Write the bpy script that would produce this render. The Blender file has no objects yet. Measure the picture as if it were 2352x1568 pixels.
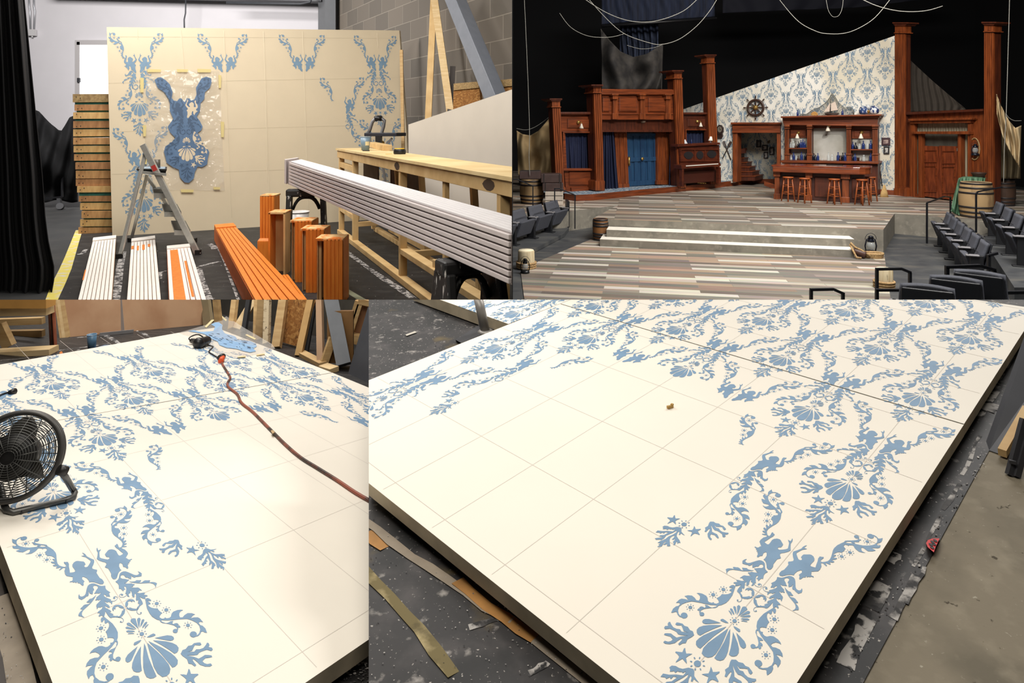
import bpy, bmesh, math, random
from mathutils import Vector, Matrix
random.seed(7)
C = bpy.context.scene.collection
SC = bpy.context.scene
PI = math.pi
# ------------------------------------------------------------ camera, world, lights, exposure
F, CX, HY, EYE = 1500.0, 1176.0, 290.0, 2.6          # focal length and principal point in photo pixels, eye height in metres
cam = bpy.data.cameras.new('camera'); camo = bpy.data.objects.new('camera', cam); C.objects.link(camo)
camo.location = (0, 0, EYE); camo.rotation_euler = (PI/2, 0, 0)
cam.sensor_fit = 'HORIZONTAL'; cam.sensor_width = 36.0; cam.lens = 36.0*F/2352
cam.shift_x = 0.0; cam.shift_y = -(784.0-HY)/2352
cam.clip_start = 0.05; cam.clip_end = 200
SC.camera = camo
w = bpy.data.worlds.new('hall'); SC.world = w; w.use_nodes = True
w.node_tree.nodes['Background'].inputs['Color'].default_value = (0.9, 0.93, 1, 1)
w.node_tree.nodes['Background'].inputs['Strength'].default_value = 0.012
vs = SC.view_settings; vs.view_transform = 'Standard'; vs.look = 'None'; vs.exposure = 0.0; vs.gamma = 1.0; vs.use_curve_mapping = False
def area(name, loc, target, sx, sy, power, col=(1, 1, 1), spread=PI):
    l = bpy.data.lights.new(name, 'AREA'); l.shape = 'RECTANGLE'; l.size = sx; l.size_y = sy; l.energy = power; l.color = col; l.spread = spread
    o = bpy.data.objects.new(name, l); C.objects.link(o); o.location = loc
    o.rotation_euler = (Vector(target)-Vector(loc)).to_track_quat('-Z', 'Y').to_euler()
    return o
def spot(name, loc, target, power, ang, blend=.4, col=(1, 1, 1), r=.15):
    l = bpy.data.lights.new(name, 'SPOT'); l.energy = power; l.spot_size = math.radians(ang); l.spot_blend = blend; l.color = col; l.shadow_soft_size = r
    o = bpy.data.objects.new(name, l); C.objects.link(o); o.location = loc
    o.rotation_euler = (Vector(target)-Vector(loc)).to_track_quat('-Z', 'Y').to_euler()
    return o
WARM = (1.0, .94, .84); SOFT = (1.0, .96, .91)
# painting floor, left and right halves: rows of ceiling fittings, plus an added fill
area('ceiling_lamp_a', (-1.3, 2.6, 5.6), (-1.3, 3.2, 0), 2.2, 2.2, 80, WARM)
area('ceiling_lamp_b', (0.1, 0.9, 5.4), (1.0, 2.6, 0), 2.4, 2.0, 84, WARM)
area('fill_lamp_timber', (-2.4, 4.6, 4.7), (-2.9, 6.2, 1.2), 1.6, 1.0, 75, SOFT)  # added fill, brightens the timber behind the lower left panel
# scene shop at upper left
area('ceiling_lamp_c', (-6.0, 11.0, 8.2), (-6.2, 13, 0), 5, 2.5, 610, SOFT)
area('ceiling_lamp_d', (-2.2, 9.0, 7.6), (-3.0, 12, 0), 2.5, 2.5, 400, SOFT)
area('fill_lamp_back_wall', (-12, 15, 9.0), (-12.5, 27, 3.0), 6, 2.5, 2300, (1, .97, .95))  # added fill aimed at the white back wall to brighten it
# stage at upper right
area('stage_wash', (6.0, 8.6, 8.5), (5.5, 13, 0), 6, 2, 1500, (1, .97, .93))
area('stage_top', (6.5, 15.0, 10.5), (6.5, 20, 1.5), 7, 1.5, 560, (1, .93, .84))
spot('stage_spot_bar', (8.5, 10.0, 9.5), (9.0, 20.5, 2.2), 2600, 34, .6, (1, .97, .92))
# ------------------------------------------------------------ placing helpers
def at(px, py, Y):
    return Vector(((px-CX)/F*Y, Y, EYE-(py-HY)/F*Y))
def gz(px, py, z=0.0):                                # point of the level at height z seen at a photo pixel
    Y = (EYE-z)*F/(py-HY)
    return Vector(((px-CX)/F*Y, Y, z))
class Plane:
    def __init__(s, h, rx, ry): s.h, s.rx, s.ry = h, rx, ry
    def hit(s, px, py, up=0.0):
        a = (px-CX)/F
        Y = (s.h-up)/((py-HY)/F + s.rx*a + s.ry)
        return Vector((a*Y, Y, EYE-(py-HY)/F*Y))
    def z(s, X, Y, up=0.0): return EYE-s.h+up+s.rx*X+s.ry*Y
    @property
    def n(s): return Vector((-s.rx, -s.ry, 1)).normalized()
class VPlane:                                         # a plane through three points
    def __init__(s, a, b, c): s.p = Vector(a); s.nn = (Vector(b)-s.p).cross(Vector(c)-s.p).normalized()
    def hit(s, px, py, up=0.0):
        d = Vector(((px-CX)/F, 1, -(py-HY)/F)); o = Vector((0, 0, EYE))
        nn = s.nn if s.nn.y < 0 else -s.nn
        t = (s.p+nn*up-o).dot(s.nn)/d.dot(s.nn)
        return o+d*t
def hom(H, u, v):
    x = [H[i][0]*u+H[i][1]*v+H[i][2] for i in range(3)]
    return x[0]/x[2], x[1]/x[2]
# edges of the four places: each ends on a plane through the eye, as the photographs do
E0 = Vector((0, 0, EYE))
def eyeplane(a, b):                                   # normal of the plane through the eye and two photo points
    return Vector(((a[0]-CX)/F, 1, -(a[1]-HY)/F)).cross(Vector(((b[0]-CX)/F, 1, -(b[1]-HY)/F))).normalized()
N688 = eyeplane((0, 688), (2352, 688))
if N688.z > 0: N688 = -N688                           # points down: below the line is the positive side
N847 = eyeplane((847, 0), (847, 1568))
if N847.x < 0: N847 = -N847                           # points right
NX0 = Vector((1, 0, 0))
ZONES = {None: [],
         'TL': [(N688, 1), (NX0, 1)],                 # (normal, +1: remove the positive side)
         'TLR': [(NX0, 1)],
         'TR': [(NX0, -1)],
         'BL': [(N688, -1), (N847, 1)],
         'BR': [(N688, -1), (N847, -1)]}
ZONE = None
def cut(bm, zone):
    for n, sgn in ZONES[zone]:
        m = n*sgn; ds = [(v.co-E0).dot(m) for v in bm.verts]
        if not ds or max(ds) < 1e-5: continue
        if min(ds) > -1e-5: bmesh.ops.delete(bm, geom=bm.verts[:], context='VERTS'); return
        bmesh.ops.triangulate(bm, faces=[f for f in bm.faces if len(f.verts) > 4])
        closed = all(len(e.link_faces) == 2 for e in bm.edges)
        r = bmesh.ops.bisect_plane(bm, geom=bm.verts[:]+bm.edges[:]+bm.faces[:], dist=1e-6, plane_co=E0, plane_no=m, clear_outer=True)
        if closed:
            es = [e for e in r['geom_cut'] if isinstance(e, bmesh.types.BMEdge)]
            try: bmesh.ops.edgenet_fill(bm, edges=es)
            except Exception: pass
# ------------------------------------------------------------ mesh builder
class MB:
    def __init__(s): s.bm = bmesh.new(); s.mi = 0
    def poly(s, pts):
        vs = [s.bm.verts.new(p) for p in pts]
        f = s.bm.faces.new(vs); f.material_index = s.mi; return f
    def hexa(s, b, t):                                # bottom ring and top ring of equal length
        n = len(b); vb = [s.bm.verts.new(p) for p in b]; vt = [s.bm.verts.new(p) for p in t]
        fs = [s.bm.faces.new(vb[::-1]), s.bm.faces.new(vt)]
        for i in range(n): fs.append(s.bm.faces.new((vb[i], vb[(i+1) % n], vt[(i+1) % n], vt[i])))
        for f in fs: f.material_index = s.mi
        return s
    def prism(s, pts, vec):
        vec = Vector(vec); pts = [Vector(p) for p in pts]; return s.hexa(pts, [p+vec for p in pts])
    def box(s, c, size, rot=None, rz=0.0):
        c = Vector(c); x, y, z = [v/2 for v in size]; R = rot if rot is not None else Matrix.Rotation(rz, 3, 'Z')
        f = lambda a, b, d: c+R@Vector((a*x, b*y, d*z))
        return s.hexa([f(-1, -1, -1), f(1, -1, -1), f(1, 1, -1), f(-1, 1, -1)], [f(-1, -1, 1), f(1, -1, 1), f(1, 1, 1), f(-1, 1, 1)])
    def beam(s, p, q, wd, ht, up=(0, 0, 1)):           # bar from p to q: wd across, ht along up
        p, q, up = Vector(p), Vector(q), Vector(up); d = (q-p).normalized()
        a = d.cross(up)
        if a.length < 1e-4: a = d.cross(Vector((0, 1, 0)))
        a.normalize(); u = a.cross(d).normalized(); a *= wd/2; u *= ht/2
        return s.hexa([p-a-u, p+a-u, p+a+u, p-a+u], [q-a-u, q+a-u, q+a+u, q-a+u])
    def tube(s, path, r, seg=8, closed=False):
        path = [Vector(p) for p in path]; n = len(path); rings = []; prev = None
        for i, p in enumerate(path):
            t = (path[(i+1) % n]-path[i-1]) if closed else (path[min(i+1, n-1)]-path[max(i-1, 0)])
            t.normalize()
            if prev is None:
                a = t.cross(Vector((0, 0, 1)))
                if a.length < .1: a = t.cross(Vector((0, 1, 0)))
            else: a = prev-t*prev.dot(t)
            a.normalize(); prev = a; b = t.cross(a); rr = r(i/(n-1)) if callable(r) else r
            rings.append([s.bm.verts.new(p+(a*math.cos(2*PI*k/seg)+b*math.sin(2*PI*k/seg))*rr) for k in range(seg)])
        m = n if closed else n-1
        for i in range(m):
            A, B = rings[i], rings[(i+1) % n]
            for k in range(seg):
                f = s.bm.faces.new((A[k], A[(k+1) % seg], B[(k+1) % seg], B[k])); f.material_index = s.mi; f.smooth = True
        if not closed:
            for A in (rings[0][::-1], rings[-1]): s.bm.faces.new(A).material_index = s.mi
        return s
    def lathe(s, prof, loc=(0, 0, 0), seg=16, R=None, sx=1.0, sy=1.0):
        loc = Vector(loc); R = R or Matrix.Identity(3); rings = []
        for r, z in prof:
            r = max(r, 1e-4)
            rings.append([s.bm.verts.new(loc+R@Vector((r*sx*math.cos(2*PI*k/seg), r*sy*math.sin(2*PI*k/seg), z))) for k in range(seg)])
        for A, B in zip(rings, rings[1:]):
            for k in range(seg):
                f = s.bm.faces.new((A[k], A[(k+1) % seg], B[(k+1) % seg], B[k])); f.material_index = s.mi; f.smooth = True
        s.bm.faces.new(rings[0][::-1]).material_index = s.mi; s.bm.faces.new(rings[-1]).material_index = s.mi
        return s
    def cyl(s, p, q, r, seg=12, r2=None):
        p, q = Vector(p), Vector(q); d = q-p; R = d.to_track_quat('Z', 'Y').to_matrix()
        return s.lathe([(r, 0), (r if r2 is None else r2, d.length)], p, seg, R)
    def ball(s, c, r, seg=12, sz=1.0):
        n = seg//2; return s.lathe([(r*math.sin(PI*i/n), -r*sz*math.cos(PI*i/n)) for i in range(n+1)], c, seg)
    def grid(s, fn, nu, nv, closed_u=False):
        V = [[s.bm.verts.new(fn(i/nu, j/nv)) for j in range(nv+1)] for i in range(nu+(0 if closed_u else 1))]
        for i in range(nu):
            A, B = V[i], V[(i+1) % len(V)]
            for j in range(nv):
                f = s.bm.faces.new((A[j], B[j], B[j+1], A[j+1])); f.material_index = s.mi; f.smooth = True
        return s
    def out(s, name, mats, parent=None, zone='cur', bevel=0.0, solid=0.0, smooth=False, nrm=True):
        z = ZONE if zone == 'cur' else zone
        if nrm: bmesh.ops.recalc_face_normals(s.bm, faces=s.bm.faces[:])
        cut(s.bm, z)
        if smooth:
            for f in s.bm.faces: f.smooth = True
        off = Vector(parent_loc(parent)) if parent is not None else Vector((0, 0, 0))
        if off.length > 0: bmesh.ops.translate(s.bm, vec=-off, verts=s.bm.verts[:])
        me = bpy.data.meshes.new(name); s.bm.to_mesh(me); s.bm.free()
        o = bpy.data.objects.new(name, me); C.objects.link(o)
        for m in (mats if isinstance(mats, (list, tuple)) else [mats]): me.materials.append(m)
        if parent is not None: o.parent = parent
        if solid: md = o.modifiers.new('thickness', 'SOLIDIFY'); md.thickness = solid; md.offset = 0
        if bevel: md = o.modifiers.new('edge', 'BEVEL'); md.width = bevel; md.segments = 2; md.limit_method = 'ANGLE'; md.angle_limit = .7
        return o
def parent_loc(p):
    l = Vector((0, 0, 0))
    while p is not None: l += p.location; p = p.parent
    return l
def tag(o, label=None, cat=None, group=None, kind=None):
    if label: o['label'] = label
    if cat: o['category'] = cat
    if group: o['group'] = group
    if kind: o['kind'] = kind
    return o
def T(name, label, cat, loc=(0, 0, 0), group=None):
    o = bpy.data.objects.new(name, None); C.objects.link(o); o.location = loc; o.empty_display_size = .1
    return tag(o, label, cat, group)
def S(o): o['kind'] = 'structure'; return o
def dup(root, loc, rz=0.0, label=None, group=None, scale=None):
    r = root.copy(); C.objects.link(r); r.location = loc; r.rotation_euler = (0, 0, rz)
    if scale: r.scale = (scale,)*3 if not isinstance(scale, tuple) else scale
    if label: r['label'] = label
    if group: r['group'] = group
    for ch in list(root.children):
        c = ch.copy(); C.objects.link(c); c.parent = r
        for g in list(ch.children):
            d = g.copy(); C.objects.link(d); d.parent = c
    return r
# ------------------------------------------------------------ materials
def lin(c): return tuple((x/255/12.92 if x/255 <= .04045 else ((x/255+.055)/1.055)**2.4) for x in c)
_M = {}
def mat(name, col, rough=.6, metal=0.0, var=0.0, scale=8.0, col2=None, bump=0.0, stretch=None, spec=.5, detail=4.0, coat=0.0, gen='Object', lo=.35, hi=.65):
    if name in _M: return _M[name]
    m = bpy.data.materials.new(name); m.use_nodes = True; nt = m.node_tree; N = nt.nodes; L = nt.links; b = N['Principled BSDF']
    c = lin(col); b.inputs['Roughness'].default_value = rough; b.inputs['Metallic'].default_value = metal; b.inputs['Specular IOR Level'].default_value = spec
    if coat: b.inputs['Coat Weight'].default_value = coat
    if var or col2 or bump:
        tc = N.new('ShaderNodeTexCoord'); mp = N.new('ShaderNodeMapping'); L.new(tc.outputs[gen], mp.inputs['Vector'])
        if stretch: mp.inputs['Scale'].default_value = stretch
        nz = N.new('ShaderNodeTexNoise'); nz.inputs['Scale'].default_value = scale; nz.inputs['Detail'].default_value = detail; L.new(mp.outputs[0], nz.inputs['Vector'])
        r = N.new('ShaderNodeValToRGB'); L.new(nz.outputs['Fac'], r.inputs['Fac'])
        c2 = lin(col2) if col2 else tuple(min(1, x*(1+var)) for x in c); c1 = c if col2 else tuple(x*(1-var) for x in c)
        r.color_ramp.elements[0].position = lo; r.color_ramp.elements[1].position = hi
        r.color_ramp.elements[0].color = (*c1, 1); r.color_ramp.elements[1].color = (*c2, 1)
        L.new(r.outputs['Color'], b.inputs['Base Color'])
        if bump:
            bp = N.new('ShaderNodeBump'); bp.inputs['Strength'].default_value = bump; bp.inputs['Distance'].default_value = .02; L.new(nz.outputs['Fac'], bp.inputs['Height']); L.new(bp.outputs['Normal'], b.inputs['Normal'])
    else: b.inputs['Base Color'].default_value = (*c, 1)
    _M[name] = m; return m
def nodes(m): return m.node_tree.nodes, m.node_tree.links, m.node_tree.nodes['Principled BSDF']
def emit(name, col, st):
    if name in _M: return _M[name]
    m = mat(name, col); b = m.node_tree.nodes['Principled BSDF']; b.inputs['Emission Color'].default_value = (*lin(col), 1); b.inputs['Emission Strength'].default_value = st
    return m
def layered(name, base, layers, rough=.7, bump=0.0, coord='Object'):
    """base colour with blotches: layers = [(colour, scale, lo, hi, stretch)]"""
    if name in _M: return _M[name]
    m = mat(name, base, rough); N, L, b = nodes(m)
    tc = N.new('ShaderNodeTexCoord'); cur = None; last = None
    for i, (col, sc_, lo, hi, st) in enumerate(layers):
        mp = N.new('ShaderNodeMapping'); mp.inputs['Scale'].default_value = st or (1, 1, 1); mp.inputs['Location'].default_value = (i*7.3, i*3.1, i*1.7); L.new(tc.outputs[coord], mp.inputs['Vector'])
        nz = N.new('ShaderNodeTexNoise'); nz.inputs['Scale'].default_value = sc_; nz.inputs['Detail'].default_value = 6; L.new(mp.outputs[0], nz.inputs['Vector'])
        r = N.new('ShaderNodeMapRange'); r.inputs['From Min'].default_value = lo; r.inputs['From Max'].default_value = hi; L.new(nz.outputs['Fac'], r.inputs['Value'])
        mx = N.new('ShaderNodeMix'); mx.data_type = 'RGBA'; L.new(r.outputs['Result'], mx.inputs['Factor'])
        if cur is None: mx.inputs['A'].default_value = (*lin(base), 1)
        else: L.new(cur, mx.inputs['A'])
        mx.inputs['B'].default_value = (*lin(col), 1); cur = mx.outputs['Result']; last = nz
    L.new(cur, b.inputs['Base Color'])
    if bump:
        bp = N.new('ShaderNodeBump'); bp.inputs['Strength'].default_value = bump; bp.inputs['Distance'].default_value = .01; L.new(last.outputs['Fac'], bp.inputs['Height']); L.new(bp.outputs['Normal'], b.inputs['Normal'])
    return m
# stencil shapes, in thousandths of the repeat (right half; mirrored to the left)
RAW = {
 'vine': '262 444 278 443 298 452 314 462 318 475 314 490 303 510 292 527 289 542 296 564 314 584 327 596 329 607 345 614 375 624 404 636 416 644 413 652 408 660 418 656 422 648 438 652 444 649 429 641 438 639 433 632 414 626 400 625 414 618 405 614 387 612 373 616 351 608 336 597 366 602 406 613 450 619 484 625 522 637 550 650 566 663 569 676 561 690 544 700 521 703 507 702 506 709 537 707 562 700 578 706 589 714 596 702 599 690 591 679 578 672 577 663 593 661 611 668 615 655 606 647 583 640 556 632 579 631 600 629 579 617 550 607 529 609 500 613 483 611 487 604 497 596 511 592 539 593 511 586 485 583 451 588 430 594 415 601 404 600 381 593 382 587 370 589 352 587 344 577 359 570 377 565 370 559 379 553 372 547 368 537 350 534 336 529 325 520 318 510 323 506 334 511 343 509 338 500 329 493 341 493 359 498 366 496 359 487 342 480 337 473 352 476 363 474 357 466 337 462 329 458 348 456 347 450 327 448 312 448 309 444 332 438 328 434 310 436 291 440 275 436;414 656 411 661 403 665 392 666 380 665 372 661 369 656 372 651 380 648 392 646 403 648 411 651;522 694 518 701 507 706 492 708 476 706 465 701 461 694 465 687 476 682 492 681 507 682 518 687;404 517 402 521 395 524 387 525 378 524 372 521 369 517 372 514 378 511 387 510 395 511 402 514;424 522 420 523 414 522 412 521 416 520 422 521;405 532 400 532 397 529 399 528 403 528 406 530;375 534 373 532 375 529 379 528 381 530 379 533;352 525 354 523 359 522 364 523 362 525 357 526;350 512 354 511 360 512 362 514 358 515 352 514;369 502 373 503 376 505 374 507 370 507 367 504;398 501 400 503 398 506 394 506 392 505 394 502;421 509 420 511 414 513 410 512 411 510 417 509;443 558 440 562 434 564 425 565 416 564 410 562 407 558 410 554 416 551 425 550 434 551 440 554;462 563 458 564 452 563 450 561 454 560 460 561;443 573 439 572 436 570 437 568 442 568 445 571;413 574 411 572 413 570 417 569 419 570 418 573;390 566 392 564 397 562 402 563 400 565 395 566;388 553 392 552 398 552 400 554 396 555 390 554;407 543 411 543 414 546 413 548 408 547 405 544;437 541 439 543 437 546 433 547 431 545 432 542;460 550 458 552 453 553 448 552 450 550 455 549;513 656 510 660 504 663 495 664 486 663 480 660 477 656 480 653 486 650 495 649 504 650 510 653;533 662 528 662 522 662 520 660 524 659 530 660;513 672 509 671 506 669 507 667 512 667 515 670;484 673 481 671 483 668 487 668 490 669 488 672;460 664 462 662 467 661 472 662 470 664 465 665;458 652 462 650 468 651 470 653 466 654 460 653;477 641 481 642 484 644 483 646 478 646 475 643;507 640 509 642 507 645 503 646 501 644 503 641;530 648 528 650 523 652 518 651 520 649 525 648',
 'mer': '76 490 64 484 55 473 54 459 34 441 13 425 23 412 44 398 63 389 68 380 54 372 37 365 43 358 56 351 56 337 54 318 42 307 40 295 44 286 59 282 79 286 96 297 114 307 132 313 153 316 149 325 154 341 172 355 185 355 193 346 184 330 200 323 204 314 214 311 222 317 228 329 243 333 240 342 254 336 260 344 272 344 278 350 296 352 301 352 293 357 276 356 265 361 262 368 254 373 276 382 298 391 302 403 296 421 277 435 262 442 260 452 267 466 262 472 253 470 249 467 240 468 234 464 228 465 232 460 230 452 242 437 252 415 260 402 242 399 222 397 211 401 211 413 215 430 207 441 187 450 165 453 149 451 129 444 105 436 101 428 102 416 119 411 122 406 115 401 98 400 80 407 54 419 45 427 57 443 70 458 84 464 99 472 82 471 72 470 70 476',
 'tail': '49 271 60 272 79 276 92 282 107 293 122 302 140 306 162 306 179 302 194 293 210 281 227 268 243 262 260 261 273 264 277 270 274 278 284 274 291 267 295 259 285 252 279 247 265 248 247 250 229 254 219 252 210 256 202 264 196 276 195 268 196 261 187 258 182 252 171 257 160 268 150 269 146 275 147 284 138 289 126 290 113 286 107 279 114 272 136 265 150 258 164 254 157 251 144 249 125 244 108 246 122 240 138 236 163 232 169 226 182 222 178 218 163 218 160 213 147 214 136 214 149 210 171 204 190 200 197 195 201 186 206 179 200 179 193 183 182 183 176 179 158 180 161 176 172 171 192 168 207 166 218 161 208 159 198 155 209 152 220 147 218 142 210 143 199 144 192 141 197 138 183 135 169 143 162 148 155 155 154 145 152 129 148 120 139 116 131 116 112 113 89 105 76 102 88 110 85 114 104 117 118 123 118 127 109 126 115 132 128 141 128 144 115 141 116 150 127 159 138 168 141 176 139 178 128 172 119 165 111 161 105 167 106 175 116 185 120 195 120 202 114 195 106 188 93 189 83 183 81 172 67 180 74 190 71 192 64 194 72 199 84 207 93 213 102 224 97 230 90 229 84 222 88 214 78 216 60 209 56 220 54 227 40 228 45 235 56 246 57 258 49 267;88 108 69 101 72 99 91 106;69 101 61 93 65 92 72 99;61 93 63 84 67 85 65 92;63 84 75 79 76 81 67 85;75 79 88 79 86 81 76 81;88 79 94 84 90 85 86 81;97 85 96 86 93 87 90 88 86 87 84 86 83 85 84 83 86 82 90 82 93 82 96 83;74 102 52 105 30 111 15 120 7 128 9 132 19 133 22 126 35 127 50 118 71 110 88 110 91 108;7 135 10 144 21 153 35 159 54 162 72 162 88 158 97 153 100 145 95 140 90 145 88 149 74 145 67 153 56 154 44 153 40 145 30 139 20 135;75 190 54 184 56 182 77 188;54 184 32 184 32 182 56 182;32 184 14 189 11 188 32 182;14 189 12 194 8 195 11 188;12 194 21 200 18 202 8 195;21 200 35 200 35 203 18 202;35 200 40 198 43 199 35 203;46 196 45 198 41 200 36 200 31 200 28 198 26 196 28 194 31 192 36 191 41 192 45 194;152 245 168 240 199 235 219 237 232 233 254 228 244 223 224 219 245 216 271 220 288 219 295 216 316 212 322 208 304 202 324 199 342 194 354 188 358 181 341 175 331 168 320 166 330 173 330 183 322 190 305 198 272 205 226 215 189 227 161 239',
 'svine': '185 134 207 135 218 129 225 118 217 115 200 120 193 122 204 108 201 103 189 104 178 105 178 96 189 86 207 78 230 72 229 63 233 54 241 44 228 43 207 37 200 32 210 23 226 20 238 23 245 16 268 13 284 15 303 25 325 30 364 29 392 24 407 18 386 18 364 14 349 4 345 -5 365 -9 388 -4 422 -2 452 -10 470 -21 451 -21 417 -27 444 -30 473 -37 482 -46 484 -65 466 -58 449 -58 448 -70 461 -77 466 -92 454 -110 441 -105 431 -97 419 -96 401 -102 378 -105 358 -103 375 -100 398 -97 424 -86 438 -70 434 -55 414 -38 389 -24 359 -17 316 -8 280 -2 238 7 200 18 194 13 216 -1 233 -3 260 -2 280 -6 261 -13 264 -18 281 -18 295 -21 301 -29 287 -28 300 -34 300 -42 287 -42 279 -39 275 -45 264 -49 262 -46 272 -36 262 -24 244 -15 217 -3 194 5 185 13 186 21 170 29 151 48 148 66 153 91 170 115;381 -91 377 -84 367 -80 352 -78 338 -80 327 -84 323 -91 327 -97 338 -102 352 -103 367 -102 377 -97;265 -47 262 -42 255 -39 245 -38 234 -39 227 -42 224 -47 227 -51 234 -54 245 -56 255 -54 262 -51;266 94 264 98 257 100 248 102 239 100 233 98 230 94 233 90 239 87 248 86 257 87 264 90;286 99 282 100 276 99 274 97 278 96 284 97;267 109 262 108 259 106 261 104 265 104 268 107;236 110 234 108 236 106 240 105 243 107 241 109;213 102 214 100 220 98 224 99 223 101 217 102;210 88 214 88 220 88 222 90 218 91 212 90;230 78 234 79 237 81 236 83 231 83 228 80;260 77 262 79 260 82 256 82 254 81 256 78;284 86 282 87 277 89 272 88 273 86 279 85;303 50 301 54 294 57 286 58 277 57 270 54 268 50 270 46 277 43 286 42 294 43 301 46;323 55 319 56 313 55 311 53 315 52 321 53;304 65 300 64 296 62 298 60 302 61 305 63;274 66 272 64 274 62 278 61 280 63 278 65;251 58 253 56 258 55 263 55 261 57 256 58;249 45 253 44 259 45 261 47 257 48 251 47;268 35 272 36 275 38 274 40 269 39 266 37;297 34 299 36 298 38 294 39 291 37 293 35;320 42 319 44 313 45 309 45 310 43 316 42;377 -48 375 -45 369 -42 361 -41 353 -42 346 -45 344 -48 346 -52 353 -55 361 -56 369 -55 375 -52;396 -44 392 -43 386 -44 384 -45 388 -46 394 -46;378 -34 374 -35 371 -37 372 -39 376 -39 379 -36;350 -33 348 -35 350 -38 354 -38 356 -37 354 -34;329 -41 330 -43 335 -44 339 -44 338 -42 333 -41;326 -53 330 -54 335 -53 337 -52 334 -51 328 -52;344 -63 348 -62 351 -60 349 -58 345 -58 342 -61;372 -64 374 -62 372 -60 368 -59 366 -60 368 -63;393 -56 392 -54 387 -53 383 -54 384 -55 389 -56',
 'shell': '22 1 19 5 13 8 4 9 -6 8 -12 5 -14 1 -12 -3 -6 -6 4 -7 13 -6 19 -3;42 6 38 7 32 6 29 4 34 3 40 4;22 16 18 16 15 13 16 11 21 12 24 14;-8 18 -10 16 -9 13 -4 12 -2 14 -4 17;-32 9 -30 7 -25 6 -20 6 -22 8 -27 10;-35 -4 -30 -5 -24 -4 -22 -3 -26 -2 -32 -2;-15 -14 -11 -14 -8 -11 -9 -10 -14 -10 -17 -13;15 -16 18 -14 16 -11 12 -10 9 -12 11 -15;39 -7 38 -5 32 -4 27 -5 29 -7 34 -8',
 'dot': '21 -216 17 -210 7 -205 -7 -204 -21 -205 -31 -210 -34 -216 -31 -222 -21 -226 -7 -228 7 -226 17 -222;52 -208 45 -206 36 -208 33 -210 39 -212 48 -210;22 -192 15 -193 10 -197 12 -200 19 -199 24 -195;-25 -190 -28 -193 -25 -197 -19 -198 -16 -196 -18 -192;-61 -203 -59 -206 -50 -208 -43 -207 -45 -204 -54 -202;-65 -223 -59 -225 -49 -224 -46 -221 -52 -219 -62 -221;-35 -239 -28 -238 -24 -234 -26 -231 -33 -232 -38 -236;11 -241 15 -238 12 -234 5 -233 2 -235 5 -240;47 -228 45 -225 36 -223 30 -224 32 -227 40 -229',
 'shellc': '4 -40 -2 -46 -25 -88 -48 -130 -50 -157 -33 -176 -2 -180 26 -176 47 -165 55 -149 49 -120 37 -94 19 -63;3 25 -19 64 -19 71 -7 77 12 76 26 71 18 56',
 'shellr': '18 -36 22 -51 46 -93 55 -121 66 -164 90 -165 113 -161 130 -150 128 -134 116 -115 84 -85 49 -58;51 -41 89 -73 117 -100 136 -123 156 -124 174 -120 189 -111 188 -98 170 -84 135 -68 88 -52;73 -36 144 -65 166 -73 184 -75 199 -73 204 -65 196 -57 169 -48 126 -42;23 -20 42 -25 71 -28 90 -28 93 -23 82 -17 59 -17 36 -18;12 27 17 43 32 64 41 68 56 68 60 60 40 48 20 34;19 28 39 42 65 55 81 54 80 48 48 36;32 21 39 28 73 39 90 39 90 34 76 29 49 24;44 16 57 23 85 27 92 25 70 20 48 15',
 'star': '86 -197 106 -202 124 -209 144 -202 161 -194 166 -198 156 -213 174 -218 199 -224 199 -228 173 -229 154 -232 147 -239 146 -253 142 -257 129 -241 121 -232 97 -235 69 -238 85 -230 105 -222 100 -211',
 'scoral': '176 -134 204 -125 230 -127 261 -121 288 -125 313 -122 344 -127 359 -131 356 -140 341 -140 311 -130 289 -136 264 -144 239 -141 223 -137 246 -144 274 -150 298 -146 322 -152 351 -154 382 -149 404 -143 412 -148 407 -156 392 -160 411 -168 407 -176 391 -178 367 -166 333 -163 304 -162 281 -166 253 -161 209 -149 229 -158 248 -166 271 -180 303 -180 329 -179 354 -186 370 -192 367 -198 344 -195 317 -190 284 -194 287 -203 301 -211 327 -215 328 -223 308 -223 278 -215 252 -201 247 -188 237 -173 226 -173 225 -184 227 -196 212 -198 202 -185 184 -178 194 -162 179 -144',
 'bcoral': '-9 -240 12 -244 34 -258 63 -263 94 -267 69 -268 46 -267 51 -278 38 -279 28 -268 12 -264 15 -275 34 -291 64 -298 92 -303 121 -313 106 -316 104 -325 89 -318 77 -315 94 -335 84 -341 71 -331 54 -328 53 -314 42 -309 38 -318 25 -318 26 -307 17 -293 5 -300 -2 -313 12 -326 37 -339 69 -352 58 -358 43 -361 27 -351 19 -360 4 -364 2 -340 -7 -353 7 -376 -14 -388 -27 -386 -12 -378 -33 -376 -25 -363 -54 -371 -50 -357 -27 -336 -24 -313 -7 -294 2 -276 -9 -264 -16 -273 -25 -287 -50 -315 -43 -334 -50 -349 -64 -350 -93 -361 -114 -357 -94 -347 -73 -337 -67 -330 -101 -337 -97 -329 -71 -318 -58 -296 -85 -301 -86 -313 -103 -311 -114 -322 -129 -320 -159 -328 -160 -314 -119 -305 -78 -290 -33 -279 -32 -269 -38 -262 -46 -272 -61 -272 -70 -276 -87 -278 -91 -287 -108 -285 -131 -295 -139 -288 -155 -284 -150 -274 -124 -267 -95 -266 -68 -261 -40 -246',
}
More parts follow.
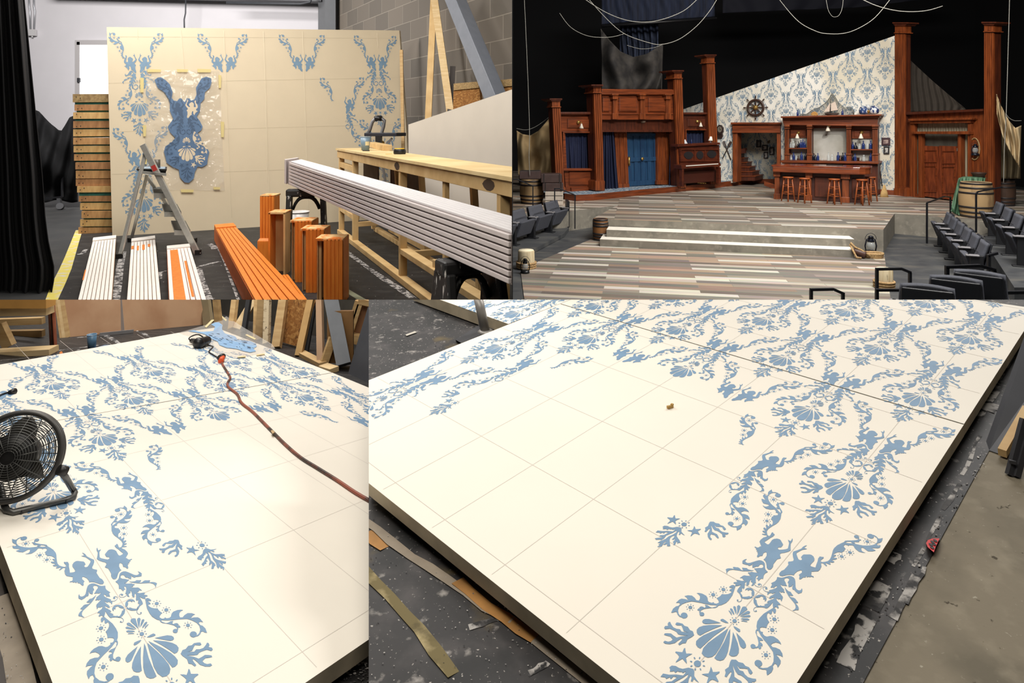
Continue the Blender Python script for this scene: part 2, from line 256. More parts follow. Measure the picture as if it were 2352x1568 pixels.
# ------------------------------------------------------------ the stencilled wallpaper repeat
MOTIF = {k: [[(float(a)/1000, float(b)/1000) for a, b in (q.split() for q in p.split(';') if 0 or q) ] if 0 else
             [tuple(map(lambda x: int(x)/1000, pr)) for pr in zip(p.split()[0::2], p.split()[1::2])] for p in v.split(';')] for k, v in RAW.items()}
CENTRE = ('shell', 'shellc', 'dot', 'bcoral'); SIDED = ('vine', 'mer', 'tail', 'svine', 'shellr', 'star', 'scoral')
def spec(code):
    L = lambda *n: [(k, -1) for k in n]; R_ = lambda *n: [(k, 1) for k in n]; Cc = lambda *n: [(k, 0) for k in n]
    if code == 'F': return L(*SIDED)+R_(*SIDED)+Cc(*CENTRE)
    if code == 'N': return L('vine', 'mer', 'tail', 'svine', 'shellr')+R_('vine', 'mer', 'tail', 'svine', 'shellr')+Cc('shell', 'shellc')
    if code == 'T': return L('vine', 'mer')+R_('vine', 'mer')
    if code == 'LH': return L('vine', 'mer', 'tail', 'svine', 'scoral', 'star')+R_('vine')+Cc('dot', 'bcoral')
    if code == 'RH': return R_('vine', 'mer', 'tail', 'svine', 'scoral', 'star')+L('vine', 'star')+Cc('dot', 'bcoral')
    if code == 'RT': return R_('vine', 'mer', 'tail', 'svine')+L('vine')
    return []
def clip_poly(p, planes):
    for a, b, c in planes:                            # keep a*u+b*v <= c
        if not p: return p
        o = []; n = len(p)
        for i in range(n):
            q, r = p[i], p[(i+1) % n]; dq, dr = a*q[0]+b*q[1]-c, a*r[0]+b*r[1]-c
            if dq <= 0: o.append(q)
            if dq*dr < 0:
                t = dq/(dq-dr); o.append((q[0]+t*(r[0]-q[0]), q[1]+t*(r[1]-q[1])))
        p = o
    return p if len(p) > 2 else None
from mathutils.geometry import tessellate_polygon
def tess(mb, P):                                      # concave outline -> triangles facing the viewer's side
    P = [p for i, p in enumerate(P) if (p-P[i-1]).length > 1e-6]
    if len(P) < 3: return
    vs_ = [mb.bm.verts.new(p) for p in P]; fl = Vector((0, 0, 1)) if mb.flat else Vector((0, -1, 0))
    for t in tessellate_polygon([P]):
        a, b, c = t; n = (P[b]-P[a]).cross(P[c]-P[a])
        if n.length < 1e-12: continue
        try: mb.bm.faces.new((vs_[a], vs_[b], vs_[c]) if n.dot(fl) > 0 else (vs_[c], vs_[b], vs_[a])).material_index = mb.mi
        except ValueError: pass
def paint(mb, to3, pats, clip=(), du=0.0):
    for (u, v), code in pats:
        for k, s in spec(code):
            for p in MOTIF[k]:
                q = [(u+du+(s or 1)*x, v+y) for x, y in p]
                q = clip_poly(q, clip)
                if q: tess(mb, [to3(*a) for a in q])
def lines(mb, to3, segs, wd):
    for (u0, v0, u1, v1) in segs:
        a, b = to3(u0, v0), to3(u1, v1); d = (b-a).normalized(); mb_n = Vector((0, 0, 1)) if abs(d.z) < .9 and mb.flat else Vector((0, -1, 0))
        s = d.cross(mb_n).normalized()*wd/2
        mb.poly([a-s, a+s, b+s, b-s])
HBR = [[0.012994886792743826, 0.3752755950238179, 0.7077000563455629], [-0.012342442021458507, 0.011110270940000746, 0.59823408469203], [-5.175964827813795e-05, 0.00013409154444762872, 0.0004197653187985456]]
HBL = [[-0.20297746945588285, 0.09539081173118114, -0.21024651678495704], [-0.061102632526213, -0.12395578977167217, -0.9414871506056973], [-9.756032624183564e-05, -0.00030048397655829673, -0.0006465497048492481]]
HTL = [[0.24038204379380318, -0.013383941383213138, 0.6930109625741705], [0.006216166667983192, -0.46557136154579537, 0.4949475901791039], [4.734487352820067e-05, 2.2493830869218102e-05, 0.002166955312325161]]
HTR = [[-0.0038735428935758156, 0.005999523476121287, -0.9963360264454919], [0.002885569666947422, 0.04320576597614862, -0.07340448857020893], [8.223149788646675e-06, 3.0998778909791555e-06, -0.0004899438201430885]]
CREAM = mat('cream_paint', (238, 231, 218), .62, var=.015, scale=2.0)
BLUE = mat('stencil_blue', (116, 148, 178), .6, var=.06, scale=14)
PENCIL = mat('pencil', (212, 204, 194), .8)
SEAM = mat('seam_gap', (92, 88, 74), .9)
EDGE = mat('raw_edge', (196, 182, 156), .8, var=.15, scale=9)
PAT = []
for u in range(0, 7):
    for v2 in range(0, 10):
        v = v2/2
        if (u % 2 == 0) != (v2 % 2 == 0): continue
        code = 'F'
        if u == 1 and v == .5: code = 'LH'
        if u == 5 and v == .5: code = 'RH'
        if u in (2, 4) and v == 1: code = 'T'
        if u in (2, 4) and v == 0: code = ''
        if u == 3 and v == .5: code = ''
        if u == 3 and v == 1.5: code = 'N'
        if code: PAT.append(((u, v), code))
PATX = [((-1, 1.5), 'F'), ((-1, 2.5), 'F'), ((-2, 1), 'F'), ((-2, 2), 'F'), ((-2, 3), 'F'), ((-1, 3.5), 'F')]
def flat_panel(name, label, outline, to3, n, pats, thick, du=0.0, seams=(), grid=None, group=None):
    mb = MB(); mb.flat = True
    top = [to3(u, v, 0) for u, v in outline]; dn = -n*thick
    vb = [p+dn for p in top]
    mb.mi = 0; mb.poly(top); mb.mi = 3
    k = len(top)
    for i in range(k): mb.poly([vb[i], vb[(i+1) % k], top[(i+1) % k], top[i]])
    mb.poly(vb[::-1])
    cl = []; k = len(outline)
    for i in range(k):
        (x0, y0), (x1, y1) = outline[i], outline[(i+1) % k]; a, b = y1-y0, -(x1-x0); cl.append((a, b, a*x0+b*y0))
    mb.mi = 1; paint(mb, lambda u, v: to3(u, v, .0008), pats, cl, du)
    if grid:
        mb.mi = 2; g = []
        us = [o[0] for o in outline]; vs_ = [o[1] for o in outline]
        for u in range(-9, 9):
            if min(us) < u < max(us): g.append((u, min(vs_)+.02, u, max(vs_)-.02))
        for kk in range(-1, 8):
            v = .164+.504*kk
            if min(vs_) < v < max(vs_): g.append((min(us)+.05, v, max(us)-.05, v))
        lines(mb, lambda u, v: to3(u, v, .0005), g, grid)
    if seams:
        mb.mi = 4; lines(mb, lambda u, v: to3(u, v, .0012), seams, .006)
    o = mb.out(name, [CREAM, BLUE, PENCIL, EDGE, SEAM], nrm=False)
    return tag(o, label, 'panel', group)
# ============================================================ lower right: the panel seen from its far corner
ZONE = 'BR'
PBR = Plane(1.5, .05102, .0829)
def br3(u, v, up=0.0): return PBR.hit(*hom(HBR, u, v), up)
DROP = layered('black_drop_sheet', (34, 32, 33), [((62, 58, 58), 9, .48, .7, None), ((14, 14, 15), 4, .5, .62, None), ((150, 145, 140), 17, .62, .74, None), ((176, 170, 164), 85, .655, .72, None), ((84, 70, 36), 5, .64, .74, None)], .6, .12)
DSPOT = layered('paint_white', (176, 172, 168), [((60, 58, 58), 9, .47, .56, (1, 1, 1)), ((34, 33, 34), 30, .52, .6, None)], .7)
TAPE = mat('old_tape', (150, 138, 122), .7, var=.12, scale=12); OCHRE = mat('ochre_paint', (172, 124, 66), .7, var=.2, scale=9); OLIVE = layered('olive_paint', (110, 98, 62), [((176, 160, 118), 14, .5, .7, None), ((52, 46, 30), 9, .55, .7, None)], .8)
CONC = layered('concrete', (124, 115, 98), [((102, 95, 80), 4, .45, .7, None), ((142, 133, 115), 11, .52, .8, None), ((66, 58, 42), 34, .69, .73, None), ((160, 154, 138), 60, .68, .74, None)], .8, .08)
fz = -.085
mb = MB(); mb.poly([PBR.hit(x, y, fz-.004) for x, y in ((780, 660), (3400, 640), (3900, 1700), (760, 1700))])
S(mb.out('floor', CONC, nrm=False))
mb = MB(); f = lambda x, y, e=0: PBR.hit(x, y, fz+e)
mb.poly([f(*p) for p in ((780, 670), (2560, 640), (2352, 890), (2262, 1052), (2120, 1312), (1965, 1600), (1900, 1700), (760, 1700))])
def strip(mb, fn, pts, wd, e=.0008):
    P = [fn(x, y, e) for x, y in pts]
    for i in range(len(P)-1):
        pass
    L, R_ = [], []
    for i, p in enumerate(P):
        d = P[min(i+1, len(P)-1)]-P[max(i-1, 0)]; s = d.cross(Vector((0, 0, 1))).normalized()*wd/2*random.uniform(.75, 1.25); L.append(p-s); R_.append(p+s)
    for i in range(len(P)-1): mb.poly([L[i], R_[i], R_[i+1], L[i+1]])
mb.mi = 1; strip(mb, f, [(820, 1178), (870, 1212), (905, 1240), (948, 1275), (990, 1297), (1030, 1325), (1075, 1358), (1120, 1390), (1180, 1420)], .055)
strip(mb, f, [(1215, 1445), (1265, 1490), (1330, 1540), (1400, 1590)], .06)
mb.mi = 2; strip(mb, f, [(1055, 1330), (1080, 1356), (1120, 1390), (1165, 1415), (1200, 1440), (1232, 1462)], .05, .0014)
strip(mb, f, [(846, 1220), (868, 1240), (885, 1258)], .05, .0014)
mb.mi = 3; strip(mb, f, [(830, 1290), (870, 1335), (900, 1365), (935, 1405), (970, 1440), (1010, 1490), (1048, 1545)], .06)
mb.mi = 4
def blob(mb, fn, x, y, rx, ry, e=.003, n=9, rot=0.0):
    pts = []
    for k in range(n):
        t = 2*PI*k/n; r = random.uniform(.6, 1.2); a, b = rx*r*math.cos(t), ry*r*math.sin(t)
        pts.append(fn(x+a*math.cos(rot)-b*math.sin(rot), y+a*math.sin(rot)+b*math.cos(rot), e))
    mb.poly(pts)
for i in range(150):
    t = random.random(); x = random.uniform(850, 1500); y = random.uniform(1160+(x-850)*.72, 1590); blob(mb, f, x, y, random.uniform(.8, 2.6), random.uniform(.6, 1.8), n=6)
for x0, y0, x1, y1, wpx in ((1075, 1440, 1150, 1418, .02), (1940, 1530, 2000, 1405, .04), (1995, 1395, 2030, 1340, .05), (2045, 1290, 2062, 1270, .03), (1978, 1420, 1995, 1440, .03), (2052, 1420, 2100, 1318, .02), (2100, 1300, 2160, 1180, .012), (2165, 1170, 2205, 1110, .015), (2210, 1090, 2250, 1000, .012), (2245, 960, 2300, 880, .03), (2262, 940, 2282, 925, .07), (2268, 905, 2330, 812, .02), (1218, 1545, 1260, 1520, .02), (2080, 1385, 2126, 1300, .012)):
    n = 5; strip(mb, f, [(x0+(x1-x0)*i/n+random.uniform(-3, 3), y0+(y1-y0)*i/n) for i in range(n+1)], wpx)
for i in range(70):
    x = random.uniform(1950, 2300); yl = 1568-(x-1930)*1.55; blob(mb, f, x, yl+random.uniform(-30, 12), random.uniform(1, 3), random.uniform(1, 4), n=6, rot=-1)
for i in range(40):
    x = random.uniform(850, 1130); blob(mb, f, x, random.uniform(695, 860)-(x-850)*.1, random.uniform(.6, 2.2), random.uniform(.4, 1), n=5)
tag(mb.out('drop_sheet', [DROP, TAPE, OCHRE, OLIVE, DSPOT], nrm=False), 'paint spattered black drop sheet under the large half stencilled panel', 'drop sheet')
TH = .05
flat_panel('stencilled_board', 'big cream panel with an unstencilled middle, lying in the lower right', [(-6.72, -.425), (.655, -.425), (.64, 1.788), (-6.655, 1.788)], br3, PBR.n, PAT, TH, -6, [(-6.64, 1.79, .635, 1.79)], .0022)
flat_panel('stencilled_board', 'fully stencilled cream panel butted behind the big one on the lower right', [(-6.655, 1.793), (.638, 1.793), (.62, 3.76), (-6.6, 3.4)], br3, PBR.n, PAT, TH, -6, (), .0022)
flat_panel('stencilled_board', 'stencilled cream panel whose pale front edge sticks out beside the pipe stand', [(-10, 1.25), (-6.695, 1.253), (-6.66, 1.9), (-6.65, 2.6), (-10, 2.6)], br3, PBR.n, PATX, .075, -6, (), .0022)
# pipe stand behind the panel
STEEL = mat('galvanised_pipe', (150, 146, 142), .45, .35, var=.12, scale=12); DKSTEEL = mat('dark_steel', (56, 56, 60), .6, .2, var=.15, scale=10)
b0 = f(1116, 768); t = T('pipe_stand', 'grey pipe standing on a dark flat foot beside the stencilled panel', 'stand', b0)
mb = MB(); mb.tube([b0, at(1105, 715, b0.y), at(1093, 660, b0.y)], .0285, 16); mb.lathe([(.05, 0), (.05, .02), (.036, .03)], b0, 16); mb.out('pole', STEEL, t)
mb = MB(); mb.hexa([f(*p) for p in ((1046, 780), (1060, 788), (1150, 750), (1112, 738))], [f(*p, .018) for p in ((1046, 780), (1060, 788), (1150, 750), (1112, 738))]); mb.out('foot', DKSTEEL, t, bevel=.003)
mb = MB(); mb.hexa([f(*p, .003) for p in ((931, 768), (934, 771), (957, 763), (953, 760))], [f(*p, .006) for p in ((931, 768), (934, 771), (957, 763), (953, 760))])
tag(mb.out('tape_scrap', mat('white_tape', (190, 184, 172), .7)), 'short strip of pale tape stuck on the dark floor left of the pipe stand', 'tape')
p = PBR.hit(1539, 937); mb = MB(); mb.box(p+Vector((0, 0, .006)), (.03, .012, .012), rz=.4); mb.box(p+Vector((.01, .004, .014)), (.012, .012, .008), rz=.9)
tag(mb.out('wood_chip', mat('chip_wood', (186, 150, 84), .7, var=.2, scale=60), bevel=.002), 'small tan wood chip lying in the blank middle of the panel', 'wood chip')
# red half round sponge
mb = MB(); c = f(2158, 1236); pts = []
ring = [(2158, 1236), (2142, 1236), (2131, 1240), (2127, 1247), (2131, 1256), (2139, 1263), (2145, 1268), (2149, 1256)]
mb.hexa([f(*p, .003) for p in ring], [f(*p, .02) for p in ring])
mb.mi = 1
for x, y in ((2142, 1244), (2148, 1241), (2138, 1250), (2145, 1249), (2141, 1257)):
    c = f(x, y, .021); mb.poly([c+Vector((.006*math.cos(k*PI/3), .008*math.sin(k*PI/3), .0005)) for k in range(6)])
tag(mb.out('sponge', [mat('red_rubber', (205, 48, 50), .6), mat('black_dot', (30, 20, 20), .6)], nrm=False), 'red half round pad with black dots beside the concrete strip', 'pad')
# things leaning at the right edge
GREYFLAT = mat('charcoal_paint', (62, 63, 68), .6, var=.08, scale=6); PINE = mat('pine', (203, 172, 122), .7, col2=(178, 142, 92), scale=3, stretch=(1, 1, 8), lo=.3, hi=.7)
q = [f(2266, 1052), f(2330, 1090)]; up = Vector((.18, .25, 1.0)).normalized()*1.1
mb = MB(); a, b = f(2272, 1034), f(2318, 1050); tk = Vector((.02, .05, 0)); Tl, Tr = at(2362, 780, a.y+.45), at(2440, 800, b.y+.45); mb.hexa([a, b, b+tk, a+tk], [Tl, Tr, Tr+tk, Tl+tk])
tag(mb.out('flat', GREYFLAT), 'charcoal painted board leaning at the right edge beside the drop sheet', 'board')
mb = MB(); a = f(2302, 1052); mb.beam(a+Vector((0, 0, .02)), at(2382, 900, a.y+.3), .028, .03)
tag(mb.out('batten', PINE), 'short pine batten leaning beside the charcoal board at the right edge', 'batten')
a = f(2318, 1092); t = T('steel_bracket', 'pair of thin black steel legs standing on the concrete at the right edge', 'bracket', a)
for (x0, y0, x1, y1) in ((2318, 1090, 2352, 962), (2334, 1094, 2366, 975)):
    a2 = f(x0, y0); mb = MB(); mb.beam(a2, at(x1, y1, a2.y+.04), .02, .02, (0, -1, .3)); mb.out('leg', DKSTEEL, t)
mb = MB(); mb.beam(f(2334, 1094)+Vector((0, .0, .05)), f(2318, 1090)+Vector((0, .0, .05)), .008, .012); mb.out('crossbar', DKSTEEL, t)
# ============================================================ lower left: the same kind of panel with the fan
ZONE = 'BL'
PBL = Plane(1.3, -.08915, -.17045)
def bl3(u, v, up=0.0): return PBL.hit(*hom(HBL, u, v), up)
fz2 = -.075
g = lambda x, y, e=0: PBL.hit(x, y, fz2+e)
mb = MB(); mb.poly([g(x, y, -.004) for x, y in ((-150, 668), (950, 640), (950, 900), (950, 1700), (-150, 1700))])
S(mb.out('floor', layered('brown_floor', (66, 60, 56), [((88, 80, 75), 9, .5, .7, None), ((150, 144, 138), 70, .7, .74, None)], .7), nrm=False))
DROPB = layered('black_drop_sheet_b', (26, 25, 25), [((62, 58, 55), 3.5, .48, .72, (1, 5, 1)), ((140, 134, 128), 24, .67, .78, (1, 4, 1)), ((14, 14, 14), 2.5, .52, .66, None), ((150, 146, 140), 80, .67, .73, None)], .5, .2)
mb = MB(); mb.poly([g(*p) for p in ((-150, 668), (950, 640), (950, 1700), (75, 1700), (22, 1420), (-2, 1300), (-60, 1180))])
mb.mi = 1; strip(mb, g, [(-8, 1372), (12, 1440), (32, 1500), (50, 1600)], .07)
mb.mi = 2
for i in range(60): blob(mb, g, random.uniform(5, 95), random.uniform(1360, 1568), random.uniform(.6, 2), random.uniform(.6, 2), n=6)
for x0, y0, x1, y1, wd in ((132, 805, 250, 788, .03), (236, 768, 300, 762, .03), (238, 770, 276, 792, .07), (310, 758, 350, 778, .03), (160, 775, 235, 772, .02), (318, 762, 336, 770, .05), (352, 752, 420, 738, .02), (175, 803, 182, 808, .06)):
    strip(mb, g, [(x0+(x1-x0)*i/4, y0+(y1-y0)*i/4+random.uniform(-1, 1)) for i in range(5)], wd)
for i in range(60): blob(mb, g, random.uniform(790, 850), random.uniform(1510, 1568), random.uniform(1, 5), random.uniform(1, 3), n=7)
mb.mi = 3; mb.poly([g(x, y, .003) for x, y in ((137, 808), (142, 806), (146, 815), (136, 818))]); mb.mi = 4; mb.poly([g(x, y, .003) for x, y in ((215, 800), (240, 792), (262, 791), (255, 797), (225, 801))])
tag(mb.out('drop_sheet', [DROPB, TAPE, DSPOT, mat('orange_paint', (206, 118, 44), .6), mat('blue_paint', (118, 152, 186), .3)], nrm=False), 'streaky black drop sheet under the panel with the fan', 'drop sheet')
PATB = [(k, c) for k, c in PAT if k[1] < 2.9]
flat_panel('stencilled_board', 'big cream panel with the floor fan on it and the orange cord across it', [(-.705, -.428), (6.72, -.428), (6.72, 1.786), (-.71, 1.786)], bl3, PBL.n, PATB, .05, 0, [(2.2, 1.789, 6.7, 1.789), (2.0, 1.789, 2.2, 1.789)], .0022)
flat_panel('stencilled_board', 'stencilled cream panel holding the used blue stencil sheet and the heat gun', [(-.71, 1.792), (6.72, 1.792), (6.54, 3.68), (5.1, 3.58), (-.72, 2.95)], bl3, PBL.n, PATB, .05, 0, (), .0022)
pz = lambda x, y, e=0: PBL.hit(x, y, e)
# used stencil sheet
CLEAR = bpy.data.materials.new('clear_plastic'); CLEAR.use_nodes = True
_b = CLEAR.node_tree.nodes['Principled BSDF']; _b.inputs['Base Color'].default_value = (.9, .88, .84, 1); _b.inputs['Alpha'].default_value = .22; _b.inputs['Roughness'].default_value = .12
MASK = mat('masking_tape', (222, 206, 158), .7, var=.05, scale=20); SKY = mat('stencil_sheet_blue', (130, 172, 214), .5, col2=(146, 186, 222), scale=20, lo=.4, hi=.6); INK = mat('stencil_lines', (70, 84, 104), .6)
t = T('stencil_sheet', 'clear plastic stencil sheet with a wide blue paint patch on the far corner', 'stencil', pz(560, 790))
mb = MB(); ring = [(410, 764), (500, 738), (520, 726), (560, 752), (625, 790), (632, 800), (600, 812), (545, 822), (500, 812), (465, 790), (445, 776)]
mb.poly([pz(x, y, .004+.01*(i in (2, 3))) for i, (x, y) in enumerate(ring)]); mb.out('plastic', CLEAR, t, solid=.001)
mb = MB(); ring = [(432, 760), (446, 758), (462, 762), (490, 760), (494, 750), (485, 745), (494, 740), (503, 740), (511, 746), (510, 756), (516, 765), (540, 772), (546, 780), (575, 783), (588, 789), (590, 795), (582, 800), (588, 806), (575, 809), (560, 806), (545, 801), (520, 798), (504, 792), (500, 784), (482, 776), (470, 767), (452, 763)]
mb.flat = True; tess(mb, [pz(x, y, .007) for x, y in ring]); mb.out('paint_patch', SKY, t, nrm=False)
mb = MB()
for i in range(60):
    x = random.uniform(470, 588); y = 762+(x-470)*.3+random.uniform(-12, 14); l = random.uniform(2, 9)
    if not (765 < y < 806): continue
    mb.poly([pz(x, y, .009), pz(x+l, y+l*.25, .009), pz(x+l, y+l*.25+.8, .009), pz(x, y+.7, .009)])
mb.out('cut_line', INK, t); tag(bpy.data.objects['cut_line'], kind='stuff')
for q in ([(470, 750), (474, 752), (492, 735), (488, 732)], [(506, 727), (510, 725), (521, 734), (519, 737)], [(563, 769), (567, 767), (588, 777), (585, 780)], [(545, 819), (563, 816), (565, 819), (546, 821)], [(588, 814), (607, 811), (609, 813), (590, 816)]):
    mb = MB(); mb.poly([pz(x, y, .010) for x, y in q]); mb.out('masking_tape', MASK, t, solid=.001)
# heat gun with its cord, plug and extension cord
BLK = mat('black_plastic', (24, 24, 26), .4); COPPER = mat('cord_brown', (120, 70, 52), .5); ORG = mat('orange_plastic', (232, 92, 44), .5)
c = pz(462, 788, .04); t = T('heat_gun', 'black heat gun lying on the corner of the blue stencil sheet', 'heat gun', pz(462, 789))
mb = MB(); a, b = pz(456, 788, .045), pz(477, 781, .05); mb.cyl(a, b, .045, 16, .04); hb = mb.out('body', BLK, t, bevel=.004)
mb = MB(); mb.cyl(pz(440, 782, .03), pz(456, 785, .04), .022, 12, .028); mb.out('handle', mat('grey_grip', (60, 58, 56), .6), t)
mb = MB(); mb.ball(a, .052, 16); mb.out('motor_cap', BLK, hb)
def cable(name, pts, r, m, pfn, parent=None, lift=None):
    P = [pfn(x, y, r+(e if e else 0)) for x, y, e in [(p+(0,))[:3] for p in pts]]
    Q = []
    for i in range(len(P)-1):                          # Catmull-Rom
        p0, p1, p2, p3 = P[max(i-1, 0)], P[i], P[i+1], P[min(i+2, len(P)-1)]
        for k in range(5):
            s = k/5; Q.append(.5*((2*p1)+(p2-p0)*s+(2*p0-5*p1+4*p2-p3)*s*s+(3*p1-p0-3*p2+p3)*s**3))
    Q.append(P[-1]); mb = MB(); mb.tube(Q, r, 8); return mb.out(name, m, parent)
cable('cord', [(440, 783, .02), (434, 778, .05), (440, 772, .07), (455, 768, .09), (468, 775, .06)], .006, BLK, pz, t)
cable('cord', [(470, 787), (480, 793), (489, 796), (485, 801), (480, 808), (490, 815), (503, 823)], .006, BLK, pz, t)
t = T('extension_cord', 'long brown and orange extension cord running across the cream panel', 'cord', pz(620, 985))
cable('cable', [(508, 828), (512, 838), (524, 857), (529, 868), (523, 878), (525, 889), (545, 905), (555, 925), (580, 945), (610, 975), (628, 993), (655, 1020), (690, 1050), (730, 1075), (775, 1103), (815, 1130), (850, 1150), (880, 1165)], .0085, mat('cord_two_tone', (150, 80, 60), .5, col2=(64, 48, 42), scale=5, lo=.45, hi=.55), pz, t)
mb = MB(); mb.cyl(pz(507, 829, .02), pz(511, 821, .03), .022, 12); mb.out('socket', ORG, t)
mb = MB(); mb.cyl(pz(505, 822, .03), pz(512, 818, .035), .026, 12); mb.out('plug', BLK, t)
mb = MB(); mb.poly([pz(x, y, .022) for x, y in ((622, 989), (627, 988), (631, 993), (626, 996))]); mb.out('tape_flag', mat('tan_tape', (196, 164, 120), .7), t, solid=.004)
t = T('power_plug', 'black plug on a short cord at the left edge above the fan', 'plug', pz(20, 903))
cable('cord', [(-20, 921), (0, 908), (12, 903), (24, 900)], .006, BLK, pz, t)
mb = MB(); mb.cyl(pz(22, 901, .014), pz(34, 898, .014), .014, 10, .02); mb.out('plug_body', BLK, t)
# floor fan
c0 = pz(95, 1168); t = T('floor_fan', 'round black floor fan with wire cage on a tubular stand', 'fan', c0)
GUN = mat('fan_steel', (96, 96, 94), .4, .6, var=.1, scale=20); GUND = mat('fan_dark', (34, 33, 32), .45)
Yf = pz(95, 1160).y; ctr = at(36, 1047, Yf-.02); px = Yf/F
nrm = Vector((.30, -.86, .34)).normalized(); e1 = nrm.cross(Vector((0, 0, 1))).normalized(); e2 = e1.cross(nrm).normalized()*-1
Rr = 91*px
def disk(r, th, dz): return ctr+(e1*math.cos(th)+e2*math.sin(th))*r+nrm*dz
mb = MB()
for sgn in (1, -1):
    for k in range(3, 19):
        r = Rr*k/19; dz = sgn*(.085*(1-(k/19)**2.2)+.012)
        mb.tube([disk(r, 2*PI*i/48, dz) for i in range(48)], .0016, 4, True)
    for k in range(16): mb.tube([disk(Rr*s, 2*PI*k/16+.1*sgn, sgn*(.085*(1-s**2.2)+.012)) for s in (.15, .35, .55, .75, .9, 1)], .002, 4)
mb.out('cage', GUN, t)
mb = MB()
for dz in (-.012, .012): mb.tube([disk(Rr, 2*PI*i/64, dz) for i in range(64)], .011, 8, True)
mb.out('rim', mat('fan_rim', (84, 82, 80), .45, .4), t)
for k in range(3):
    mb = MB(); th0 = 2*PI*k/3+.35
    mb.grid(lambda a, b: disk(Rr*(.2+.68*a), th0+(b-.5)*(1.15-.3*a)*math.sin(PI*(.25+.72*a)), (b-.5)*.08), 8, 8); mb.out('blade', mat('fan_blade', (62, 60, 56), .45), t, solid=.004)
Rm = Matrix((e1, e2, nrm)).transposed()
hc = at(17, 1062, Yf-.05)
mb = MB(); mb.lathe([(.028, -.06), (.085, -.05), (.09, .02), (.08, .05), (.05, .062), (.01, .065)], ctr-e1*0+nrm*.02, 24, Rm)
for k in range(4): mb.box(ctr+nrm*.05+(e1*math.cos(k*PI/2+.6)+e2*math.sin(k*PI/2+.6))*.08, (.03, .03, .03), rot=Rm)
mb.out('motor', GUND, t)
mb = MB(); sp = [at(140, 1083, Yf-.03), at(150, 1095, Yf), pz(166, 1122, .03), pz(172, 1132, .012), pz(168, 1142, .012), pz(150, 1148, .012), pz(30, 1176, .012), pz(16, 1172, .012), pz(10, 1160, .02), at(2, 1120, Yf), at(-60, 1075, Yf)]
mb.tube(sp, .0125, 10); std = mb.out('stand', GUN, t)
mb = MB(); mb.cyl(at(134, 1078, Yf-.05), at(152, 1083, Yf-.03), .02, 10); mb.out('pivot_knob', GUND, std)
for q in ((148, 1150), (45, 1174)): mb = MB(); mb.box(pz(*q, .008), (.03, .02, .016)); mb.out('rubber_foot', BLK, std)
# blue cup, square, timber and sheets behind the panel
def cup(name, label, cat, loc, r0, r1, h, m, rim=None, fill=None, seg=20):
    t = T(name, label, cat, loc); mb = MB(); mb.lathe([(r0, 0), (r1, h), (r1*.93, h), (r1*.9, h-.25*h), (.001, h-.25*h)], loc, seg); cb = mb.out('cup_body', m, t)
    if rim: mb = MB(); mb.tube([Vector(loc)+Vector((r1*math.cos(2*PI*k/seg), r1*math.sin(2*PI*k/seg), h)) for k in range(seg)], r1*.06, 6, True); mb.out('rim', rim, cb)
    t['n'] = 1; del t['n']; return t
CUPB = mat('blue_cup', (88, 124, 152), .4, var=.12, scale=12); CUPR = mat('blue_cup_rim', (150, 176, 200), .4)
pc = g(211, 800); s = pc.y/F; cup('paint_cup', 'blue paint cup standing on the black drop sheet behind the panel', 'cup', pc, 8*s, 10*s, 32*s, CUPB, CUPR)
ALU = mat('aluminium', (178, 180, 184), .35, .6)
a = g(281, 763); t = T('t_square', 'metal drywall square propped against the plywood sheets', 'square', a)
mb = MB(); yb = a.y; mb.beam(a, at(271, 688, yb+.1)+Vector((-.02, .05, .1)), 9*yb/F, .01, (0, -1, .2)); mb.out('blade', ALU, t)
mb = MB(); mb.beam(g(229, 768, .02), g(306, 760, .02), .012, 7*yb/F); mb.out('head', ALU, t)
PLY = mat('plywood', (190, 152, 118), .7, col2=(172, 130, 96), scale=2.2, bump=.05, lo=.4, hi=.62); OSB = layered('strand_board', (160, 106, 50), [((194, 142, 78), 18, .5, .6, (1, 1, 2)), ((112, 70, 30), 26, .58, .66, (2, 1, 1))], .8, .2)
PINED = mat('pine_shadow', (150, 120, 76), .7, col2=(120, 92, 56), scale=4, stretch=(1, 6, 1)); PINE2 = mat('pine_light', (218, 192, 146), .7, col2=(204, 172, 122), scale=3, stretch=(1, 1, 6))
def sheet(name, label, cat, base, top_dx, lean, thick, m, hgt=1.2):
    a, b = [g(*p) for p in base]; dz = Vector((top_dx, lean, hgt)); n = (b-a).cross(dz).normalized()*thick
    if n.y < 0: n = -n
    mb = MB(); mb.hexa([a, b, b+n, a+n], [a+dz, b+dz, b+n+dz, a+n+dz]); return tag(mb.out(name, m), label, cat)
sheet('plywood_sheet', 'front plywood sheet leaning at the back of the floor, behind the blue cup', 'plywood', [(158, 774), (472, 745)], -.35, .25, .03, PLY)
for i, (x0, x1) in enumerate(((150, 157), (143, 150), (137, 143))):
    a, b = g(x0, 775+i*.5), g(x1, 774.5+i*.5); dz = Vector((-.36, .25, 1.2)); mb = MB(); n = Vector((0.05, .6, 0)); mb.hexa([a, b, b+n, a+n], [a+dz, b+dz, b+n+dz, a+n+dz])
    tag(mb.out('plywood_sheet', PINE2 if i % 2 else PINE), ['second plywood sheet edge left of the front sheet', 'third plywood sheet edge in the stack left of the front sheet', 'leftmost plywood sheet edge of the stack, next to the timber frame'][i], 'plywood')
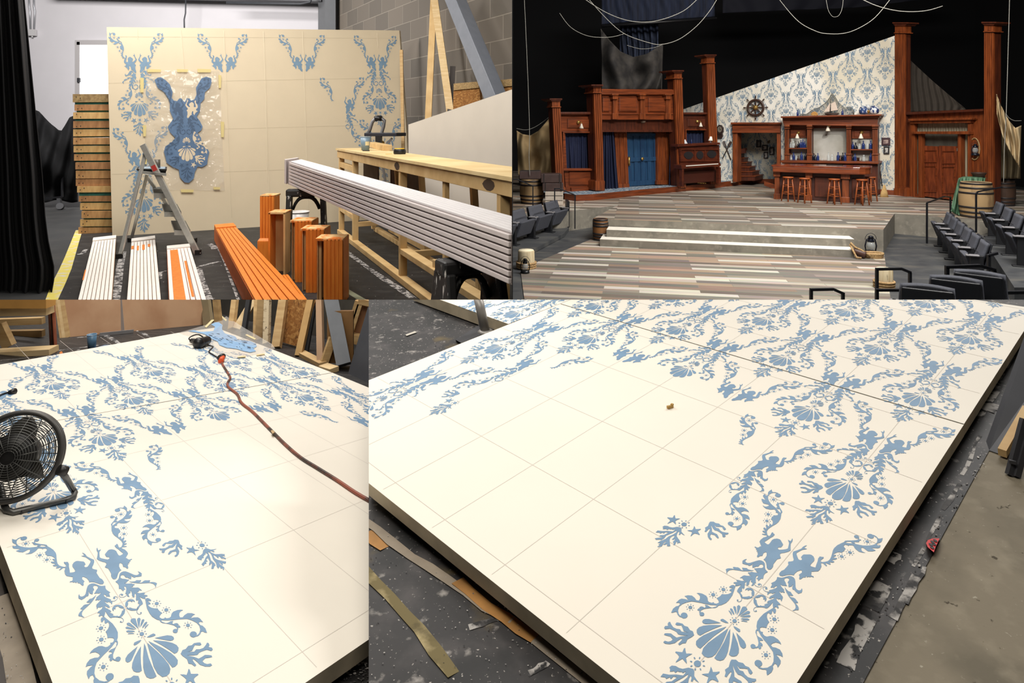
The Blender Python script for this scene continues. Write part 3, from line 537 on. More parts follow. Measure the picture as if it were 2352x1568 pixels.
# timber frame at the left
a = g(130, 808); t = T('timber_rack', 'open pine timber frame on the floor at the left edge', 'frame', a)
REDW = mat('red_stained_wood', (168, 98, 72), .7, var=.12, scale=8); BRN = mat('brown_board', (96, 66, 46), .7, var=.15, scale=6)
mb = MB(); y0 = a.y; mb.hexa([g(125, 808), g(132, 808), g(118, 793), g(114, 793)], [at(115, 640, y0-.02), at(124, 640, y0-.02), at(112, 640, y0+.5), at(106, 640, y0+.5)]); mb.out('upright', REDW, t)
mb = MB(); mb.hexa([g(118, 794), g(122, 806), g(121, 808), g(115, 794)], [at(112, 640, y0+.48), at(115, 640, y0), at(113, 640, y0), at(108, 640, y0+.48)]); mb.out('side_board', BRN, t)
for k, (yl, yr, hh, m, dy) in enumerate(((808, 797, 13, PINE2, 0), (704, 701, 19, PINE2, .15), (668, 668, 36, mat('pine_orange', (190, 140, 72), .7, var=.1, scale=5), .1), (734, 728, 15, PINE, .6), (760, 757, 15, PINED, .75))):
    yb = g(60, 815).y+dy; mb = MB(); p, q = at(-60, yl+hh/2, yb), at(124 if k == 0 else (117 if k < 3 else 100), yr+hh/2, yb); mb.beam(p, q, .12 if k < 3 else .05, hh*yb/F); mb.out('rail', m, t)
mb = MB(); p = g(2, 804); mb.beam(p+Vector((0, .1, 0)), at(-2, 745, p.y+.1), .06, 12*p.y/F*2, (1, 0, 0)); mb.out('post', PINE, t)
# leaning lumber at the right
def stud(name, label, cat, base, top, w_, d_, m, dy=.35, ht=None, up=(0, -1, 0)):
    a = g(*base); b = at(top[0], top[1], a.y+dy); mb = MB(); mb.beam(a, b+(b-a)*.35, w_*a.y/F, d_, up); return tag(mb.out(name, m), label, cat)
SD = mat('strip_pine_dark', (150, 122, 78), .7, col2=(128, 100, 60), scale=4, stretch=(1, 1, 6))
mb = MB(); a, b = g(470, 748), g(950, 905); zt = Vector((0, .3, 1.6)); a += Vector((0, 1.1, 0)); b += Vector((.3, 1.1, 0)); a -= Vector((2.2, -.2, 0))*0
mb.poly([a-Vector((.9, -.25, .8)), b-Vector((0, 0, .8)), b+zt, a-Vector((.9, -.25, 0))+zt]); o = S(mb.out('wall_back', mat('grey_block_dark', (84, 80, 72), .8, var=.12, scale=5), nrm=False))
LST = [((480, 752), (472, 688), 22, .05, mat('grey_green_board', (120, 106, 78), .7, var=.08, scale=5), 'grey green board standing beside the plywood sheets', 'board'),
       ((503, 754), (497, 688), 15, .05, SD, 'narrow dark stud left of the crossed pine studs', 'stud'),
       ((532, 756), (540, 688), 13, .06, PINE, 'upright pine stud of the crossed pair behind the stencil sheet', 'stud'),
       ((543, 757), (584, 688), 17, .06, PINE2, 'slanting pine stud of the crossed pair behind the stencil sheet', 'stud'),
       ((560, 764), (572, 688), 10, .05, mat('black_board', (22, 22, 24), .7), 'slim black board behind the slanting pine stud', 'board'),
       ((588, 776), (590, 688), 9, .06, PINE, 'thin pine strip standing left of the whitewashed post', 'stud'),
       ((597, 782), (603, 688), 18, .07, SD, 'dark pine stud left of the whitewashed post', 'stud'),
       ((612, 790), (615, 688), 13, .06, layered('washed_wood', (196, 178, 146), [((120, 96, 60), 14, .55, .65, (1, 1, 3)), ((60, 50, 40), 30, .64, .68, None)], .8), 'whitewashed post with worn dark marks among the leaning lumber', 'post'),
       ((635, 799), (651, 688), 19, .07, PINE, 'pine stud leaning in front of the strand board', 'stud'),
       ((686, 818), (714, 688), 15, .07, mat('pine_mid', (186, 148, 92), .7, var=.12, scale=5), 'long pine stud leaning right of the strand board', 'stud'),
       ((700, 812), (722, 688), 14, .05, mat('black_board', (22, 22, 24), .7), 'black board standing behind the long pine stud', 'board'),
       ((737, 838), (734, 688), 14, .06, mat('tan_board', (186, 152, 120), .7, var=.05, scale=5), 'upright tan board right of the black board', 'board')]
for bs, tp, wpx, dd, m, lb, ct in LST: stud(ct if ct != 'stud' else 'stud', lb, ct, bs, tp, wpx, dd, m)
mb = MB(); p = [g(617, 790), g(680, 808)]; n = Vector((.03, .12, 0)); up = Vector((.25, .3, 1.2)); mb.hexa([p[0]+n, p[1]+n, p[1]+n*1.4, p[0]+n*1.4], [q+up for q in (p[0]+n, p[1]+n, p[1]+n*1.4, p[0]+n*1.4)])
tag(mb.out('strand_board', OSB), 'strand board sheet leaning behind the pine studs', 'board')
t = T('timber_rack', 'small pine wall frame leaning behind the grey steel brace', 'frame', g(755, 846))
mb = MB(); mb.beam(g(692, 812, .02), g(742, 838, .02), .08, .05); mb.out('bottom_rail', PINE, t)
mb = MB(); mb.beam(g(742, 840), at(764, 775, g(742, 840).y+.05), .04, .07); mb.out('brace', PINE, t)
mb = MB(); mb.beam(g(742, 842, .02), g(768, 850, .02), .1, .045); mb.out('bottom_rail', PINE2, t)
mb = MB(); q = g(755, 843); mb.box(q+Vector((.08, .12, .25)), (.25, .03, .5)); mb.out('board', mat('brown_ply', (128, 92, 50), .7, var=.12, scale=5), t)
t = T('pine_box', 'open pine box frame standing behind the steel brace at the right', 'box', g(815, 846))
q = g(812, 830)+Vector((0, .35, 0)); k = q.y/F
for a, b, ww in (((800, 760), (822, 690), .05), ((806, 765), (830, 690), .05), ((802, 774), (850, 784), .09), ((824, 690), (850, 696), .06)):
    mb = MB(); mb.beam(at(*a, q.y), at(*b, q.y), ww, ww); mb.out('rail', PINE, t)
mb = MB(); mb.poly([at(*p, q.y+.06) for p in ((800, 775), (850, 785), (850, 660), (826, 660))]); mb.out('back_board', mat('brown_ply2', (150, 108, 76), .7, var=.1, scale=5), t, solid=.01)
BRACE = mat('brace_grey', (112, 116, 122), .5, var=.06, scale=8)
mb = MB(); a = g(790, 842); a = at(790, 838, 4.15*a.y/a.y if False else a.y-.12); mb.beam(a, at(752, 640, a.y+.35), 32*a.y/F, .14, (.3, -1, 0))
tag(mb.out('steel_brace', BRACE), 'thick grey steel brace coming down behind the lower left panel', 'brace')
mb = MB(); a, b = at(795, 872, g(795, 850).y-.15), at(860, 902, g(850, 880).y-.12); mb.hexa([a, b, b+Vector((.05, .2, 0)), a+Vector((.05, .2, 0))], [at(845, 705, a.y+.3), at(900, 700, b.y+.35), at(900, 700, b.y+.5), at(850, 705, a.y+.45)])
tag(mb.out('flat', GREYFLAT), 'charcoal board leaning in front of the steel brace', 'board')
# ============================================================ upper left: the scene shop
ZONE = 'TL'
WHITEW = mat('white_wall', (206, 203, 206), .8, var=.015, scale=1.5); DKST = mat('structure_steel', (62, 64, 68), .55, var=.06, scale=5)
SHOPF = layered('shop_floor', (40, 40, 40), [((54, 53, 51), 1.2, .45, .7, None), ((120, 118, 112), 30, .7, .75, None)], .75)
SHEET = layered('black_floor_sheet', (24, 23, 23), [((54, 52, 50), 2.2, .5, .74, (1, 2, 1)), ((150, 146, 140), 24, .69, .76, None)], .6, .1)
YTAPE = layered('yellow_tape', (206, 190, 92), [((196, 188, 170), 5, .5, .6, None)], .7)
CREAMT = mat('cream_flat', (214, 198, 168), .62, var=.015, scale=2)
BLUET = mat('stencil_blue_flat', (116, 144, 166), .6, var=.06, scale=12)
mb = MB(); mb.poly([(-24, 9.8, 0), (-2.15, 9.8, 0), (-1.01, 4.6, 0), (0, 4.6, 0), (0, 32, 0), (-24, 32, 0)]); S(mb.out('floor', SHOPF, zone=None, nrm=False))
mb = MB(); G = lambda x, y, e=0: gz(x, y, .004+e)
mb.poly([G(*p) for p in ((178, 540), (205, 530), (600, 500), (1000, 470), (1170, 470))]+[Vector((-.02, 4.7, .004)), Vector((-1.02, 4.7, .004)), Vector((-2.15, 9.8, .004)), G(118, 688)])
mb.mi = 1; strip(mb, G, [(182, 528), (172, 556), (161, 588), (150, 618), (134, 652), (118, 690)], .17)
mb.mi = 2
for pts, wd in (([(284, 578), (276, 610), (271, 650), (266, 690)], .1), ([(442, 617), (470, 608), (505, 600)], .09), ([(458, 617), (466, 645), (480, 690)], .1), ([(365, 640), (368, 625), (385, 620)], .08), ([(780, 566), (815, 592), (850, 618), (885, 642), (920, 664), (948, 684)], .12), ([(175, 585), (190, 582), (197, 572)], .1), ([(500, 565), (515, 600), (548, 690)], .05), ([(478, 560), (490, 565), (492, 572)], .14)):
    n = []; strip(mb, G, pts, wd, .003)
mb.mi = 3; strip(mb, G, [(745, 634), (775, 652), (805, 672), (838, 692)], .1, .003)
for i in range(90):
    mb.mi = 2; blob(mb, G, random.uniform(200, 990), random.uniform(560, 690), random.uniform(.6, 2.6), random.uniform(.4, 1.2), n=6)
tag(mb.out('drop_sheet', [SHEET, YTAPE, DSPOT, mat('pale_green_tape', (150, 154, 128), .7)], nrm=False), 'black paint streaked sheet covering the shop floor under the ladder and planks', 'drop sheet')
def vwall(a, b, z0, z1, m, name, thick=.15, zone='TL'):
    a, b = Vector((*a, 0)), Vector((*b, 0)); n = (b-a).cross(Vector((0, 0, 1))).normalized()*thick
    if n.y < 0: n = -n
    mb = MB(); mb.hexa([p+Vector((0, 0, z0)) for p in (a, b, b+n, a+n)], [p+Vector((0, 0, z1)) for p in (a, b, b+n, a+n)]); return S(mb.out(name, m, zone=zone))
vwall((-24, 27), (-6.9, 27), -.1, 9, WHITEW, 'wall_back')
BLK_W = mat('block_wall', (112, 104, 94), .85); N, L, bs = nodes(BLK_W)
uvn = N.new('ShaderNodeUVMap'); bk = N.new('ShaderNodeTexBrick'); L.new(uvn.outputs[0], bk.inputs['Vector'])
bk.inputs['Color1'].default_value = (*lin((118, 109, 98)), 1); bk.inputs['Color2'].default_value = (*lin((98, 92, 84)), 1); bk.inputs['Mortar'].default_value = (*lin((138, 130, 118)), 1)
bk.inputs['Scale'].default_value = 1; bk.inputs['Brick Width'].default_value = 1.2; bk.inputs['Row Height'].default_value = .58; bk.inputs['Mortar Size'].default_value = .012
L.new(bk.outputs['Color'], bs.inputs['Base Color']); bp = N.new('ShaderNodeBump'); bp.inputs['Distance'].default_value = .02; bp.inputs['Strength'].default_value = .4; bp.invert = True; L.new(bk.outputs['Fac'], bp.inputs['Height']); L.new(bp.outputs[0], bs.inputs['Normal'])
wr = vwall((-6.95, 26), (.3, 14.55), -.1, 9, BLK_W, 'wall_right')
def wall_uv(o):
    uv = o.data.uv_layers.new(name='UVMap')
    for l in o.data.loops:
        c = o.data.vertices[l.vertex_index].co; uv.data[l.index].uv = (math.hypot(c.x+6.95, c.y-26), c.z)
wall_uv(wr)
mb = MB(); mb.box((-7.1, 25.8, 4.8), (.42, .6, 9.6)); mb.box((-7.55, 26.1, 4.8), (.36, .12, 9.6)); S(mb.out('trim_1', DKST))
mb = MB(); mb.beam(at(120, -22, 26.2), at(742, -6, 26.2), .5, .42); mb.tube([at(520, 6, 25.5), at(690, 9, 25.5), at(712, 5, 25.5), at(718, -12, 25.5)], .05, 8); S(mb.out('trim_2', DKST))
mb = MB(); mb.tube([at(427, -10, 26.0), at(426, 30, 26.0), at(423, 45, 26.0), at(424, 90, 26.0)], .028, 8); tag(mb.out('hanging_cable', DKST), 'dark cable hanging down the white wall above the cream panel', 'cable')
t = T('conduit', 'pair of metal conduits ending in a small box, high on the white wall', 'conduit', at(74, 75, 26.9))
for pts in ([(66, -20), (67, 15), (69, 25), (70, 68)], [(77, -20), (78, 15), (80, 25), (78, 68)]):
    mb = MB(); mb.tube([at(x, y, 26.9) for x, y in pts], .03, 8); mb.out('pipe', ALU, t)
mb = MB(); mb.box(at(74, 75, 26.86), (.28, .14, .26)); mb.cyl(at(74, 82, 26.86), at(74, 86, 26.86), .03); mb.out('junction_box', mat('box_grey', (196, 194, 194), .6), t)
# bright doorway
mb = MB(); q = lambda x, y, Y=26.95: at(x, y, Y)
for a, b, c_, d in ((172, 92, 248, 96), (172, 96, 176, 320), (176, 96, 248, 103), (176, 96, 183, 320)): mb.hexa([q(a, b), q(c_, b), q(c_, d), q(a, d)], [q(a, b, 26.8), q(c_, b, 26.8), q(c_, d, 26.8), q(a, d, 26.8)])
dr = S(mb.out('door_1', mat('door_frame_grey', (176, 172, 172), .6)))
mb = MB(); mb.poly([q(183, 103, 26.9), q(248, 103, 26.9), q(248, 320, 26.9), q(183, 320, 26.9)]); mb.out('glass', emit('daylight_glass', (255, 255, 255), 1.6), dr, nrm=False)
mb = MB(); mb.box(q(181, 184, 26.75), (.1, .08, .18)); mb.out('latch', DKSTEEL, dr)
# black drape at the left edge
DRAPE = mat('black_drape', (22, 21, 22), .85, var=.25, scale=6, stretch=(1, 1, .1))
EDG = [(-60, 50), (0, 56), (100, 66), (200, 76), (300, 86), (400, 97), (500, 104), (560, 112), (610, 124), (650, 124), (700, 112)]
def lerp(tab, v):
    for (a, x), (b, y) in zip(tab, tab[1:]):
        if v <= b: return x+(y-x)*(v-a)/(b-a)
    return tab[-1][1]
mb = MB(); mb.grid(lambda a, b: at(-60+(lerp(EDG, -60+760*b)+60)*a, -60+760*b, 10.3+.12*math.sin(a*34+b*1.2)*(.5+.5*a)+.05*math.sin(a*71+2*b)), 90, 26)
tag(mb.out('drape', DRAPE, nrm=False, solid=.01), 'tall black drape hanging along the left edge of the shop', 'drape')
# draped cart
t = T('covered_cart', 'cart under a crumpled black cloth beside the pallet stack', 'cart', gz(135, 482))
TOPY = [(80, 252), (90, 256), (104, 272), (118, 285), (134, 299), (142, 300), (150, 288), (160, 270), (176, 262)]
mb = MB(); mb.grid(lambda a, b: at(82+96*a, lerp(TOPY, 82+96*a)+(462-lerp(TOPY, 82+96*a)+3*math.sin(a*9))*b, 20.8-.5*math.sin(PI*min(1, b*1.2))-.12*math.sin(a*17+b*8)-.1*math.sin(a*5-b*11)), 40, 30)
mb.out('cover', mat('black_cloth', (17, 17, 18), .92, var=.2, scale=4, spec=.2), t, nrm=False, solid=.02)
mb = MB(); mb.beam(at(100, 456, 20.4), at(143, 452, 20.4), .05, .05); mb.beam(at(143, 452, 20.4), at(143, 400, 20.5), .05, .05, (1, 0, 0)); mb.out('frame', BLK, t)
mb = MB(); mb.beam(at(136, 455, 20.4), at(137, 468, 20.4), .1, .1, (1, 0, 0)); mb.cyl(at(137, 473, 20.3), at(140, 474, 20.45), .1, 16); mb.out('caster', mat('caster_grey', (70, 70, 72), .5), t)
# stack of pallets
PAL = [mat('pallet_wood_a', (196, 150, 96), .75, col2=(168, 122, 74), scale=3, stretch=(6, 1, 1)), mat('pallet_wood_b', (178, 130, 84), .75, col2=(150, 106, 66), scale=3, stretch=(6, 1, 1)), mat('pallet_wood_c', (210, 172, 112), .75, col2=(190, 148, 90), scale=3, stretch=(6, 1, 1)), mat('pallet_wood_d', (164, 138, 92), .8, col2=(130, 104, 66), scale=5, stretch=(3, 1, 3))]
GRN = mat('green_paint', (38, 98, 84), .6, var=.15, scale=8)
ROWS = [(216, 235), (240, 254), (258, 273), (278, 294), (297, 313), (316, 332), (335, 350), (354, 369), (373, 389), (392, 410), (411, 427), (428, 442), (450, 463), (466, 482), (485, 501), (504, 520), (522, 541)]
ORD = ['topmost', 'second from the top', 'third from the top', 'fourth from the top', 'fifth from the top', 'sixth from the top', 'seventh from the top', 'eighth from the top', 'ninth, halfway down', 'eighth from the bottom', 'seventh from the bottom', 'sixth from the bottom', 'fifth from the bottom', 'fourth from the bottom', 'third from the bottom', 'second from the bottom', 'lowest']
XL = [167, 171, 168, 168, 168, 168, 169, 170, 173, 174, 174, 177, 181, 184, 187, 184, 180]
for i, (y0, y1) in enumerate(ROWS):
    Yp = 15.75+.02*math.sin(i*2.1); nxt = ROWS[i+1][0] if i < 16 else y1+2
    a, b = at(XL[i], y1, Yp), at(300, y1-1, Yp+.35); h = (y1-y0)*Yp/F
    t = T('pallet', f'timber edged platform, {ORD[i]} in the tall stack by the cream panel', 'platform', a, 'stacked platforms')
    mb = MB(); back = Vector((.2, 1.1, 0)); up = Vector((0, 0, h)); mb.hexa([a, b, b+Vector((0, .06, 0)), a+Vector((0, .06, 0))], [p+up for p in (a, b, b+Vector((0, .06, 0)), a+Vector((0, .06, 0)))])
    mb.mi = 1
    for fx in (.06, .13, .72, .85): mb.ball(a+(b-a)*fx+up*random.uniform(.25, .75)+Vector((0, -.002, 0)), .013, 6)
    mb.out('edge_board', [PAL[3] if i == 0 else PAL[(i*7+i//3) % 3], mat('nail', (40, 34, 30), .5)], t)
    mb = MB(); z2 = (nxt-y1)*Yp/F; dn = Vector((0, 0, -z2)); o_ = Vector((.02, .05, 0)); mb.hexa([p+dn for p in (a+o_, b+o_, b+back, a+back)], [p+up*.9 for p in (a+o_, b+o_, b+back, a+back)])
    mb.out('deck', GRN, t)
# the upright stencilled panel
PTL = VPlane(gz(258, 543), gz(950, 498.5), at(245, 62, 15.75))
def tl3(u, v, up=0.0): return PTL.hit(*hom(HTL, u, v), up)
pp = lambda x, y, e=0.0: PTL.hit(x, y, e)
t = T('upright_board', 'tall cream panel with blue stencils standing across the shop', 'panel', pp(600, 520))
mb = MB(); mb.flat = False; ring = [pp(*p) for p in ((258, 543), (945, 499), (933, 290), (917, 70), (245, 62))]; bk_ = [p+Vector((.02, .12, 0)) for p in ring]
mb.poly(ring); mb.mi = 3; n_ = len(ring)
for i in range(n_): mb.poly([ring[i], bk_[i], bk_[(i+1) % n_], ring[(i+1) % n_]])
mb.poly(bk_[::-1])
mb.mi = 1; paint(mb, lambda u, v: tl3(u, v, .004), [((0, 0), 'F'), ((0, -1), 'F'), ((2, 0), 'T'), ((4, 0), 'T'), ((6, 0), 'F'), ((5, -.5), 'RT'), ((6, -1), 'F')])
mb.mi = 2
for (x0, y0, x1, y1) in ((250, 191, 925, 178), (252, 84, 915, 88), (255, 303, 930, 285), (514, 70, 532, 500), (695, 72, 708, 480), (415, 68, 424, 170), (866, 76, 868, 110), (605, 72, 620, 480), (315, 66, 316, 90), (610, 190, 614, 420), (510, 395, 930, 380), (257, 400, 335, 398)):
    a, b = pp(x0, y0, .003), pp(x1, y1, .003); s = (b-a).cross(Vector((0, -1, 0))).normalized()*.004; mb.poly([a-s, a+s, b+s, b-s])
mb.out('face', [CREAMT, BLUET, mat('pencil_b', (206, 192, 164), .8), EDGE], t, nrm=False)
mb = MB(); a = pp(700, 480); 
for x, y0, y1 in ((420, 70, 525), (680, 72, 510)): mb.beam(pp(x, y0)+Vector((.05, .2, 0)), pp(x, y1)+Vector((.05, .2, 0)), .1, .08, (0, 1, 0))
mb.out('back_stiffener', PINE, t)
# taped stencil sheet with overspray
t = T('taped_stencil', 'clear stencil sheet with dark blue overspray taped to the tall cream panel', 'stencil', pp(430, 400))
PLAS = bpy.data.materials.new('plastic_film'); PLAS.use_nodes = True; N, L, b_ = nodes(PLAS)
b_.inputs['Base Color'].default_value = (.78, .72, .62, 1); b_.inputs['Alpha'].default_value = .26; b_.inputs['Roughness'].default_value = .08; b_.inputs['Specular IOR Level'].default_value = .8
nz = N.new('ShaderNodeTexNoise'); nz.inputs['Scale'].default_value = 2.6; nz.inputs['Detail'].default_value = 2; tc_ = N.new('ShaderNodeTexCoord'); L.new(tc_.outputs['Object'], nz.inputs['Vector']); bp = N.new('ShaderNodeBump'); bp.inputs['Strength'].default_value = .9; bp.inputs['Distance'].default_value = .12; L.new(nz.outputs['Fac'], bp.inputs['Height']); L.new(bp.outputs[0], b_.inputs['Normal'])
def pix(u, v): return hom(HTL, u, v)
mb = MB(); 
def film(a, b):
    x = 336+(504-336)*a+(1-a)*(-4)*b+a*12*b; y = 161+2*a+(436-161)*b; return pp(x, y, .012+.016*math.sin(a*7+b*4)*math.sin(b*9+a*3)+.01)
mb.grid(film, 24, 30); mb.out('film', PLAS, t, nrm=False)
OVER = mat('overspray_blue', (84, 112, 144), .55, var=.12, scale=6); OVERD = mat('overspray_dark', (60, 84, 112), .5)
Q = [(x*.2551, y*.2551) for x, y in ((1390, 720), (1420, 698), (1450, 695), (1490, 720), (1530, 760), (1555, 830), (1545, 880), (1565, 905), (1595, 910), (1615, 885), (1635, 885), (1650, 910), (1665, 920), (1680, 885), (1705, 885), (1720, 905), (1750, 895), (1770, 850), (1765, 790), (1790, 745), (1815, 705), (1860, 690), (1900, 705), (1905, 740), (1890, 790), (1845, 830), (1840, 890), (1805, 930), (1800, 1000), (1770, 1050), (1800, 1090), (1825, 1140), (1810, 1175), (1780, 1195), (1810, 1240), (1815, 1280), (1860, 1320), (1885, 1370), (1870, 1430), (1865, 1480), (1820, 1505), (1780, 1500), (1755, 1545), (1745, 1606), (1700, 1646), (1660, 1641), (1620, 1596), (1610, 1526), (1560, 1506), (1500, 1466), (1490, 1416), (1475, 1366), (1490, 1316), (1540, 1286), (1580, 1240), (1530, 1190), (1510, 1140), (1560, 1070), (1530, 1000), (1530, 930), (1520, 890), (1480, 830), (1420, 790))]
mb = MB(); mb.flat = False; tess(mb, [pp(x, y, .052) for x, y in Q]); mb.out('overspray', OVER, t, nrm=False)
U0, V0 = 1.02, -.493
for nm, parts, m, e in (('cut_shape', [('mer', -1), ('tail', -1), ('svine', -1), ('vine', -1), ('vine', 1), ('tail', 1), ('scoral', -1), ('bcoral', 0), ('dot', 0), ('star', -1), ('shell', 0)], OVERD, .054), ('open_cut', [('mer', 1), ('svine', 1), ('scoral', 1), ('star', 1), ('shellc', 0), ('shellr', 1), ('shellr', -1)], CREAMT, .055)):
    mb = MB(); mb.flat = False
    for k, s_ in parts:
        for pz_ in MOTIF[k]: tess(mb, [tl3(U0+(s_ or 1)*x, V0+y, e) for x, y in pz_])
    o = mb.out(nm, m, t, nrm=False); tag(o, kind='stuff')
for x, y, w_, h_ in ((354, 162, 32, 7), (419, 162, 26, 7), (469, 162, 32, 8), (505, 187, 7, 30), (511, 297, 8, 36), (326, 195, 9, 34), (332, 300, 8, 26), (430, 438, 30, 7), (498, 432, 16, 6), (334, 365, 8, 24)):
    mb = MB(); w_ /= 2; h_ /= 2; mb.poly([pp(x-w_, y-h_, .06), pp(x+w_, y-h_+1, .06), pp(x+w_-1, y+h_, .06), pp(x-w_+1, y+h_, .06)]); mb.out('masking_tape', mat('masking_tape_b', (214, 196, 132), .7), t, nrm=False, solid=.003)
# step ladder with paint tray
LADM = mat('ladder_alu', (188, 186, 178), .35, .5, var=.06, scale=20); TREAD = mat('ladder_tread', (78, 78, 72), .7); LADB = mat('black_rubber', (20, 20, 20), .6)
f1, r1 = gz(455, 585), gz(274, 594); f2, r2 = gz(446, 557), gz(300, 556); tp = at(328, 332, 13.25); tp2 = at(345, 345, 14.3)
t = T('step_ladder', 'aluminium step ladder with a paint tray in front of the cream panel', 'ladder', r1)
for nm, a, b, ww in (('front_rail', f1, tp, .12), ('front_rail', f2, at(336, 403, 14.3), .07), ('rear_leg', r1, at(334, 352, 13.3), .07), ('rear_leg', r2, at(338, 400, 14.2), .06)):
    mb = MB(); mb.beam(a, b, .045, ww, (1, 0, .3)); lg = mb.out(nm, LADM, t, bevel=.008)
    mb = MB(); mb.box(a+Vector((0, 0, .05)), (.09, .1, .1)); mb.out('rubber_foot', LADB, lg)
for (x0, y0, x1, y1) in ((350, 436, 390, 436), (374, 479, 414, 479), (397, 521, 435, 521)):
    mb = MB(); fr, bk2 = at(x0+4, y0+13, 13.3), at(x1+2, y1+13, 13.3); s_ = Vector((-.74, 1.28, .0)); mb.hexa([fr, bk2, bk2+s_, fr+s_], [p+Vector((0, 0, .05)) for p in (fr, bk2, bk2+s_, fr+s_)]); mb.beam(fr, bk2, .03, .1); se = mb.out('step_edge', LADM, t)
    mb = MB(); mb.hexa([p+Vector((0, 0, .052)) for p in (fr, bk2, bk2+s_, fr+s_)], [p+Vector((0, 0, .06)) for p in (fr, bk2, bk2+s_, fr+s_)]); mb.out('tread', TREAD, se)
mb = MB(); a, b = at(318, 398, 13.2), at(382, 404, 13.2); s_ = Vector((-.5, .9, .0)); mb.hexa([a, b, b+s_, a+s_], [p+Vector((0, 0, .05)) for p in (a, b, b+s_, a+s_)]); mb.out('shelf', LADM, t)
mb = MB()
for (x, y, c_) in ((352, 382, 0),):
    p, q2 = at(351, 380, 13.14), at(357, 392, 13.14); mb.beam(p, q2, .01, .09, (1, 0, .3))
mb.out('sticker', mat('red_sticker', (176, 58, 52), .5), t)
a = at(353, 398, 13.5); mb = MB(); t = T('paint_tray', 'black paint tray resting on the step ladder shelf', 'tray', a)
z0 = at(350, 399, 13.5).z; cen = at(353, 397, 13.6)
mb = MB(); R1 = [(-.2, -.3), (.46, -.34), (.02, .5), (-.62, .5)]; R0 = [(-.17, -.2), (.36, -.22), (.02, .4), (-.48, .4)]
lo_, hi_ = [cen+Vector((x, y, 0)) for x, y in R0], [cen+Vector((x, y, .1)) for x, y in R1]; mb.hexa(lo_, hi_); mb.out('tray_body', LADB, t, bevel=.015)
mb = MB(); mb.poly([cen+Vector((x*.85, y*.85, .104)) for x, y in R1]); mb.out('paint', mat('tray_paint', (140, 168, 190), .25), t, nrm=False)
p = at(361, 385, 13.6); cup('paint_can', 'small dark can standing in the paint tray on the ladder', 'can', p, .06, .06, .17, mat('dark_can', (84, 76, 66), .4))
# fluted boards on the floor
def fluted(name, label, cat, fl, fr, nl, nr, zt, n, m, mside=None, cap=None, group=None, extra=None, extend=.25):
    fl, fr, nl, nr = [gz(*p, zt) for p in (fl, fr, nl, nr)]
    nl = nl+(nl-fl)*extend; nr = nr+(nr-fr)*extend
    t = T(name, label, cat, Vector((fl.x, fl.y, 0)), group)
    mb = MB(); mb.hexa([Vector((p.x, p.y, .003)) for p in (fl, fr, nr, nl)], [p-Vector((0, 0, .02)) for p in (fl, fr, nr, nl)]); mb.out('box_body', mside or m, t)
    mb = MB(); c0 = .0
    s0 = .06 if cap else 0
    for k in range(n):
        a0, a1 = (k+.07)/n, (k+.93)/n
        pts = [fl.lerp(fr, a0).lerp(nl.lerp(nr, a0), s0), fl.lerp(fr, a1).lerp(nl.lerp(nr, a1), s0), nl.lerp(nr, a1), nl.lerp(nr, a0)]
        mb.hexa([p-Vector((0, 0, .03)) for p in pts], [p+Vector((0, 0, .012)) for p in pts])
    o = mb.out('fluted_face', m, t, bevel=.006)
    if cap:
        mb = MB(); d = (fr-fl)*.0; q = [fl-d, fr+d, fr.lerp(nr, .055)+d, fl.lerp(nl, .055)-d]; mb.hexa([p-Vector((0, 0, .03)) for p in q], [p+Vector((0, 0, .035)) for p in q]); mb.out('end_block', m, t, bevel=.006)
    if extra: extra(t, lambda a, b, e=.016: fl.lerp(fr, a).lerp(nl.lerp(nr, a), b)+Vector((0, 0, e)))
    return t
WPT = mat('white_primer', (232, 226, 218), .6, var=.02, scale=6); RAWB = mat('raw_brown', (150, 116, 82), .8, var=.12, scale=5)
ORP = mat('orange_stain', (214, 116, 34), .5, col2=(226, 134, 48), scale=4, stretch=(6, 6, .6)); ORD_ = mat('orange_stain_deep', (196, 96, 26), .5, var=.1, scale=5)
def daub(rects):
    def fn(t, P):
        mb = MB()
        for a0, a1, b0, b1 in rects: mb.poly([P(a0, b0), P(a1, b0), P(a1+random.uniform(-.01, .01), b1), P(a0, b1)])
        mb.out('orange_daub', ORP, t, nrm=False)
    return fn
fluted('fluted_board', 'leftmost white primed fluted column board lying on the floor', 'board', (214, 549), (267, 543), (179, 688), (257, 688), .14, 8, WPT, RAWB, True, None, daub([(-.01, .03, .5, .62)]))
fluted('fluted_board', 'white primed fluted board with small orange daubs across its far end', 'board', (302, 551), (356, 544), (291, 688), (370, 688), .12, 8, WPT, RAWB, True, None, daub([(.02, .12, .13, .19), (.24, .32, .14, .22), (.45, .55, .13, .22), (.67, .78, .13, .18)]))
fluted('fluted_board', 'white primed fluted board with long orange stain stripes on it', 'board', (383, 568), (435, 563), (388, 688), (474, 688), .2, 7, WPT, ORD_, True, None, daub([(.13, .45, .08, 1), (.62, .7, .3, .78)]))
fluted('fluted_column', 'long orange stained fluted column lying on the floor', 'column', (492, 519), (536, 515), (584, 688), (701, 688), .33, 6, ORP, ORD_, True)
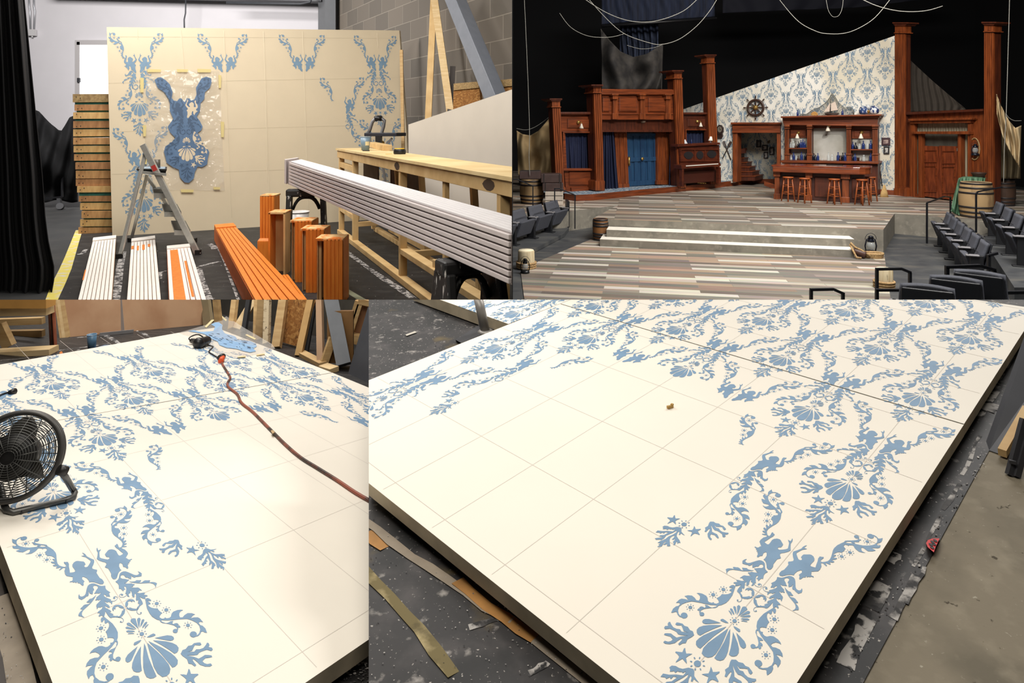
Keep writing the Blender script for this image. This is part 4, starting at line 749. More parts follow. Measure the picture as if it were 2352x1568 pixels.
# standing box posts
def boxpost(label, xl, xr, yt, yb, m, open_side, depth=.35, base=False, wl=None):
    a, b = gz(xl, yb), gz(xr, yb); Yb = a.y; b = Vector((b.x, Yb, 0)); zt = EYE-(yt-HY)/F*Yb; d = Vector((-.02, depth, 0))
    t = T('box_post', label, 'post', a); th = .035; H_ = Vector((0, 0, zt)); ex = Vector((1, 0, 0)); ey = d.normalized()
    def slab(p, q, off, nm, mm, hh=None):
        mb = MB(); r = [p, q, q+off, p+off]; mb.hexa(r, [v+(hh or H_) for v in r]); return mb.out(nm, mm, t, bevel=.004)
    RAW_ = mat('raw_pine', (212, 172, 118), .7, col2=(192, 148, 96), scale=4, stretch=(1, 1, .4))
    if open_side == 'front':
        slab(a, a+ex*th, d, 'side', ORP); slab(b-ex*th, b, d, 'side', RAW_); slab(a+d, b+d, ey*-th, 'back', RAW_)
    elif open_side == 'left':
        sp = a+(b-a)*wl
        slab(sp, b, ey*th, 'fluted_front', ORP); slab(sp+d*1.2, b+d*1.2, ey*th, 'back', RAW_); slab(b-ex*th, b, d*1.2, 'side', ORP); slab(a+d*1.15, sp+d*1.2, ey*th, 'back', RAW_)
        mb = MB()
        for k in range(5): c_ = sp+(b-sp)*((k+.5)/5); mb.box(c_+Vector((0, -.008, zt/2)), ((b-sp).length/5*.78, .02, zt)); 
        mb.out('flute', ORP, t, bevel=.004)
        slab(a+d*.5, a+d*.5+ex*.05, ey*.06, 'edge', RAW_); slab(a+d*.3+ex*.0, a+d*.3+ex*.012, ey*.3, 'edge', RAW_)
    else:
        slab(a, b, d, 'shaft', ORP); mb = MB()
        for k in range(5): c_ = a+(b-a)*((k+.5)/5); mb.box(c_+Vector((0, -.008, zt/2)), ((b-a).length/5*.8, .02, zt*.98))
        mb.out('flute', ORP, t, bevel=.004)
    mb = MB(); mb.hexa([a+H_-Vector((0, 0, .02)), b+H_-Vector((0, 0, .02)), b+d*1.15+H_-Vector((0, 0, .02)), a+d*1.15+H_-Vector((0, 0, .02))], [v+H_+Vector((0, 0, .012)) for v in (a, b, b+d*1.15, a+d*1.15)])
    mb.out('top_cap', layered('cap_raw', (220, 180, 124), [((214, 116, 34), 9, .52, .58, None)], .7), t)
    if base:
        mb = MB(); p0, p1 = a-ex*.03, b+ex*.05; r = [p0-ey*.06, p1-ey*.06, p1+d, p0+d]; mb.hexa(r, [v+Vector((0, 0, zt*base)) for v in r]); mb.hexa([v+Vector((0, 0, zt*base)) for v in r], [v+Vector((0, 0, zt*base+.05)) for v in (a-ey*.02, b-ey*.02, b+d, a+d)]); mb.out('plinth', ORP, t, bevel=.006)
    return t
boxpost('orange fluted post with a taller plinth, farthest back of the standing posts', 597, 630, 450, 603, ORP, 'closed', base=.33)
boxpost('standing post with its open raw wood side facing the front', 616, 655, 489, 632, ORP, 'front')
boxpost('orange fluted box post third from the left of the standing posts', 666, 717, 508, 648, ORP, 'left', wl=.22, base=False)
boxpost('orange fluted box post between its two neighbours, fourth from the left', 690, 745, 527, 672, ORP, 'left', wl=.22)
boxpost('nearest orange fluted box post with a raw wood cap', 724, 788, 550, 700, ORP, 'left', wl=.3)
fluted('fluted_board', 'short orange fluted board lying between the posts and the long column', 'board', (628, 634), (662, 631), (668, 688), (705, 688), .12, 5, ORP, ORD_)
# sawhorses
def sawhorse(label, A, B, zt, foot, zone, m):
    global ZONE; z_ = ZONE; ZONE = zone
    t = T('sawhorse', label, 'sawhorse', Vector(((A.x+B.x)/2, (A.y+B.y)/2, 0))); d = (B-A).normalized(); s_ = d.cross(Vector((0, 0, 1))).normalized()
    mb = MB(); mb.beam(A, B, .22, .14); mb.out('top_bar', m, t, bevel=.03)
    for E_, sg in ((A, 1), (B, -1)):
        for k in (1, -1):
            p = E_+d*sg*.06-Vector((0, 0, .05)); q2 = Vector((p.x, p.y, 0))+s_*k*foot+d*sg*-.05; mb = MB(); mb.beam(p+s_*k*.05, q2, .2, .09, d); mb.out('leg', m, t, bevel=.02)
        mb = MB(); mb.beam(E_+s_*.28+d*sg*.03-Vector((0, 0, .75)), E_-s_*.28+d*sg*.03-Vector((0, 0, .75)), .06, .12); mb.out('crossbar', m, t)
    mb = MB(); mb.grid(lambda a, b: A+d*(.12+a*((B-A).length-.24))+Vector((0, 0, -.07-.22*abs(2*a-1)**3-.02*b))+s_*(-.04+.08*b), 12, 1); mb.out('arch', m, t, solid=.05)
    ZONE = z_; return t
SAW = layered('paint_spattered_black', (24, 23, 23), [((224, 220, 214), 16, .63, .68, (2, 2, .35))], .55)
sawhorse('black paint dripped sawhorse under the far end of the long grey column', Vector((-4.2, 12.15, 1.36)), Vector((-3.5, 12.3, 1.36)), 1.44, .2, 'TL', SAW)
sawhorse('black white-spattered sawhorse under the near part of the grey column', Vector((-.64, 5.7, 1.36)), Vector((-.12, 6.0, 1.36)), 1.44, .3, 'TLR', SAW)
# white bucket behind the sawhorse
p = gz(688, 522); t = T('bucket', 'white plastic bucket on the floor behind the black sawhorse', 'bucket', p)
mb = MB(); mb.lathe([(.2, 0), (.24, .4), (.22, .4), (.2, .1), (.001, .1)], p, 20); mb.out('pail', mat('white_plastic', (212, 208, 204), .4), t)
mb = MB(); mb.tube([p+Vector((.245*math.cos(k*PI/10), .245*math.sin(k*PI/10), .4)) for k in range(20)], .015, 6, True); mb.out('rim', mat('white_plastic', (212, 208, 204), .4), t)
# long primed grey column across the sawhorses
ZONE = 'TLR'
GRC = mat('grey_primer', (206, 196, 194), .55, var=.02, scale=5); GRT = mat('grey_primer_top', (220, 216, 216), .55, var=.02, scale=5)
zb = 1.435
F0, F1 = at(661.5, 371, 13.2), at(661.5, 422.6, 13.2); N0, N1 = at(1176, 537, 4.78), at(1176, 654.5, 4.78); B0, B1 = at(686.5, 366.4, 14.0), at(1176, 501.7, 5.58)
e_ = .004
t = T('grey_column', 'long pale grey fluted column resting on two black sawhorses', 'column', F1)
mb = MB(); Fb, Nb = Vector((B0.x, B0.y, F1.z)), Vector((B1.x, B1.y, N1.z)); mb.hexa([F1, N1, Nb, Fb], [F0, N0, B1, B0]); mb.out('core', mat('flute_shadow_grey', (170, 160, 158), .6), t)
out_ = (N0-F0).cross(F1-F0).normalized(); out_ = -out_ if out_.x > 0 else out_
mb = MB()
for k in range(7):
    a0, a1 = (k+.06)/7, (k+.8)/7; q = [F0.lerp(F1, a0).lerp(N0.lerp(N1, a0), .03), N0.lerp(N1, a0), N0.lerp(N1, a1), F0.lerp(F1, a1).lerp(N0.lerp(N1, a1), .03)]; mb.hexa(q, [v+out_*.03 for v in q])
mb.out('front_flute', GRC, t, bevel=.006)
mb = MB(); upv = Vector((0, 0, .025))
for k in range(6):
    a0, a1 = (k+.06)/6, (k+.86)/6; q = [F0.lerp(B0, a0).lerp(N0.lerp(B1, a0), .03), N0.lerp(B1, a0), N0.lerp(B1, a1), F0.lerp(B0, a1).lerp(N0.lerp(B1, a1), .03)]; mb.hexa(q, [v+upv for v in q])
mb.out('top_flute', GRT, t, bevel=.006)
mb = MB(); dd = (F0-N0).normalized()*.18; g_ = out_*.04
mb.hexa([F1+g_, F1+g_+dd, Fb+dd, Fb], [F0+g_+upv*1.6, F0+g_+dd+upv*1.6, B0+dd+upv*1.6, B0+upv*1.6]); mb.out('end_block', GRC, t, bevel=.008)
# raw timber bar frame
PINB = mat('bench_pine', (214, 182, 128), .7, col2=(196, 160, 106), scale=3, stretch=(1, 1, 1)); PLYT = mat('bench_ply', (226, 202, 152), .65, col2=(210, 180, 126), scale=1.6, bump=.03)
A_ = Vector((-4.18, 15.8, 0)); d_ = Vector((.428, -.903, 0)).normalized(); e2_ = Vector((.903, .428, 0)).normalized(); HB = 2.02
bp_ = lambda s, o, z: A_+d_*s+e2_*o+Vector((0, 0, z))
t = T('bar_carcass', 'raw timber bar frame with a plywood top in the shop', 'bar frame', A_)
mb = MB(); r = [bp_(-.15, -.06, HB), bp_(10.6, -.06, HB), bp_(10.6, .72, HB), bp_(-.15, .72, HB)]; mb.hexa(r, [v+Vector((0, 0, .045)) for v in r]); mb.out('top_board', PLYT, t)
def bm_(nm, s0, o0, z0, s1, o1, z1, w_=.09, h_=.16, m=PINB, up=(0, 0, 1)): mb = MB(); mb.beam(bp_(s0, o0, z0), bp_(s1, o1, z1), w_, h_, up); return mb.out(nm, m, t, bevel=.005)
bm_('front_rail', -.1, .0, HB-.09, 10.6, .0, HB-.09, .06, .17); bm_('back_rail', -.1, .66, HB-.09, 10.6, .66, HB-.09, .06, .17)
bm_('front_rail', 0, .02, .06, 10.6, .02, .06, .14, .1); bm_('back_rail', 0, .9, .06, 10.6, .9, .06, .12, .1)
for s in (.08, 1.65, 5.41, 7.55, 9.45): bm_('post', s, .04, .08, s, .04, HB-.16, .12 if s != 7.55 else .07, .1, PINB, d_)
for s in (.08, 2.6, 4.3, 6.9, 8.8): bm_('post', s, .82, .08, s, .7, HB-.16, .1, .1, PINB, d_)
bm_('shelf_rail', .08, .04, 1.68, 1.65, .04, 1.66, .1, .12); bm_('shelf_rail', .08, .06, .62, 1.65, .06, .6, .14, .1); bm_('shelf_rail', 5.41, .06, .52, 10.6, .06, .5, .16, .09); bm_('shelf_rail', 1.65, .82, .3, 4.3, .82, .3, .1, .1)
for s in (1.65, 5.41): bm_('cross_rail', s, .04, .45, s, .85, .45, .1, .1, PINB)
DKB = mat('dark_board', (82, 58, 42), .75, var=.2, scale=4)
for s0, s1, z0, z1, o in ((.15, 1.6, .62, 1.7, .55), (1.8, 4.2, .9, 1.75, .78), (7.7, 9.3, .55, 1.8, .75)):
    mb = MB(); r = [bp_(s0, o, z0), bp_(s1, o, z0), bp_(s1, o+.03, z0), bp_(s0, o+.03, z0)]; mb.hexa(r, [v+Vector((0, 0, z1-z0)) for v in r]); mb.out('back_board', DKB if s0 < 2 else mat('brown_shadow_board', (120, 92, 62), .75, var=.15, scale=4), t)
for s in (5.3, 9.2): mb = MB(); mb.poly([bp_(s+.17*math.cos(q)*random.uniform(.7, 1.2), -.0315, HB-.09+.07*math.sin(q)) for q in [i*PI/5 for i in range(10)]]); mb.out('burn_mark', mat('burnt', (70, 52, 36), .8), t)
mb = MB(); mb.beam(bp_(7.0, .1, .61), bp_(7.9, .3, .61), .16, .12); tag(mb.out('timber_block', PINB, bevel=.005), 'loose timber offcut lying on the bar frame low shelf rail', 'timber')
# things on the bar frame
zt = HB+.046
p = gz(839, 345, zt); c2 = cup('paint_cup', 'grey blue paint bucket standing on the plywood bar top', 'bucket', p, .085, .115, .3, mat('cup_slate', (112, 134, 150), .35), mat('cup_slate_rim', (150, 168, 180), .35))
mb = MB(); mb.grid(lambda a, b: p+Vector((.104*math.cos(-1.35+a*1.0), .104*math.sin(-1.35+a*1.0), .11+.13*b)), 6, 2); mb.out('tape_label', MASK, c2, nrm=False)
p = gz(833, 347, zt); mb = MB(); mb.beam(p+Vector((0, 0, .012)), p+Vector((.16, -.06, .012)), .024, .02); tag(mb.out('marker', BLK, bevel=.006), 'black marker pen lying in front of the paint bucket', 'marker')
p0_, p1_ = gz(853, 338, zt), gz(890, 346, zt); mb = MB(); mb.beam(p0_+Vector((0, .03, .07)), p1_+Vector((0, .03, .06)), .2, .13); tag(mb.out('timber_block', PINB, bevel=.01), 'rough pine offcut beside the paint bucket on the bar top', 'timber')
def tapem(label, c, body, face, r=.09, stand=True):
    t = T('tape_measure', label, 'tape measure', c); mb = MB()
    if stand: mb.cyl(c+Vector((-.02, -.04, r)), c+Vector((.02, .05, r)), r, 20)
    else: mb.lathe([(r, 0), (r*1.05, .03), (r, .09), (r*.8, .1)], c, 20, None, 1.35, 1)
    mb.out('case', body, t, bevel=.012); mb = MB()
    if stand: mb.cyl(c+Vector((-.021, -.05, r)), c+Vector((-.02, -.04, r)), r*.55, 16)
    else: mb.lathe([(r*.9, .1), (r*.8, .112)], c, 20, None, 1.3, 1); 
    mb.out('face_disc', face, t); mb = MB(); mb.beam(c+Vector((-.14 if not stand else .05, -.05, .01)), c+Vector((-.26 if not stand else .18, -.06, .006)), .03, .006); mb.out('blade', mat('yellow_blade', (206, 170, 66), .5), t); return t
YEL = mat('tool_yellow', (230, 184, 40), .45)
tapem('yellow tape measure standing behind the pine offcut', gz(876, 336, zt), YEL, mat('tool_grey', (60, 60, 60), .5), .075)
tapem('black tape measure with a yellow top lying on the bar top', gz(918, 354, zt), BLK, YEL, .085, False)
# second step ladder behind the bar frame
p = Vector((-3.3, 17.0, 0)); t = T('step_ladder', 'step ladder with a black top tray standing behind the bar frame', 'ladder', p)
Yl = 16.9
mb = MB(); mb.tube([at(x, y, Yl) for x, y in ((843, 312), (850, 296), (855, 280), (862, 272), (875, 271), (883, 277), (881, 290), (874, 312), (868, 325))], .045, 8); mb.out('handle', mat('handle_grey', (120, 120, 122), .4, .4), t)
mb = MB(); mb.tube([at(x, y, Yl-.02) for x, y in ((861, 273), (868, 271), (877, 272))], .07, 8); mb.out('grip', BLK, t)
mb = MB(); a, b = at(836, 313, Yl-.1), at(911, 313, Yl-.1); s_ = Vector((.15, .6, .0)); mb.hexa([a, b, b+s_, a+s_], [v+Vector((0, 0, .09)) for v in (a, b, b+s_, a+s_)]); mb.out('top_tray', mat('navy_plastic', (28, 30, 40), .5), t, bevel=.015)
mb = MB(); mb.box(at(870, 325, Yl), (.14, .2, .3)); mb.out('hinge', BLK, t)
for x0, y0, x1, y1 in ((900, 318, 868, 352), (872, 330, 900, 500), (850, 318, 820, 500)):
    mb = MB(); b = at(x1, y1, Yl+.2); mb.beam(at(x0, y0, Yl), b if y1 < 400 else Vector((b.x, b.y, 0)), .05, .07, (0, 1, 0)); mb.out('leg', ALU, t)
# big pale flat and lumber along the block wall
ZONE = 'TLR'
GF = mat('pale_grey_flat', (196, 188, 176), .6, var=.02, scale=2)
a, b = Vector((-2.33, 14.7, 0)), Vector((.2, 11.3, 0)); pl = VPlane(a, b, a+Vector((.05, .15, 3))); mb = MB()
P1, P2, P3, P4 = pl.hit(938, 286), pl.hit(1180, 204), Vector((.2, 11.3, 0)), a
n_ = Vector((.08, .12, 0)); mb.hexa([P4, P3, P3+n_, P4+n_], [P1, P2, P2+n_, P1+n_]); tag(mb.out('flat', GF), 'large pale grey flat with a slanting top edge behind the bar frame', 'flat')
def lean(name, label, cat, x0, y0, x1, y1, w_, Y0, Y1, m, d=.09):
    p, q = at(x0, y0, Y0), at(x1, y1, Y1); mb = MB(); dv = (p-q)*(.55 if y0 < 20 else 0); mb.beam(p+dv, Vector(q)-(p-q)*.0 if q.z < .3 else q+(q-p)*(q.z/max(.1, (p.z-q.z))), w_*Y0/F, d, (0, -1, 0)); return tag(mb.out(name, m), label, cat)
lean('stud', 'upright pine stud leaning on the block wall, left of a pair', 'stud', 996, 0, 984, 268, 14, 17.2, 16.4, PINB)
lean('stud', 'slanting pine stud with knots, right of the pair on the block wall', 'stud', 1000, 14, 1034, 255, 16, 16.8, 16.0, PINE2)
lean('plank', 'dark narrow plank leaning on the block wall right of the studs', 'plank', 1040, 153, 1034, 250, 12, 16.6, 16.0, mat('dark_plank', (64, 58, 54), .7), .05)
o = bpy.data.objects['plank']
lean('board', 'thin pale board standing just right of the tall cream panel', 'board', 922, 115, 926, 345, 7, 18.0, 17.7, PINE)
for lb, pts, Yq in (('brown strand board offcut with a fuzzy top leaning under the steel brace', ((1036, 252), (1118, 240), (1100, 190), (1042, 196)), 15.6), ('small strand board piece at the right end of the block wall', ((1140, 240), (1182, 220), (1182, 184), (1148, 188)), 14.3)):
    mb = MB(); r = [at(*p, Yq) for p in pts]; r[0] += Vector((0, 0, -2)); r[1] += Vector((0, 0, -2)); mb.prism(r, (.05, .1, 0)); mb.mi = 1
    a, b = at(*pts[3], Yq), at(*pts[2], Yq); mb.hexa([a+Vector((0, -.03, -.12)), b+Vector((0, -.03, -.12)), b+Vector((0, .13, -.12)), a+Vector((0, .13, -.12))], [v for v in (a+Vector((0, -.03, .04)), b+Vector((0, -.03, .03)), b+Vector((0, .13, .03)), a+Vector((0, .13, .04)))])
    tag(mb.out('strand_board', [OSB, mat('fuzzy_edge', (176, 146, 100), .9, var=.25, scale=40, bump=.5)]), lb, 'board')
t = T('steel_brace', 'thick grey steel brace slanting down the block wall at upper right', 'brace', at(1135, 240, 13.6))
p, q = at(1034, -30, 15.6), at(1142, 232, 13.6); mb = MB(); dq = (q-p); q += dq*.8; fr_ = Vector((-.35, -.9, .15)).normalized()
mb.beam(p, q, .34, .34, Vector((-.62, -.6, 0))); mb.out('tube', mat('brace_bluegrey', (118, 122, 130), .5, var=.05, scale=6), t, bevel=.01)
S(tag(MB().hexa([(.0005, 4.7, -.1), (.006, 4.7, -.1), (.006, 32, -.1), (.0005, 32, -.1)], [(.0005, 4.7, 10), (.006, 4.7, 10), (.006, 32, 10), (.0005, 32, 10)]).out('wall_light_block', mat('light_block_dark', (20, 20, 24), .8), zone=None)))  # added thin divider, edge-on to the camera, blocking light between shop and stage
# ============================================================ upper right: the tavern set on the stage
ZONE = 'TR'
ZU, ZP = .48, .66
RW_ = mat('stained_oak', (146, 74, 34), .42, col2=(84, 38, 18), scale=5, stretch=(3, 3, .35), lo=.3, hi=.75, detail=6)
RWH = mat('stained_oak_across', (138, 66, 30), .42, col2=(78, 36, 17), scale=5, stretch=(.35, .35, 4), lo=.3, hi=.75, detail=6)
RWD = mat('stained_oak_dark', (92, 42, 22), .45, col2=(62, 28, 16), scale=5, stretch=(3, 3, .4), lo=.3, hi=.7)
NAVY = mat('navy_curtain', (17, 27, 58), .8, var=.2, scale=5, stretch=(4, 4, .2)); TEAL = mat('blue_door_paint', (36, 74, 108), .5, col2=(28, 60, 94), scale=4, stretch=(3, 3, .4))
BRASS = mat('brass', (206, 168, 98), .3, .8); PAPER = mat('wallpaper_cream', (226, 223, 214), .7, col2=(206, 198, 178), scale=.8, lo=.42, hi=.66); PBLUE = mat('wallpaper_blue', (116, 136, 152), .7, var=.1, scale=6)
BLACKC = mat('black_masking_cloth', (8, 8, 11), .95); CONCS = layered('stage_concrete', (136, 130, 118), [((112, 108, 98), 3, .45, .7, None), ((158, 152, 138), 9, .55, .8, None)], .8); PITF = layered('pit_floor', (66, 68, 70), [((88, 88, 86), 1.1, .45, .7, (1, 2, 1)), ((52, 54, 58), 3, .5, .75, None), ((104, 100, 92), .8, .6, .8, (1, 3, 1))], .55)
STEPW = mat('step_white', (232, 226, 214), .65, var=.04, scale=6)
PLK = mat('stage_planks', (140, 122, 108), .5); N, L, bs = nodes(PLK)
tc_ = N.new('ShaderNodeTexCoord'); mp = N.new('ShaderNodeMapping'); mp.inputs['Rotation'].default_value = (0, 0, math.radians(11)); L.new(tc_.outputs['Object'], mp.inputs['Vector'])
bk = N.new('ShaderNodeTexBrick'); bk.inputs['Scale'].default_value = 1; bk.inputs['Brick Width'].default_value = 1.5; bk.inputs['Row Height'].default_value = .17; bk.inputs['Mortar Size'].default_value = .004; bk.offset = .37; bk.inputs['Bias'].default_value = 0
bk.inputs['Color1'].default_value = (0, 0, 0, 1); bk.inputs['Color2'].default_value = (1, 1, 1, 1); bk.inputs['Mortar'].default_value = (.32, .32, .32, 1); L.new(mp.outputs[0], bk.inputs['Vector'])
r = N.new('ShaderNodeValToRGB'); r.color_ramp.interpolation = 'CONSTANT'; L.new(bk.outputs['Color'], r.inputs['Fac'])
cols = [(0, (110, 97, 82)), (.14, (148, 133, 112)), (.28, (126, 117, 102)), (.42, (178, 164, 143)), (.54, (138, 109, 82)), (.66, (198, 188, 169)), (.78, (116, 111, 100)), (.88, (164, 130, 94))]
r.color_ramp.elements[0].color = (*lin(cols[0][1]), 1); r.color_ramp.elements[1].position = .14; r.color_ramp.elements[1].color = (*lin(cols[1][1]), 1)
for p_, c_ in cols[2:]: e = r.color_ramp.elements.new(p_); e.color = (*lin(c_), 1)
nz = N.new('ShaderNodeTexNoise'); nz.inputs['Scale'].default_value = 3; nz.inputs['Detail'].default_value = 6; mp2 = N.new('ShaderNodeMapping'); mp2.inputs['Scale'].default_value = (.35, 5, 1); L.new(mp.outputs[0], mp2.inputs['Vector']); L.new(mp2.outputs[0], nz.inputs['Vector'])
mx = N.new('ShaderNodeMix'); mx.data_type = 'RGBA'; mx.blend_type = 'OVERLAY'; mx.inputs['Factor'].default_value = .55; L.new(r.outputs['Color'], mx.inputs['A']); L.new(nz.outputs['Color'], mx.inputs['B'])
hs = N.new('ShaderNodeHueSaturation'); hs.inputs['Saturation'].default_value = .68; L.new(mx.outputs['Result'], hs.inputs['Color']); L.new(hs.outputs['Color'], bs.inputs['Base Color'])
G0 = lambda x, y: gz(x, y, 0); GU = lambda x, y: gz(x, y, ZU)
# floors and stage
mb = MB(); mb.poly([(0.01, 1.5, -.01), (40, 1.5, -.01), (40, 32, -.01), (.01, 32, -.01)]); S(mb.out('floor', PITF, zone=None, nrm=False))
mb = MB(); low = [G0(*p) for p in ((1362, 548), (1238, 600), (1196, 624), (1206, 700), (1500, 760), (2060, 760), (2046, 690), (2030, 578), (2020, 545), (1380, 545))]
mb.hexa([p-Vector((0, 0, .02)) for p in low], [p+Vector((0, 0, .006)) for p in low]); S(mb.out('floor', PLK, nrm=True))
SE = [(1361, 502), (1416, 472), (1352, 479), (1290, 486), (1180, 492)]
up = [GU(*p) for p in ((1361, 502), (2029, 527), (2055, 490), (2140, 497), (2250, 508), (2420, 530))]+[Vector((17, 15, ZU)), Vector((17, 31, ZU)), Vector((.02, 31, ZU))]+[GU(1177, 492), GU(1290, 487), GU(1416, 472)]
mb = MB(); mb.poly(up); mb.mi = 1
for i in range(len(up)): a, b = up[i], up[(i+1) % len(up)]; mb.poly([Vector((a.x, a.y, -.01)), Vector((b.x, b.y, -.01)), b, a])
S(mb.out('floor', [PLK, CONCS], nrm=False))
mb = MB()
for nm, z0, z1, q in (('stage_step', 0, .16, ((1378, 549), (1962, 574), (2050, 0), (0, 0))), ('stage_step', .16, .32, ((1393, 527), (1962, 549), 0, 0))):
    a, b = gz(*q[0], z1), gz(*q[1], z1); d = Vector((.25, .95, 0))*(.62 if z0 == 0 else .34)
    if z0 == 0: d = Vector((.14, .55, 0))*1.6
    else: d = Vector((.14, .55, 0))*.8
    mb = MB(); mb.mi = 0; r_ = [a, b, b+d, a+d]; lo_ = [Vector((v.x, v.y, z0+.001)) for v in r_]; mb.hexa(lo_, [v-Vector((0, 0, .004)) for v in r_]); mb.mi = 1; mb.hexa([v-Vector((0, 0, .004)) for v in r_], r_)
    tag(mb.out('stage_step', [CONCS, STEPW]), 'lower white topped step in front of the stage' if z0 == 0 else 'upper white topped step against the stage edge', 'step')
pf = [gz(x, y, ZU) for x, y in ((1296, 458), (1323, 462), (1364, 460), (1476, 448), (1616, 435), (1744, 419))]
mb = MB(); back = [Vector((8.6, 26, ZU)), Vector((.8, 26, ZU)), Vector((.9, 19.2, ZU))]; rg = pf+back; mb.mi = 1
for i in range(5): mb.poly([rg[i], rg[i+1], rg[i+1]+Vector((0, 0, ZP-ZU)), rg[i]+Vector((0, 0, ZP-ZU))])
mb.mi = 0; mb.poly([v+Vector((0, 0, ZP-ZU)) for v in rg])
CARP = layered('patterned_carpet', (110, 132, 152), [((176, 184, 188), 14, .48, .56, (1, .6, 1)), ((70, 92, 118), 22, .56, .62, None)], .9)
S(mb.out('floor', [CARP, RWH], nrm=False))
# dark surroundings
mb = MB(); mb.poly([(.02, 31, 0), (30, 31, 0), (30, 31, 14), (.02, 31, 14)]); mb.poly([(22, 5, 0), (22, 31, 0), (22, 31, 14), (22, 5, 14)]); S(mb.out('wall_back', BLACKC, nrm=False))
class WallP:
    def __init__(s, plane):
        s.P = plane; nn = plane.nn if plane.nn.y < 0 else -plane.nn; s.n = nn
    def slab(s, mb, pts, e0, e1):
        f = [s.P.hit(x, y, e1) for x, y in pts]; b = [p-s.n*(e1-e0) for p in f]; mb.hexa(b, f); return mb
    def rect(s, mb, x0, y0, x1, y1, e0, e1): return s.slab(mb, [(x0, y1), (x1, y1), (x1, y0), (x0, y0)], e0, e1)
    def frame(s, mb, x0, y0, x1, y1, w, e0, e1):
        s.rect(mb, x0, y0, x1, y0+w, e0, e1); s.rect(mb, x0, y1-w, x1, y1, e0, e1); s.rect(mb, x0, y0+w, x0+w, y1-w, e0, e1); s.rect(mb, x1-w, y0+w, x1, y1-w, e0, e1); return mb
LWa, LWb = gz(1275, 441, ZP), gz(1642, 420, ZP); LW = WallP(VPlane(LWa, LWb, LWa+Vector((0, 0, 3))))
BWa, BWb = Vector((7.9, 23.1, ZU)), gz(2046, 447, ZU); BW = WallP(VPlane(BWa, BWb, BWa+Vector((0, 0, 3))))
RWa, RWb = Vector((11.95, 20.5, ZU)), Vector((12.74, 17.4, ZU)); RW = WallP(VPlane(RWa, RWb, RWa+Vector((0, 0, 3))))
# black panel covering just behind the left set wall
def column(W, label, cx_t, cx_b, wd, ytop, ybot, e, mside=None, n=4, base=None, d=.34, capw=None, m=RW_, blk=12):
    cw = capw or wd*1.45; t = T('set_column', label, 'column', W.P.hit(cx_b, ybot, 0)); xc = lambda y: cx_t+(cx_b-cx_t)*(y-ytop)/(ybot-ytop)
    y1 = ytop+.30*wd; y2 = y1+blk*wd/18; y0 = ytop
    mb = MB(); W.slab(mb, [(xc(y1)-wd/2, y1), (xc(y1)+wd/2, y1), (xc(y0)+cw/2, y0+2), (xc(y0)-cw/2, y0+2)], e-.1, e+d*.9); W.rect(mb, xc(y0)-cw/2-.5, y0-1, xc(y0)+cw/2+.5, y0+2, e-.12, e+d); mb.out('capital', RWD if m is RW_ else m, t)
    mb = MB(); W.rect(mb, xc(y1)-wd*.48, y1, xc(y1)+wd*.48, y2, e, e+d*.78); W.rect(mb, xc(y2)-wd*.58, y2-.8, xc(y2)+wd*.58, y2+1.2, e, e+d*.86); W.rect(mb, xc(y1)-wd*.2, y1+2.5, xc(y1)+wd*.2, y2-3, e+d*.7, e+d*.8); mb.out('neck_block', m, t)
    mb = MB(); yb = ybot-(base or 0); W.slab(mb, [(xc(yb)-wd/2, yb), (xc(yb)+wd/2, yb), (xc(y2)+wd/2, y2), (xc(y2)-wd/2, y2)], e, e+d*.68); mb.out('shaft', RWD, t)
    mb = MB()
    for k in range(n):
        a0, a1 = -wd/2+wd*(k+.12)/n, -wd/2+wd*(k+.88)/n; W.slab(mb, [(xc(yb)+a0, yb-1), (xc(yb)+a1, yb-1), (xc(y2)+a1, y2+3), (xc(y2)+a0, y2+3)], e+d*.6, e+d*.75)
    mb.out('flute', m, t)
    if base: mb = MB(); W.rect(mb, xc(ybot)-wd*.6, ybot-base, xc(ybot)+wd*.6, ybot, e, e+d*.85); W.rect(mb, xc(ybot)-wd*.55, ybot-base-2, xc(ybot)+wd*.55, ybot-base, e, e+d*.8); mb.out('plinth', m, t, bevel=.02)
    return t
column(LW, 'leftmost and lowest red oak column with a flared capital', 1277, 1288, 19, 227, 441, 0, base=10)
column(LW, 'second red oak column, between the curtained window and the balcony', 1372, 1379, 18, 195, 438, 0, base=22, d=.55)
column(LW, 'third red oak column, right of the balcony', 1557.5, 1567, 18, 162, 432, 0, d=.5)
column(LW, 'tall fourth oak column left of the wallpapered wall', 1632, 1642, 18.5, 126, 424, .0)
def sconce(W, x, y, e, label, s=1.0, glow=False):
    c = W.P.hit(x, y, e); k = c.y/F*s; t = T('wall_sconce', label, 'wall lamp', c); R = W.n.to_track_quat('Z', 'Y').to_matrix()
    mb = MB(); mb.lathe([(4.5*k, 0), (4.5*k, .02), (2*k, .06)], c, 14, R); mb.out('back_plate', BRASS, t)
    mb = MB(); mb.tube([c, c+W.n*.1+Vector((0, 0, .02)), c+W.n*.16, c+W.n*.17+Vector((0, 0, -3*k))], .8*k, 6); mb.out('arm', BRASS, t)
    mb = MB(); q = c+W.n*.17+Vector((0, 0, -14*k)); mb.lathe([(5.4*k, 0), (4.2*k, 3*k), (2.4*k, 8*k), (1.6*k, 11*k)], q, 14); mb.out('glass_shade', emit('shade_glow', (236, 224, 204), .12) if glow else mat('frosted_glass', (214, 206, 190), .35), t)
